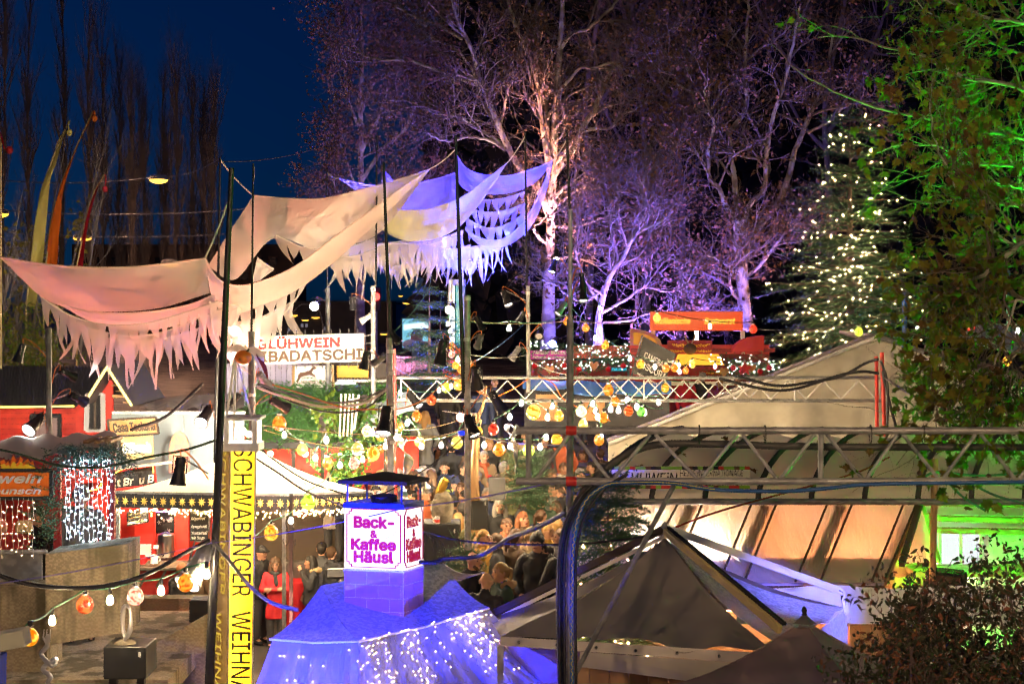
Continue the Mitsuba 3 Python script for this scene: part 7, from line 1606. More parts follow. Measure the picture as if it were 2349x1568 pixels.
def string(label, ends, bulbs, kk=42, mat='green_cable', wgt=1.3, rgb=(1, .72, .40), dip=.12, s=1.0, globes=()):
    """a festoon cable through ends [(u, v, Y)...] and over its sockets, carrying bare bulbs [(u, v, Y)]"""
    k = thing('festoon_cable', label, 'string lights'); hang = [at(*e) for e in ends]; tops = []
    for b_ in bulbs:
        c = at(*b_); tops.append(c + A(0, 0, .09 * s))
        bk = part(k, 'bulb', MB().lathe([(a * s, z * s) for a, z in BULB], c, sides=12), 'lamp_glass', True, emitter=glow(rgb, kk * 25, wgt)); part(bk, 'socket', MB().cyl(c + A(0, 0, .03 * s), c + A(0, 0, .095 * s), .017 * s, sides=8), 'black_matt')
    pts = hang + tops + [SITES[q] for q in globes]; pts = sorted(pts, key=lambda p: p[0] / p[1])
    p3 = []
    for a, c in zip(pts, pts[1:]): p3.append(sag(a, c, dip * .3 * np.linalg.norm(c - a) / 2, 6)[:-1])
    part(k, 'cable', MB().tube(np.vstack(p3 + [pts[-1][None]]), .008, 5), mat, True)
string('green festoon cable rising across the concrete parapet', [(20, 1475, 11.2), (478, 1300, 12.8)], [(120, 1418, 12.6), (252.7, 1371, 13.0), (369.6, 1349, 12.8), (474, 1311, 12.75)], 20, globes=(57, 54, 55, 56), s=1.0)
string('festoon cable sloping from the crowd up past the star valance', [(560, 1245, 17), (800, 1035, 21)], [(667.6, 1190, 19), (752.3, 1110, 20), (780, 1064, 20.5)], 40, globes=(16, 15))
string('festoon cable from the fir roof floodlight to the steel footed mast', [(585, 955, 19.8), (905, 1000, 20)], [(652, 994, 20), (723.5, 1047, 21.5), (832, 1050, 20.6), (749, 1006, 21)], 45, globes=(1, 2, 3, 5, 4))
string('bright festoon cluster around the steel footed mast', [(790, 1010, 21), (925, 985, 21)], [(855, 990, 21), (866, 992, 20.9), (901, 990, 21), (910, 1000, 21.5)], 60, globes=(9, 10, 11))
string('festoon cable through the flowered globe to the red scaffold post', [(800, 1000, 20), (912, 1000, 20)], [(884, 1020, 21)], 45, globes=(6, 8, 7))
string('festoon cable swinging from the scaffold post below the truss', [(912, 990, 22), (1076, 940, 20)], [(920.5, 1010, 21), (967, 1021, 21), (1012, 1018, 20.8), (934, 967, 21.5)], 45, globes=(14, 17))
string('festoon cable across the middle of the crowd to the near truss', [(1075, 985, 18.6), (1312, 975, 18)], [(1110.7, 1017, 20), (1170, 1020, 20), (1239, 1021, 19.8), (1253, 1000, 21)], 45, globes=(18, 20, 21, 24))
string('festoon cable rising from the red swirled globe to the hanging truss', [(1120, 990, 20), (1202, 915, 23.8), (1330, 945, 21)], [(1169.6, 953, 20.5), (1196, 922, 23), (1256.4, 954, 20.5), (1266.6, 929, 23)], 45, globes=(19, 22, 23))
string('festoon cable beyond the near pole with closely set bulbs', [(1312, 950, 20), (1520, 935, 22)], [(1360, 923, 22), (1366.6, 939, 21), (1371.5, 953, 20.8), (1401, 935, 21), (1419, 938, 21), (1461, 930, 21), (1479, 943, 20.5), (1379, 999, 21)], 45, globes=(25, 26, 53, 51, 52))
string('festoon cable inside the truss near its end', [(915, 925, 24), (1076, 880, 24.5)], [(1006.8, 892, 24.5), (1034.8, 883, 24.6), (918, 898, 24.2)], 45, globes=(13, 29, 30))
string('long festoon cable falling from the near pole towards the black flag', [(1310, 705, 30), (1470, 830, 27)], [(1375.5, 703, 31), (1365, 773.5, 29.5), (1445, 820, 27.5)], 45, globes=(31, 32))
string('festoon cable over the black flag and the glowing stall canopy', [(1455, 826, 27), (1680, 835, 29)], [(1502, 839, 27.2), (1559, 850, 28), (1557, 835, 28), (1640, 838, 28.5)], 45, globes=(34, 35, 36, 37, 38))
string('festoon cable crossing in front of the orange roof sign', [(1310, 690, 24), (1730, 755, 27), (1975, 750, 25)], [(1628.2, 746, 26)], 40, globes=(42, 43, 44), mat='rubber')
string('festoon cable at the steel post by the light column', [(1030, 720, 29), (1060, 850, 25)], [(1027, 741, 29), (1032.6, 757, 28.5), (1037.7, 776, 28), (1051, 822, 26)], 50, globes=(47, 58, 48, 49))
string('festoon cable under the plane leaves towards the frame edge', [(2070, 730, 24), (2349, 735, 20)], [(2105.8, 753, 23), (2334.4, 757, 20)], 40, globes=(45,))
string('festoon cable between the truss braces in the far half', [(1395, 870, 23.8), (1600, 875, 24.5)], [(1511, 920, 24.3), (1438, 915, 24)], 40, globes=(39, 41))
string('high thin festoon cable between the straight mast and the near pole', [(1070, 735, 20), (1306, 730, 26)], [(1167.7, 750, 22)], 36, globes=(33,), s=1.1)
for i, (a, c, Y0, Y1, m, lab) in enumerate(((( 600, 975), (1068, 1000), 19.8, 18.5, 'bamboo', 'upper yellow string stretched above the lanterns'), ((605, 985), (840, 1032), 19.8, 20, 'bamboo', 'lower yellow string stretched over the first lanterns'), ((912, 1010), (1080, 978), 22, 18.5, 'bamboo', 'yellow string from the scaffold post to the tall mast'), ((912, 985), (1062, 960), 22, 18.6, 'bamboo', 'string passing behind the red glowing floodlight'),
        ((1075, 990), (1310, 1020), 18.6, 9.4, 'offwhite_cloth', 'pale string from the tall mast to the near pole'), ((1075, 735), (1306, 735), 18.6, 22, 'bamboo', 'bright string from the tall mast level with the globe'), ((1310, 734), (1490, 738), 22, 34, 'bamboo', 'bright string running on towards the orange sign'), ((1215, 825), (1308, 860), 26, 20, 'offwhite_cloth', 'white string falling to the hanging truss'),
        ((1078, 813), (1212, 813), 19, 26, 'offwhite_cloth', 'level thin string between the two middle masts'), ((1072, 838), (1200, 745), 19, 24, 'blue_tarp', 'blue string slanting up to the straight mast'), ((905, 760), (990, 655), 19, 30, 'green_cable', 'green string rising behind the billboard'), ((905, 840), (970, 866), 19, 24, 'blue_tarp', 'blue string falling to the truss end'))):
    solo('string', MB().tube(sag(at(*a, Y0), at(*c, Y1), .05, 10), .006, 4), m, lab, 'string')
solo('blue_string', MB().tube(np.vstack([sag(at(-60, 1345, 12), at(480, 1245, 12.9), .03, 12), sag(at(480, 1245, 12.9), at(925, 1165, 11.6), .03, 12)[1:], sag(at(925, 1165, 11.6), at(1290, 1100, 9.2), .02, 10)[1:]]), .0045, 5), 'violet_string', 'violet string crossing low from the frame edge over the sign to the near truss', 'string')
for i, (pts, Y0, Y1, r, m, lab) in enumerate((
        (((-40, 1305), (60, 1338), (160, 1348), (250, 1342), (340, 1315), (420, 1270), (482, 1238)), 12.5, 12.9, .020, 'rubber', 'thick black cable sagging before the concrete parapet'), (((488, 1240), (530, 1290), (570, 1340), (620, 1380), (682, 1398)), 12.9, 11.9, .018, 'steel_dull', 'shiny cable wrapped in foil running down to the coffee stall roof'),
        (((-40, 1022), (40, 1040), (140, 1068), (240, 1070), (330, 1050), (430, 1030), (505, 1005)), 14.4, 14.0, .012, 'coat_green', 'dark green cable sagging over the mulled wine stand'), (((300, 985), (380, 955), (465, 880)), 19, 20, .022, 'rubber', 'black cable rising from the tilted sign to the masts'),
        (((590, 1022), (640, 1062), (700, 1100), (760, 1123), (820, 1138), (880, 1130), (940, 1098), (1010, 1050), (1080, 985)), 18.5, 18.5, .009, 'rubber', 'twisted black cable swooping over the canopy to the tall mast'), (((570, 1040), (640, 1085), (700, 1125), (790, 1160)), 16, 12, .009, 'rubber', 'black cable slanting down to the chimney sign'),
        (((970, 1218), (1050, 1238), (1150, 1246), (1300, 1248), (1420, 1238), (1525, 1222)), 12.1, 11.5, .008, 'rubber', 'black cable strung from the chimney sign to the pavilion tip'), (((1530, 1216), (1640, 1175), (1800, 1130), (1960, 1085), (2040, 1048)), 11.5, 12.6, .008, 'dark_red', 'dark rope running up over the translucent roof'))):
    p = catmull([at(a, c, Y0 + (Y1 - Y0) * q / (len(pts) - 1)) for q, (a, c) in enumerate(pts)], 7); solo('cable', MB().tube(p, r, 7), m, lab, 'cable', smooth=True)
P('violet_string', (.16, .14, .45), .6)
# ---------------------------------------------------------------- people
def chain(specs, seg=9):
    """specs: lists of (point, radius); each neighbouring pair is hulled, all are joined"""
    out = []
    for s in specs:
        sp = [m3.Manifold.sphere(float(r), seg).translate([float(c) for c in p]) for p, r in s]
        out += [m3.Manifold.batch_hull([a, b]) for a, b in zip(sp, sp[1:])] if len(sp) > 1 else sp
    return m3.Manifold.batch_boolean(out, m3.OpType.Add)

def soft(man, length, it=3, simp=0):
    man = man.simplify(simp) if simp else man
    k = man.refine_to_length(length).to_mesh(); m = trimesh.Trimesh(k.vert_properties[:, :3], k.tri_verts, process=True)
    trimesh.smoothing.filter_taubin(m, iterations=it * 2); return m.vertices, m.faces

def arm(sd, pose):
    S = A(.185 * sd, .01, 1.40)
    E, W = {'down': (A(.255, .03, 1.13), A(.25, -.05, .90)), 'mug': (A(.26, .0, 1.13), A(.10, -.26, 1.20)), 'sip': (A(.25, -.08, 1.16), A(.08, -.20, 1.46)), 'cross': (A(.26, -.02, 1.14), A(-.06, -.22, 1.17)), 'raise': (A(.26, -.22, 1.36), A(.10, -.34, 1.60)),
            'pocket': (A(.29, .05, 1.14), A(.20, -.10, .96)), 'table': (A(.27, -.12, 1.15), A(.16, -.38, 1.13)), 'swing': (A(.25, .14, 1.15), A(.24, .10, .92)), 'fore': (A(.25, -.08, 1.14), A(.24, -.26, .98))}[pose]
    f = A(sd, 1, 1); return S, E * f, W * f

def hand(W, E, sd, curl):
    d = unit(W - E); side = unit(np.cross(d, A(0, .2, 1))) * sd; pl = unit(np.cross(side, d)); palm = W + d * .05
    s = [[(W, .026), (palm, .036), (W + d * .085, .034)]]
    for i, (o, L) in enumerate(((-.030, .060), (-.010, .072), (.010, .068), (.028, .052))):
        k0 = W + d * .085 + pl * o; k1 = k0 + d * L * .55 + side * curl * .02; k2 = k1 + d * L * .45 * (1 - curl) + side * curl * .04; s.append([(k0, .0105), (k1, .0098), (k2, .0085)])
    t0 = W + d * .035 - pl * .026; s.append([(t0, .013), (t0 - pl * .028 + d * .022 + side * .01, .011), (t0 - pl * .03 + d * .05 + side * .018, .009)]); return s

POSES = {'stand': ('down', 'down', 0, 0, 0), 'mug': ('mug', 'down', 0, .1, 0), 'sip': ('sip', 'pocket', 0, 0, 0), 'cross': ('cross', 'cross', 0, 0, 0), 'raise': ('raise', 'raise', 0, 0, 0), 'pocket': ('pocket', 'pocket', 0, -.1, 0), 'table': ('table', 'mug', .10, 0, 0), 'walk': ('swing', 'fore', .02, 0, .22)}
def prototype(pose):
    ar, al, lean, yaw, stride = POSES[pose]; L = lambda p: p + A(0, -lean * max(0, p[2] - .95) * 1.6, -lean * .05)
    arms = [arm(1, ar), arm(-1, al)]; hc = L(A(0, -.015, 1.605)); Rz = rotz(yaw); H = lambda x, y, z: hc + Rz @ A(x, y, z)
    head = [[(H(0, .012, .035), .088), (H(0, -.012, .02), .084)], [(H(0, -.022, -.02), .070), (H(0, -.040, -.075), .040)], [(H(0, .02, .0), .08), (H(0, -.03, -.06), .05)], [(H(0, -.094, .018), .010), (H(0, -.112, -.018), .014)], [(H(.045, -.062, -.005), .028), (H(-.045, -.062, -.005), .028)], [(H(.035, -.072, .038), .020), (H(-.035, -.072, .038), .020)], [(H(0, -.085, -.055), .018), (H(0, -.078, -.085), .022)],
            [(H(.088, .012, .012), .016), (H(.088, .016, -.02), .012)], [(H(-.088, .012, .012), .016), (H(-.088, .016, -.02), .012)], [(L(A(0, .015, 1.40)), .062), (H(0, .02, -.05), .056)]]
    leg = [[(A(.09 * s, .0, .90), .085), (A(.10 * s, -.02 + s * stride * .5, .49), .055), (A(.10 * s, .02 + s * stride, .09), .036), (A(.105 * s, -.11 + s * stride, .04), .032)] for s in (1, -1)]
    torso = [[(A(0, .01, .92), .085), (L(A(0, .01, 1.15)), .08), (L(A(0, .015, 1.34)), .085)]]; ok = [[(L(S), .045), (L(E), .034), (L(W), .025)] for S, E, W in arms]; hs = sum([hand(L(W), L(E), sd, .25 if q in ('down', 'swing') else .7) for (S, E, W), sd, q in zip(arms, (1, -1), (ar, al))], [])
    P = {'body': soft(chain(head + torso + ok + leg + hs, 6), .09, 2, .0035)}
    fold = lambda p: p
    def coat(hem, fat):
        sp = [[(A(.055, 0, hem), .142 * fat), (A(.045, 0, 1.02), .122 * fat), (L(A(.06, .005, 1.20)), .118 * fat), (L(A(.075, .01, 1.33)), .112 * fat), (L(A(.10, .012, 1.395)), .068 * fat)], [(A(-.055, 0, hem), .142 * fat), (A(-.045, 0, 1.02), .122 * fat), (L(A(-.06, .005, 1.20)), .118 * fat), (L(A(-.075, .01, 1.33)), .112 * fat), (L(A(-.10, .012, 1.395)), .068 * fat)]]
        cross = [[(a[i][0], a[i][1]), (b[i][0], b[i][1])] for a, b in [sp] for i in range(5)]
        sl = [[(L(S) * A(.93, 1, 1), .072 * fat), (L(E), .060 * fat), (L(W) * .94 + L(E) * .06, .046 * fat)] for S, E, W in arms]; col = [[(L(A(0, .02, 1.43)), .082 * fat), (L(A(0, .015, 1.475)), .074)]]
        v, f = soft(chain(sp + cross + sl + col, 8).trim_by_plane((0, 0, 1), hem - .03), .085, 1, .004); n = trimesh.Trimesh(v, f, process=False).vertex_normals
        return v + n * (.011 * np.sin(v[:, 2:] * 75 + 4 * np.sin(v[:, :1] * 9)) if fat > 1.05 else .014 * (meshkit.fbm(v * A(9, 9, 4), 2, 3)[:, None] - .5)), f
    P['jacket'], P['puffer'], P['long_coat'] = coat(.86, 1.0), coat(.86, 1.12), coat(.62, 1.04)
    P['trousers'] = soft(chain([[(A(.085 * s, .005, .93), .105), (A(.10 * s, -.015 + s * stride * .5, .50), .080), (A(.10 * s, .02 + s * stride, .12), .062)] for s in (1, -1)] + [[(A(.08, .005, .93), .11), (A(-.08, .005, .93), .11)]], 7), .12, 1)
    P['shoes'] = soft(chain([[(A(.10 * s, .04 + s * stride, .05), .048), (A(.11 * s, -.10 + s * stride, .04), .042)] for s in (1, -1)], 6), .2, 1)
    cap = lambda extra, r=.097: soft(chain([[(H(0, .022, .042), r), (H(0, -.004, .05), r - .004)]] + extra, 8), .05, 1)
    def trim(m, y, z):   # keeps hair off the face
        v, f = m; c = (v[f].mean(1) - hc) @ Rz; keep = ~((c[:, 1] < y) & (c[:, 2] < z)); return v, f[keep]
    P['short'] = trim(cap([[(H(0, .05, -.03), .062), (H(0, .03, .02), .09)]]), -.045, .062); P['long'] = trim(cap([[(H(.06, .03, .0), .062), (H(.085, .02, -.10), .052), (H(.09, .0, -.22), .036)], [(H(-.06, .03, .0), .062), (H(-.085, .02, -.10), .052), (H(-.09, .0, -.22), .036)], [(H(0, .06, 0), .08), (H(0, .085, -.22), .06)]]), -.05, .06)
    P['ponytail'] = trim(cap([[(H(0, .10, .05), .03), (H(0, .15, .02), .034), (H(0, .15, -.12), .018)], [(H(0, .05, -.02), .07), (H(0, .03, .02), .09)]]), -.045, .062); P['curly'] = trim((lambda m: (m[0] + .03 * (meshkit.noise(m[0] * 38, 4)[:, None] - .5) * unit_rows(m[0] - hc), m[1]))(cap([[(H(.07, .02, .0), .065), (H(.085, .01, -.12), .058)], [(H(-.07, .02, .0), .065), (H(-.085, .01, -.12), .058)], [(H(0, .06, .0), .09), (H(0, .07, -.15), .07)]], .108)), -.055, .05)
    P['beanie'] = trim(cap([[(H(0, .03, .075), .09), (H(0, .05, .115), .05)], [(H(0, .02, .02), .10), (H(0, .0, .04), .10)]], .104), -.2, .035); P['cap'] = trim(cap([[(H(0, .0, .06), .10), (H(0, -.02, .062), .098)], [(H(.04, -.10, .062), .016), (H(.03, -.16, .05), .010)], [(H(-.04, -.10, .062), .016), (H(-.03, -.16, .05), .010)], [(H(.03, -.16, .05), .010), (H(-.03, -.16, .05), .010)]]), .9, .03)
    P['fur_hood'] = (lambda m: (m[0] + .03 * (meshkit.noise(m[0] * 60, 4)[:, None] - .3) * A(.4, .4, .8), m[1]))(soft(chain([[(L(A(.11, -.02, 1.46)), .040), (L(A(.12, .08, 1.47)), .050), (L(A(0, .15, 1.45)), .060), (L(A(-.12, .08, 1.47)), .050), (L(A(-.11, -.02, 1.46)), .040)]], 8), .035, 1)); P['scarf'] = soft(chain([[(L(A(.07, -.03, 1.46)), .045), (L(A(.06, .07, 1.47)), .045), (L(A(-.06, .07, 1.47)), .045), (L(A(-.07, -.03, 1.46)), .045), (L(A(0, -.085, 1.44)), .045), (L(A(.07, -.03, 1.46)), .045)], [(L(A(.0, -.09, 1.42)), .04), (L(A(.03, -.135, 1.25)), .035)]], 8), .04, 1)
    P['beard'] = soft(chain([[(H(.045, -.045, -.06), .022), (H(0, -.072, -.095), .026), (H(-.045, -.045, -.06), .022)]], 7), .03, 1)
    e = MB(); [ball(e, H(.033 * s, -.083, .017), .0105, 1, (1.25, .6, .8)) for s in (1, -1)]; P['eyes'] = e.get(); b = MB(); b.box(H(0, -.099, -.052), (.042, .012, .009), Rz); P['mouth'] = b.get(); b = MB(); [b.box(H(.034 * s, -.090, .040), (.036, .012, .007), Rz) for s in (1, -1)]; P['brows'] = b.get()
    b = MB(); [b.tube([H(.034 * s + .024 * math.cos(q), -.104, .016 + .018 * math.sin(q)) for q in np.linspace(0, 6.283, 11)], .003, 4) for s in (1, -1)]; b.cyl(H(.012, -.106, .02), H(-.012, -.106, .02), .003, sides=4); P['glasses'] = b.get()
    Wm = L(arms[0][2]) + unit(arms[0][2] - arms[0][1]) * .085; b = MB(); b.lathe([(0, -.03), (.037, -.03), (.04, .06), (.034, .06), (.032, -.02), (0, -.02)], Wm + A(-.03, -.03, .02), sides=12); P['mug'] = b.get()
    return {n: (np.asarray(v), np.asarray(f)) for n, (v, f) in P.items()}
PROTO = {p: prototype(p) for p in POSES}
PLY = {}
def wear(pose, piece, mat):
    if (pose, piece) not in PLY: PLY[pose, piece] = mikit.ply(PROTO[pose][piece], 'skin', smooth=True)
    return {**PLY[pose, piece], 'bsdf': {'type': 'ref', 'id': mat}}
def person(label, u, v, level, facing, pose, coat, cc, hair, hc, extra=(), h=1.70, Y=None, legs='charcoal', skin='skin', group=None):
    """u, v: top of the head in the plan; level: the ground they stand on (sets the distance unless Y is given); facing in degrees, 0 towards the viewer"""
    z = level + h; Y = Y or (EYE - z) * FP / (v - CV)
    if Y is None: pass
    p = at(u, v, Y); base = A(p[0], Y, level); s = (h if True else 1) / 1.715; M = mat4(rotz(math.radians(facing)), base, s)
    k = thing('person', label, 'person', group)
    seq = [('body', skin), (coat, 'coat_' + cc), ('trousers', 'coat_' + legs), ('shoes', 'coat_black')] + ([(hair, hc)] if hair else []) + list(extra)
    if math.cos(math.radians(facing)) > -.3: seq += [('eyes', 'ink'), ('mouth', 'coat_wine'), ('brows', 'hair_brown')]
    for piece, m in seq:
        own = '__body__' if piece in ('eyes', 'mouth', 'brows', 'beard') else '__'
        q = place(wear(pose, piece, m), f'{k}{own}{"hair" if piece in ("short", "long", "ponytail", "curly") else "coat" if piece in ("jacket", "puffer", "long_coat") else piece}', M)
    return base, Y
HB, HN, HL, HG, HA = 'hair_black', 'hair_brown', 'hair_blond', 'hair_grey', 'hair_auburn'
FUR, SC = ('fur_hood', 'fur'), ('scarf', 'coat_black')
CROWD = [
 # label, u, v, level, facing, pose, coat, colour, hair, hair colour, extra
 ('person in long grey hooded coat seen from behind on the steps', 975, 940, .94, 175, 'pocket', 'long_coat', 'grey', 'long', HL, (), 1.7, 30.0),
 ('tall person in dark coat on the terrace behind the red spotted globe', 1028, 884, TER, 160, 'stand', 'long_coat', 'black', 'short', HN, (), 1.8, 31.2),
 ('person with bare head behind the tall black mast on the terrace', 1105, 888, TER, 20, 'stand', 'jacket', 'navy', 'short', HB, (), 1.72, 31.0),
 ('smiling woman in olive coat and dark beanie by the lime globe', 1241, 1032, 0, 8, 'pocket', 'long_coat', 'olive', 'beanie', 'coat_charcoal', (('scarf', 'coat_beige'),), 1.68, None),
 ('person in shiny black puffer with fur hood seen from behind', 968, 1040, 0, 170, 'stand', 'puffer', 'black', 'short', HB, (FUR,), 1.72, None),
 ('woman with loose auburn hair beside the black puffer', 1009, 1030, 0, 130, 'mug', 'jacket', 'charcoal', 'long', HA, (), 1.66, None),
 ('broad man in black jacket seen from behind under the glowing yellow globe', 1036, 1012, .3, 185, 'pocket', 'jacket', 'black', 'short', HB, (), 1.82, None),
 ('grey haired man in dark jacket next to the red scaffold post', 927, 1040, 0, 60, 'stand', 'jacket', 'navy', 'short', HG, (), 1.74, None),
 ('person in beige coat with a mug behind the driftwood post', 1110, 1035, .2, 15, 'mug', 'long_coat', 'beige', 'short', HG, (('scarf', 'coat_rust'), ('mug', 'red_cloth')), 1.78, None),
 ('person in bright blue jacket behind the large orange globe', 1142, 1050, 0, 200, 'stand', 'puffer', 'blue', 'beanie', 'coat_navy', (), 1.7, None),
 ('person in grey wool coat right of the blue jacket', 1184, 1035, 0, 150, 'pocket', 'long_coat', 'grey', 'long', HL, (), 1.7, None),
 ('dark haired woman with lime green scarf holding her hand to her chin', 1047, 1092, 0, 10, 'sip', 'jacket', 'lime', 'long', HB, (('scarf', 'coat_lime'),), 1.66, None),
 ('elderly man in rust red jacket and glasses turned sideways', 974, 1118, 0, 70, 'pocket', 'jacket', 'rust', 'short', HG, (('glasses', 'ink'),), 1.74, None),
 ('person in olive parka with fur hood behind the golden bird', 1003, 1122, 0, 170, 'stand', 'puffer', 'olive', 'long', HN, (FUR,), 1.68, None),
 ('man in dark blue jacket seen from behind over the silver sculpture', 946, 1082, 0, 190, 'pocket', 'jacket', 'navy', 'short', HN, (), 1.78, None),
 ('person in cream cardigan holding both hands up to the face', 1168, 1085, 0, 0, 'raise', 'jacket', 'white', 'short', HN, (), 1.74, None),
 ('older man with long grey hair and dark coat in the thick of the crowd', 1147, 1145, 0, 5, 'pocket', 'long_coat', 'black', 'long', HG, (), 1.74, None),
 ('person in beige jacket with an orange scarf in front of the grey haired man', 1162, 1190, 0, 10, 'mug', 'jacket', 'beige', 'short', HN, (('scarf', 'coat_rust'),), 1.66, None),
 ('tall person in dark green coat behind the near truss upright', 1242, 1130, 0, 170, 'stand', 'long_coat', 'green', 'short', HN, (), 1.86, None),
 ('person in light brown coat with fair hair beside the little fir', 1088, 1190, 0, 120, 'walk', 'jacket', 'beige', 'long', HL, (), 1.66, None),
 ('person in mustard jacket behind the little fir', 1108, 1216, 0, 60, 'mug', 'jacket', 'mustard', 'short', HL, (), 1.64, None),
 ('person in brown coat below the sagging hose', 1198, 1175, 0, 30, 'stand', 'jacket', 'brown', 'long', HA, (), 1.68, None),
 ('person in beige parka under the thick insulated cable', 1217, 1213, 0, 200, 'stand', 'puffer', 'beige', 'beanie', 'coat_beige', (), 1.68, None),
 ('person in olive jacket with fair hair left of the steel mast foot', 1050, 1178, 0, 150, 'pocket', 'puffer', 'olive', 'long', HL, (), 1.68, None),
 ('person in brown jacket bending to the stall', 1028, 1214, 0, 100, 'table', 'jacket', 'brown', 'short', HN, (), 1.66, None),
 ('person in mustard coat behind the man with the black back', 1256, 1203, 0, 40, 'mug', 'jacket', 'mustard', 'short', HL, (), 1.66, None),
 ('person in white jacket close to the near pole', 1277, 1190, 0, 190, 'stand', 'jacket', 'white', 'short', HL, (), 1.68, None),
 ('person in charcoal coat under the orange globe at the truss brace', 1292, 1062, 0, 20, 'stand', 'long_coat', 'charcoal', 'short', HN, (('scarf', 'coat_white'),), 1.74, None),
 ('person in navy puffer with rust scarf beside the near pole', 1337, 1032, 0, 340, 'mug', 'puffer', 'navy', 'long', HN, (('scarf', 'coat_rust'),), 1.7, None),
 ('person in brown coat right of the near pole below the zigzag globe', 1377, 1030, 0, 200, 'stand', 'long_coat', 'brown', 'short', HN, (), 1.74, None),
 ('woman with fair hair behind the red swirled globe', 1122, 990, .45, 20, 'stand', 'jacket', 'charcoal', 'long', HL, (), 1.7, 29.0),
 ('person in olive parka with fur hood behind the steel knot', 1150, 990, .45, 150, 'stand', 'puffer', 'olive', 'long', HN, (FUR,), 1.7, 29.2),
 ('man with dark hair looking down between the globes on the steps', 1248, 988, .5, 30, 'stand', 'jacket', 'charcoal', 'short', HB, (), 1.72, 28.9),
 ('person in beige hood on the steps left of the near truss', 1206, 968, .6, 15, 'stand', 'jacket', 'beige', 'beanie', 'coat_beige', (), 1.7, 29.2),
 ('person in rust jacket on the steps beside the near pole', 1290, 978, .5, 5, 'pocket', 'jacket', 'rust', 'short', HN, (), 1.72, 29.1),
 ('man with black coat and broad back turned to the viewer near the pole', 1300, 1232, 0, 178, 'pocket', 'long_coat', 'black', 'short', HB, (SC,), 1.84, None),
 ('bearded bald man in black jacket beside the small fir', 1084, 1266, 0, 62, 'pocket', 'jacket', 'black', None, None, (('beard', HN), SC), 1.76, None),
 ('young woman with blond ponytail in dark green parka with fur hood', 1150, 1293, 0, -70, 'mug', 'puffer', 'green', 'ponytail', HL, (FUR,), 1.70, None),
 ('bald man in dark jacket seen from behind between the couple', 1108, 1316, 0, 160, 'table', 'jacket', 'black', None, None, (), 1.68, None),
 ('woman with ponytail in beige coat leaning behind the light box sign', 992, 1193, 0, -60, 'table', 'long_coat', 'beige', 'ponytail', HN, (SC,), 1.70, None),
 ('man in black cap and long puffer standing in profile by the banner column', 598, 1240, GL, 65, 'pocket', 'puffer', 'black', 'cap', 'coat_black', (('glasses', 'ink'),), 1.80, 26.3),
 ('woman in red coat with crossed arms and curly hair and glasses', 632, 1264, GL, 4, 'cross', 'long_coat', 'red', 'curly', HN, (SC, ('glasses', 'ink')), 1.66, 25.9),
 ('dark haired woman in black parka with fur hood sipping in profile', 714, 1260, GL, -72, 'sip', 'puffer', 'black', 'long', HB, (FUR,), 1.68, 26.0),
 ('woman in olive jacket and knitted beanie holding a teal mug', 778, 1228, GL, -25, 'mug', 'puffer', 'olive', 'beanie', 'coat_mustard', (('mug', 'coat_teal'),), 1.70, None),
 ('person in bright blue jacket seen from behind under the canopy', 706, 1208, GL, 150, 'stand', 'puffer', 'blue', 'short', HN, (), 1.76, None),
 ('person in mustard jacket left of the black hook post', 648, 1205, GL, 170, 'mug', 'puffer', 'mustard', 'short', HL, (), 1.74, None),
 ('person in mustard hood just behind the woman in red', 668, 1228, GL, 200, 'stand', 'puffer', 'mustard', 'beanie', 'coat_mustard', (), 1.70, None),
 ('person with wine red beanie behind the amber red globe', 622, 1194, GL, 180, 'stand', 'jacket', 'charcoal', 'beanie', 'coat_wine', (), 1.76, None),
 ('tall person in charcoal coat at the back under the canopy', 738, 1192, GL, 170, 'stand', 'long_coat', 'charcoal', 'short', HB, (), 1.84, 26.5),
 ('person in black jacket at the end of the star valance', 760, 1196, GL, 160, 'pocket', 'jacket', 'black', 'short', HN, (), 1.78, 26.4),
 ('ginger haired customer in black coat at the kiosk counter', 407, 1229, GL, 150, 'table', 'long_coat', 'black', 'short', HA, (SC,), 1.74, 24.9),
 ('second customer in dark brown coat at the kiosk counter', 453, 1222, GL, 165, 'pocket', 'long_coat', 'brown', 'short', HN, (), 1.76, 25.0),
 ('kiosk vendor in red pullover behind the counter', 289, 1208, GL, 20, 'table', 'jacket', 'red', 'short', HB, (), 1.70, 26.3),
 ('person in pale grey coat standing behind the white icicle lights', 186, 1122, 1.15, 20, 'stand', 'long_coat', 'grey', 'beanie', 'coat_grey', (), 1.72, 16.0),
 ('person in black down jacket bending behind the tied fir boughs', 104, 1166, 1.15, -40, 'table', 'puffer', 'black', 'short', HB, (), 1.5, 16.1),
 ('woman with pink hair and white coat in front of the red hut', 765, 1052, 0, 190, 'stand', 'long_coat', 'white', 'curly', 'pink_stone', (), 1.78, 27.2),
 ('dark figure in the red hut below the fir roof', 690, 1062, 0, 180, 'stand', 'jacket', 'wine', 'short', HB, (), 1.7, 27.3),
 ('person in navy jacket beneath the pinkish orange globe', 790, 1085, 0, 170, 'stand', 'jacket', 'navy', 'short', HB, (), 1.68, 27.0),
 ('person in beige coat beneath the flowered globe', 872, 1050, 0, 160, 'stand', 'long_coat', 'beige', 'short', HL, (), 1.76, 26.8),
 ('person in charcoal jacket behind the chimney cap', 862, 1100, 0, 20, 'stand', 'jacket', 'charcoal', 'short', HB, (), 1.70, 25.0),
 ('person in brown jacket between the lanterns and the scaffold post', 905, 1070, 0, 200, 'stand', 'jacket', 'brown', 'beanie', 'coat_brown', (), 1.72, 26.0),
]
for c in CROWD: person(*c)
g = np.random.default_rng(400); NAMES = dict(black='black', charcoal='charcoal', navy='navy', brown='brown', olive='olive', grey='grey', wine='wine red', green='dark green', rust='rust', beige='beige')
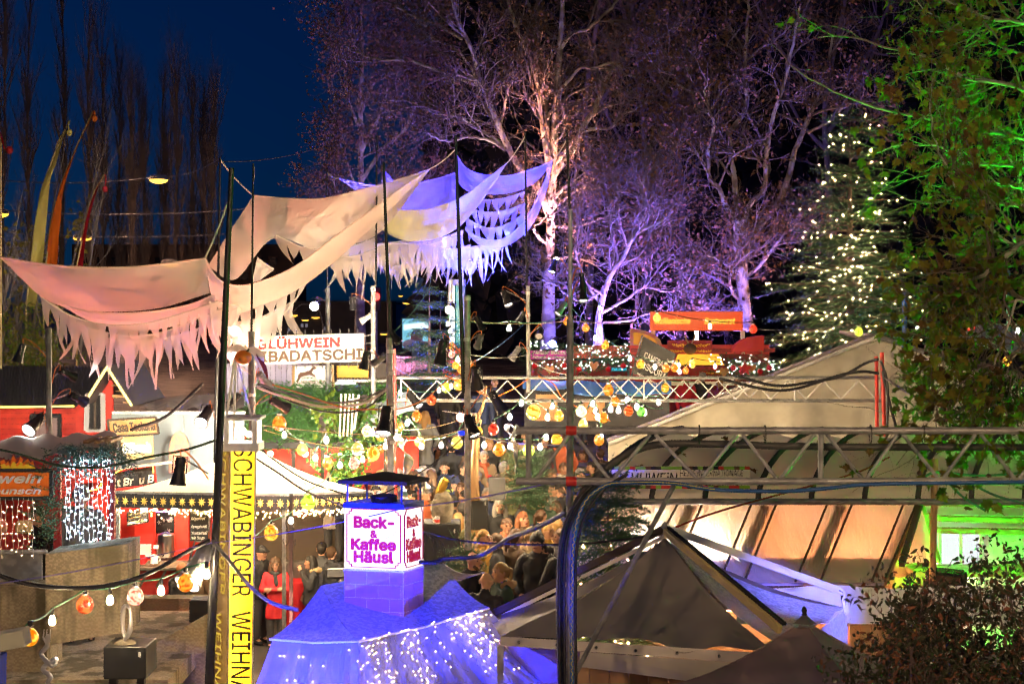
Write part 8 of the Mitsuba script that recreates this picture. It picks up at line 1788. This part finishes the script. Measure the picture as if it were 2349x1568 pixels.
MORE = [(950, 1010), (990, 1075), (1020, 1060), (1065, 1050), (1075, 1110), (1095, 1080), (1118, 1120), (1130, 1095), (1155, 1060), (1165, 1130), (1192, 1080), (1200, 1130), (1212, 1100), (1228, 1090), (1262, 1075), (1270, 1110), (1290, 1120), (1240, 1170), (1275, 1150), (1180, 1215), (1140, 1225), (1068, 1220), (1232, 1225), (1330, 1075), (1360, 1060), (1040, 1140), (1062, 1155), (930, 1095), (900, 1110), (1322, 1130), (885, 1075), (845, 1085), (1285, 1215), (1005, 1165), (1258, 1250)] + [(float(a), float(c)) for a, c in zip(g.uniform(905, 1330, 30), g.uniform(985, 1140, 30))]
for i, (u, v) in enumerate(MORE):
    cc = list(NAMES)[int(g.choice(10, p=[.26, .22, .14, .14, .1, .05, .03, .03, .02, .01]))]; hr, hn, hcol = (('short', 'short dark hair', HB), ('beanie', 'a woollen hat', 'coat_' + cc), ('long', 'long brown hair', HN), ('short', 'grey hair', HG), ('ponytail', 'a brown ponytail', HN))[int(g.integers(0, 5))]
    near = ('behind the second globe row', 'close to the steps', 'under the scaffold cable', 'beside the tall black mast', 'near the plinths', 'past the terrace steps', 'facing the hanging truss')[i % 7] if i >= 35 else ('between the lanterns', 'behind the little fir', 'near the steel mast foot', 'by the driftwood post', 'below the hanging truss', 'amid the crowd', 'beside the near truss')[i % 7]; fc = g.uniform(-180, 180); ct = ('jacket', 'puffer', 'long_coat')[i % 3]
    person(f'person in {NAMES[cc]} {ct.replace("_", " ")} with {hn} {"turned away" if abs(fc) > 100 else "sideways" if abs(fc) > 45 else "frontal"} {near}', u, v, 0, fc, ('stand', 'mug', 'pocket', 'sip', 'walk')[i % 5], ct, cc, hr, hcol, (), g.uniform(1.62, 1.82))
for i, (u, lab, cc, hr, hcol) in enumerate(((1135, 'grey haired person on the terrace left of the straight mast', 'charcoal', 'short', HG), (1242, 'person in black under the magenta signboard', 'black', 'beanie', 'coat_black'), (1290, 'person in navy at the garlanded stall beside the near pole', 'navy', 'short', HB), (1334, 'person in brown at the middle of the garlanded stall', 'brown', 'short', HN), (1385, 'person in grey hood below the gingerbread heart', 'grey', 'beanie', 'coat_grey'), (1421, 'person in beige before the cyan screens', 'beige', 'beanie', 'coat_beige'),
        (1575, 'person with red jacket under the glowing canopy', 'red', 'short', HN), (1612, 'person in black coat with white hair at the sausage stall', 'black', 'short', HG), (1650, 'blond person in wine jacket at the sausage stall', 'wine', 'ponytail', HL), (1690, 'person in charcoal at the far end of the sausage stall', 'charcoal', 'short', HB))):
    person(lab, u, 868, TER, 170 if i % 3 else 20, ('stand', 'mug', 'pocket')[i % 3], 'jacket', cc, hr, hcol, (), 1.68 + .03 * (i % 4), 34 + .25 * (i % 4))

# ---------------------------------------------------------------- tables, sculptures and small things among the crowd
for i, (u, v, Y, lab) in enumerate(((684, 1332, 26.7, 'standing table with red cloth beside the black hook post'), (752, 1330, 26.7, 'standing table with red cloth in front of the woman with the teal mug'))):
    k = thing('standing_table', lab, 'table'); p = at(u, v, Y); z = p[2]
    part(k, 'top', MB().lathe([(0, -.02), (.27, -.02), (.27, .02), (0, .02)], p, sides=28), 'red_cloth'); th = np.arange(41) * 2 * np.pi / 40
    G = np.array([[p + A((r + .03 * f * math.sin(a * 8)) * math.cos(a), (r + .03 * f * math.sin(a * 8)) * math.sin(a), -dz) for a in th] for r, dz, f in ((.275, -.01, 0), (.27, .25, .3), (.20, .7, .6), (.23, 1.05, .8))]); part(k, 'cloth', MB().grid(G), 'red_cloth', True)
    part(k, 'foot', MB().cyl(A(p[0], p[1], GL), p, .03), 'steel_dull')
k = thing('hook_post', 'black post with curved hooks in front of the star valance', 'post'); Y = 22.5
part(k, 'shaft', MB().box((at(668, 0, Y)[0], Y, (at(0, 1132, Y)[2] + GL) / 2), (.055, .055, at(0, 1132, Y)[2] - GL)), 'black_paint')
for s, top in ((-1, 1185), (1, 1200)):
    part(k, 'hook', MB().tube(catmull([at(668, top, Y), at(668 + 6 * s * (2 if s < 0 else 1), top + 10, Y), at(663 if s < 0 else 672, 1235, Y), at(657 if s < 0 else 677, 1250, Y), at(650 if s < 0 else 677, 1243, Y), at(649 if s < 0 else 678, 1236, Y)], 6), .010, 6), 'black_paint', True)
post('steel_post', 'grey steel post at the corner of the umbrella tent', 869, 1145, 869, 1125, 24, .05, 'steel_dull')
k = thing('bird_sculpture', 'golden parrot perched on a rough stone', 'sculpture'); Y = 20.5
b = MB(); ball(b, at(1014, 1166, Y), .20, 3, (.85, .7, 1.35)); v = b.v[0]; c = at(1014, 1166, Y); b.v[0] = c + (v - c) * (1 + .4 * (meshkit.fbm(v * 7, 3, 2) - .5))[:, None]; part(k, 'stone', b, 'stone', True)
bd = soft(chain([[(A(-.06, 0, -.12), .012), (A(-.02, 0, .0), .06), (A(.03, 0, .09), .07), (A(.05, -.01, .16), .055)], [(A(.09, -.02, .165), .025), (A(.12, -.02, .14), .010)]], 10), .03, 2); part(k, 'bird', (bd[0] + at(1011, 1127, Y), bd[1]), 'gold', True)
k = thing('plinth', 'black plinth carrying the stone with the golden parrot', 'plinth'); part(k, 'block', MB().box(at(1012, 1240, Y) + A(0, .1, 0), (.55, .5, .55), bev=.01), 'black_matt'); part(k, 'price_card', panel(MB(), at(1041, 1222, Y - .16), at(1044, 1222, Y - .16), at(1044, 1212, Y - .16), at(1041, 1212, Y - .16), .003), 'white_paint')
k = thing('driftwood', 'upright weathered driftwood post with a forked top', 'sculpture'); Y = 20.8
part(k, 'trunk', MB().tube(catmull([at(1089, 1146, Y), at(1086, 1095, Y), at(1091, 1040, Y), at(1093, 990, Y), at(1100, 960, Y)], 6), np.linspace(.085, .045, 25), 9), 'wood', True); part(k, 'branch', MB().tube(catmull([at(1093, 985, Y), at(1097, 955, Y), at(1108, 930, Y), at(1116, 885, Y)], 6), np.linspace(.045, .015, 19), 7), 'wood', True)
part(k, 'horn', MB().tube(catmull([at(1094, 950, Y), at(1062, 948, Y), at(1014, 942, Y)], 6), np.linspace(.03, .004, 13), 7), 'offwhite_cloth', True)
k = thing('plinth', 'black plinth under the driftwood post', 'plinth'); part(k, 'block', MB().box(at(1100, 1180, Y) + A(0, .1, 0), (.25, .3, .44), bev=.01), 'black_matt'); part(k, 'price_card', panel(MB(), at(1112, 1158, Y - .06), at(1115, 1158, Y - .06), at(1115, 1148, Y - .06), at(1112, 1148, Y - .06), .003), 'white_paint')
def ribbon(name, label, pts, Y, r, mat='chrome'):
    p = catmull([at(*q, Y) for q in pts], 7); n = len(p); W = .9 * r * (1 + .4 * np.sin(np.arange(n) * .4))[:, None] * np.stack([np.cos(np.arange(n) * .18), np.sin(np.arange(n) * .18), .3 * np.ones(n)], 1)
    return solo(name, MB().sheet(np.stack([p - W, p, p + W], 1), .012), mat, label, 'sculpture', smooth=30)
ribbon('sculpture', 'tall curling polished steel ribbon beside the chimney cap', [(928, 1150), (918, 1110), (930, 1085), (938, 1050), (924, 1030), (922, 1008)], 20.5, .06); ribbon('sculpture', 'second polished steel ribbon bending the other way', [(984, 1130), (976, 1110), (968, 1090), (955, 1075)], 20.6, .05); ribbon('sculpture', 'looped steel knot above the potted fir', [(1171, 1008), (1180, 985), (1169, 972), (1162, 985), (1176, 1000), (1188, 990), (1182, 975), (1178, 1010), (1184, 1050), (1180, 1090)], 20.8, .035)
k = thing('shopping_bag', 'dark paper shopping bag with handles held in the crowd', 'bag'); Y = 22; part(k, 'bag', MB().box(at(1140, 1120, Y), (.26, .12, .34), bev=.01), 'coat_charcoal'); part(k, 'handle', MB().tube([at(1134, 1096, Y), at(1136, 1085, Y), at(1143, 1085, Y), at(1146, 1096, Y)], .006, 5), 'black_matt', True)
for i, (u, v, Y, lab) in enumerate(((1003, 1192, 20.2, 'printed mug beside the stone with the golden parrot'), (1131, 1140, 22, 'printed white mug in front of the shopping bag'))):
    k = thing('mug', lab, 'mug'); p = at(u, v, Y); part(k, 'cup', MB().lathe([(0, -.05), (.034, -.05), (.037, .05), (.032, .05), (.03, -.04), (0, -.04)], p, sides=18), 'white_paint', 40); part(k, 'print', MB().lathe([(.0385, -.03), (.0395, .01)], p, sides=18), 'red_paint', 40); part(k, 'handle', MB().tube([p + A(-.036 - .025 * math.sin(q), 0, .03 * math.cos(q)) for q in np.linspace(0, 3.14, 8)], .006, 6), 'white_paint', True)
k = thing('wire_basket', 'round black wire basket behind the chimney of the coffee stall', 'basket'); c = at(975, 1268, 15.5)
for q in range(6): part(k, 'hoop', MB().tube([c + .22 * (math.cos(a) * A(math.cos(q * .52), math.sin(q * .52), 0) + math.sin(a) * A(0, 0, 1)) for a in np.linspace(0, 6.283, 25)], .006, 4), 'black_matt')
# the walkway behind the parapet, and the lamps of the street behind the viewpoint
struct('walkway', MB().box((-9.0, 15.9, 1.05), (11.0, 3.2, .2)), 'concrete')
for i, (px_, py_, pz_, kk, lab) in enumerate(((6.5, -5.5, 8.5, 2300, 'street lamp on the path behind the market stairs'), (-5.5, -6.5, 8.5, 2100, 'second street lamp on the path behind the market stairs'))):
    k = thing('path_lamp', lab, 'street lamp'); p = A(px_, py_, pz_); b = MB(); ball(b, p, .22, 2, (1, 1, .6)); lamp(k, 'globe', b, (1, .66, .37), kk, 24)
    part(k, 'hood', MB().lathe([(.30, .05), (.26, .16), (.05, .24), (0, .24)], p, sides=18), 'steel_dull', 40); part(k, 'pole', MB().cyl(A(px_, py_ - .3, 0), A(px_, py_ - .3, pz_ + .2), .06), 'steel_dull', 40); part(k, 'arm', MB().cyl(A(px_, py_ - .3, pz_ + .2), p + A(0, 0, .2), .04), 'steel_dull', 40)
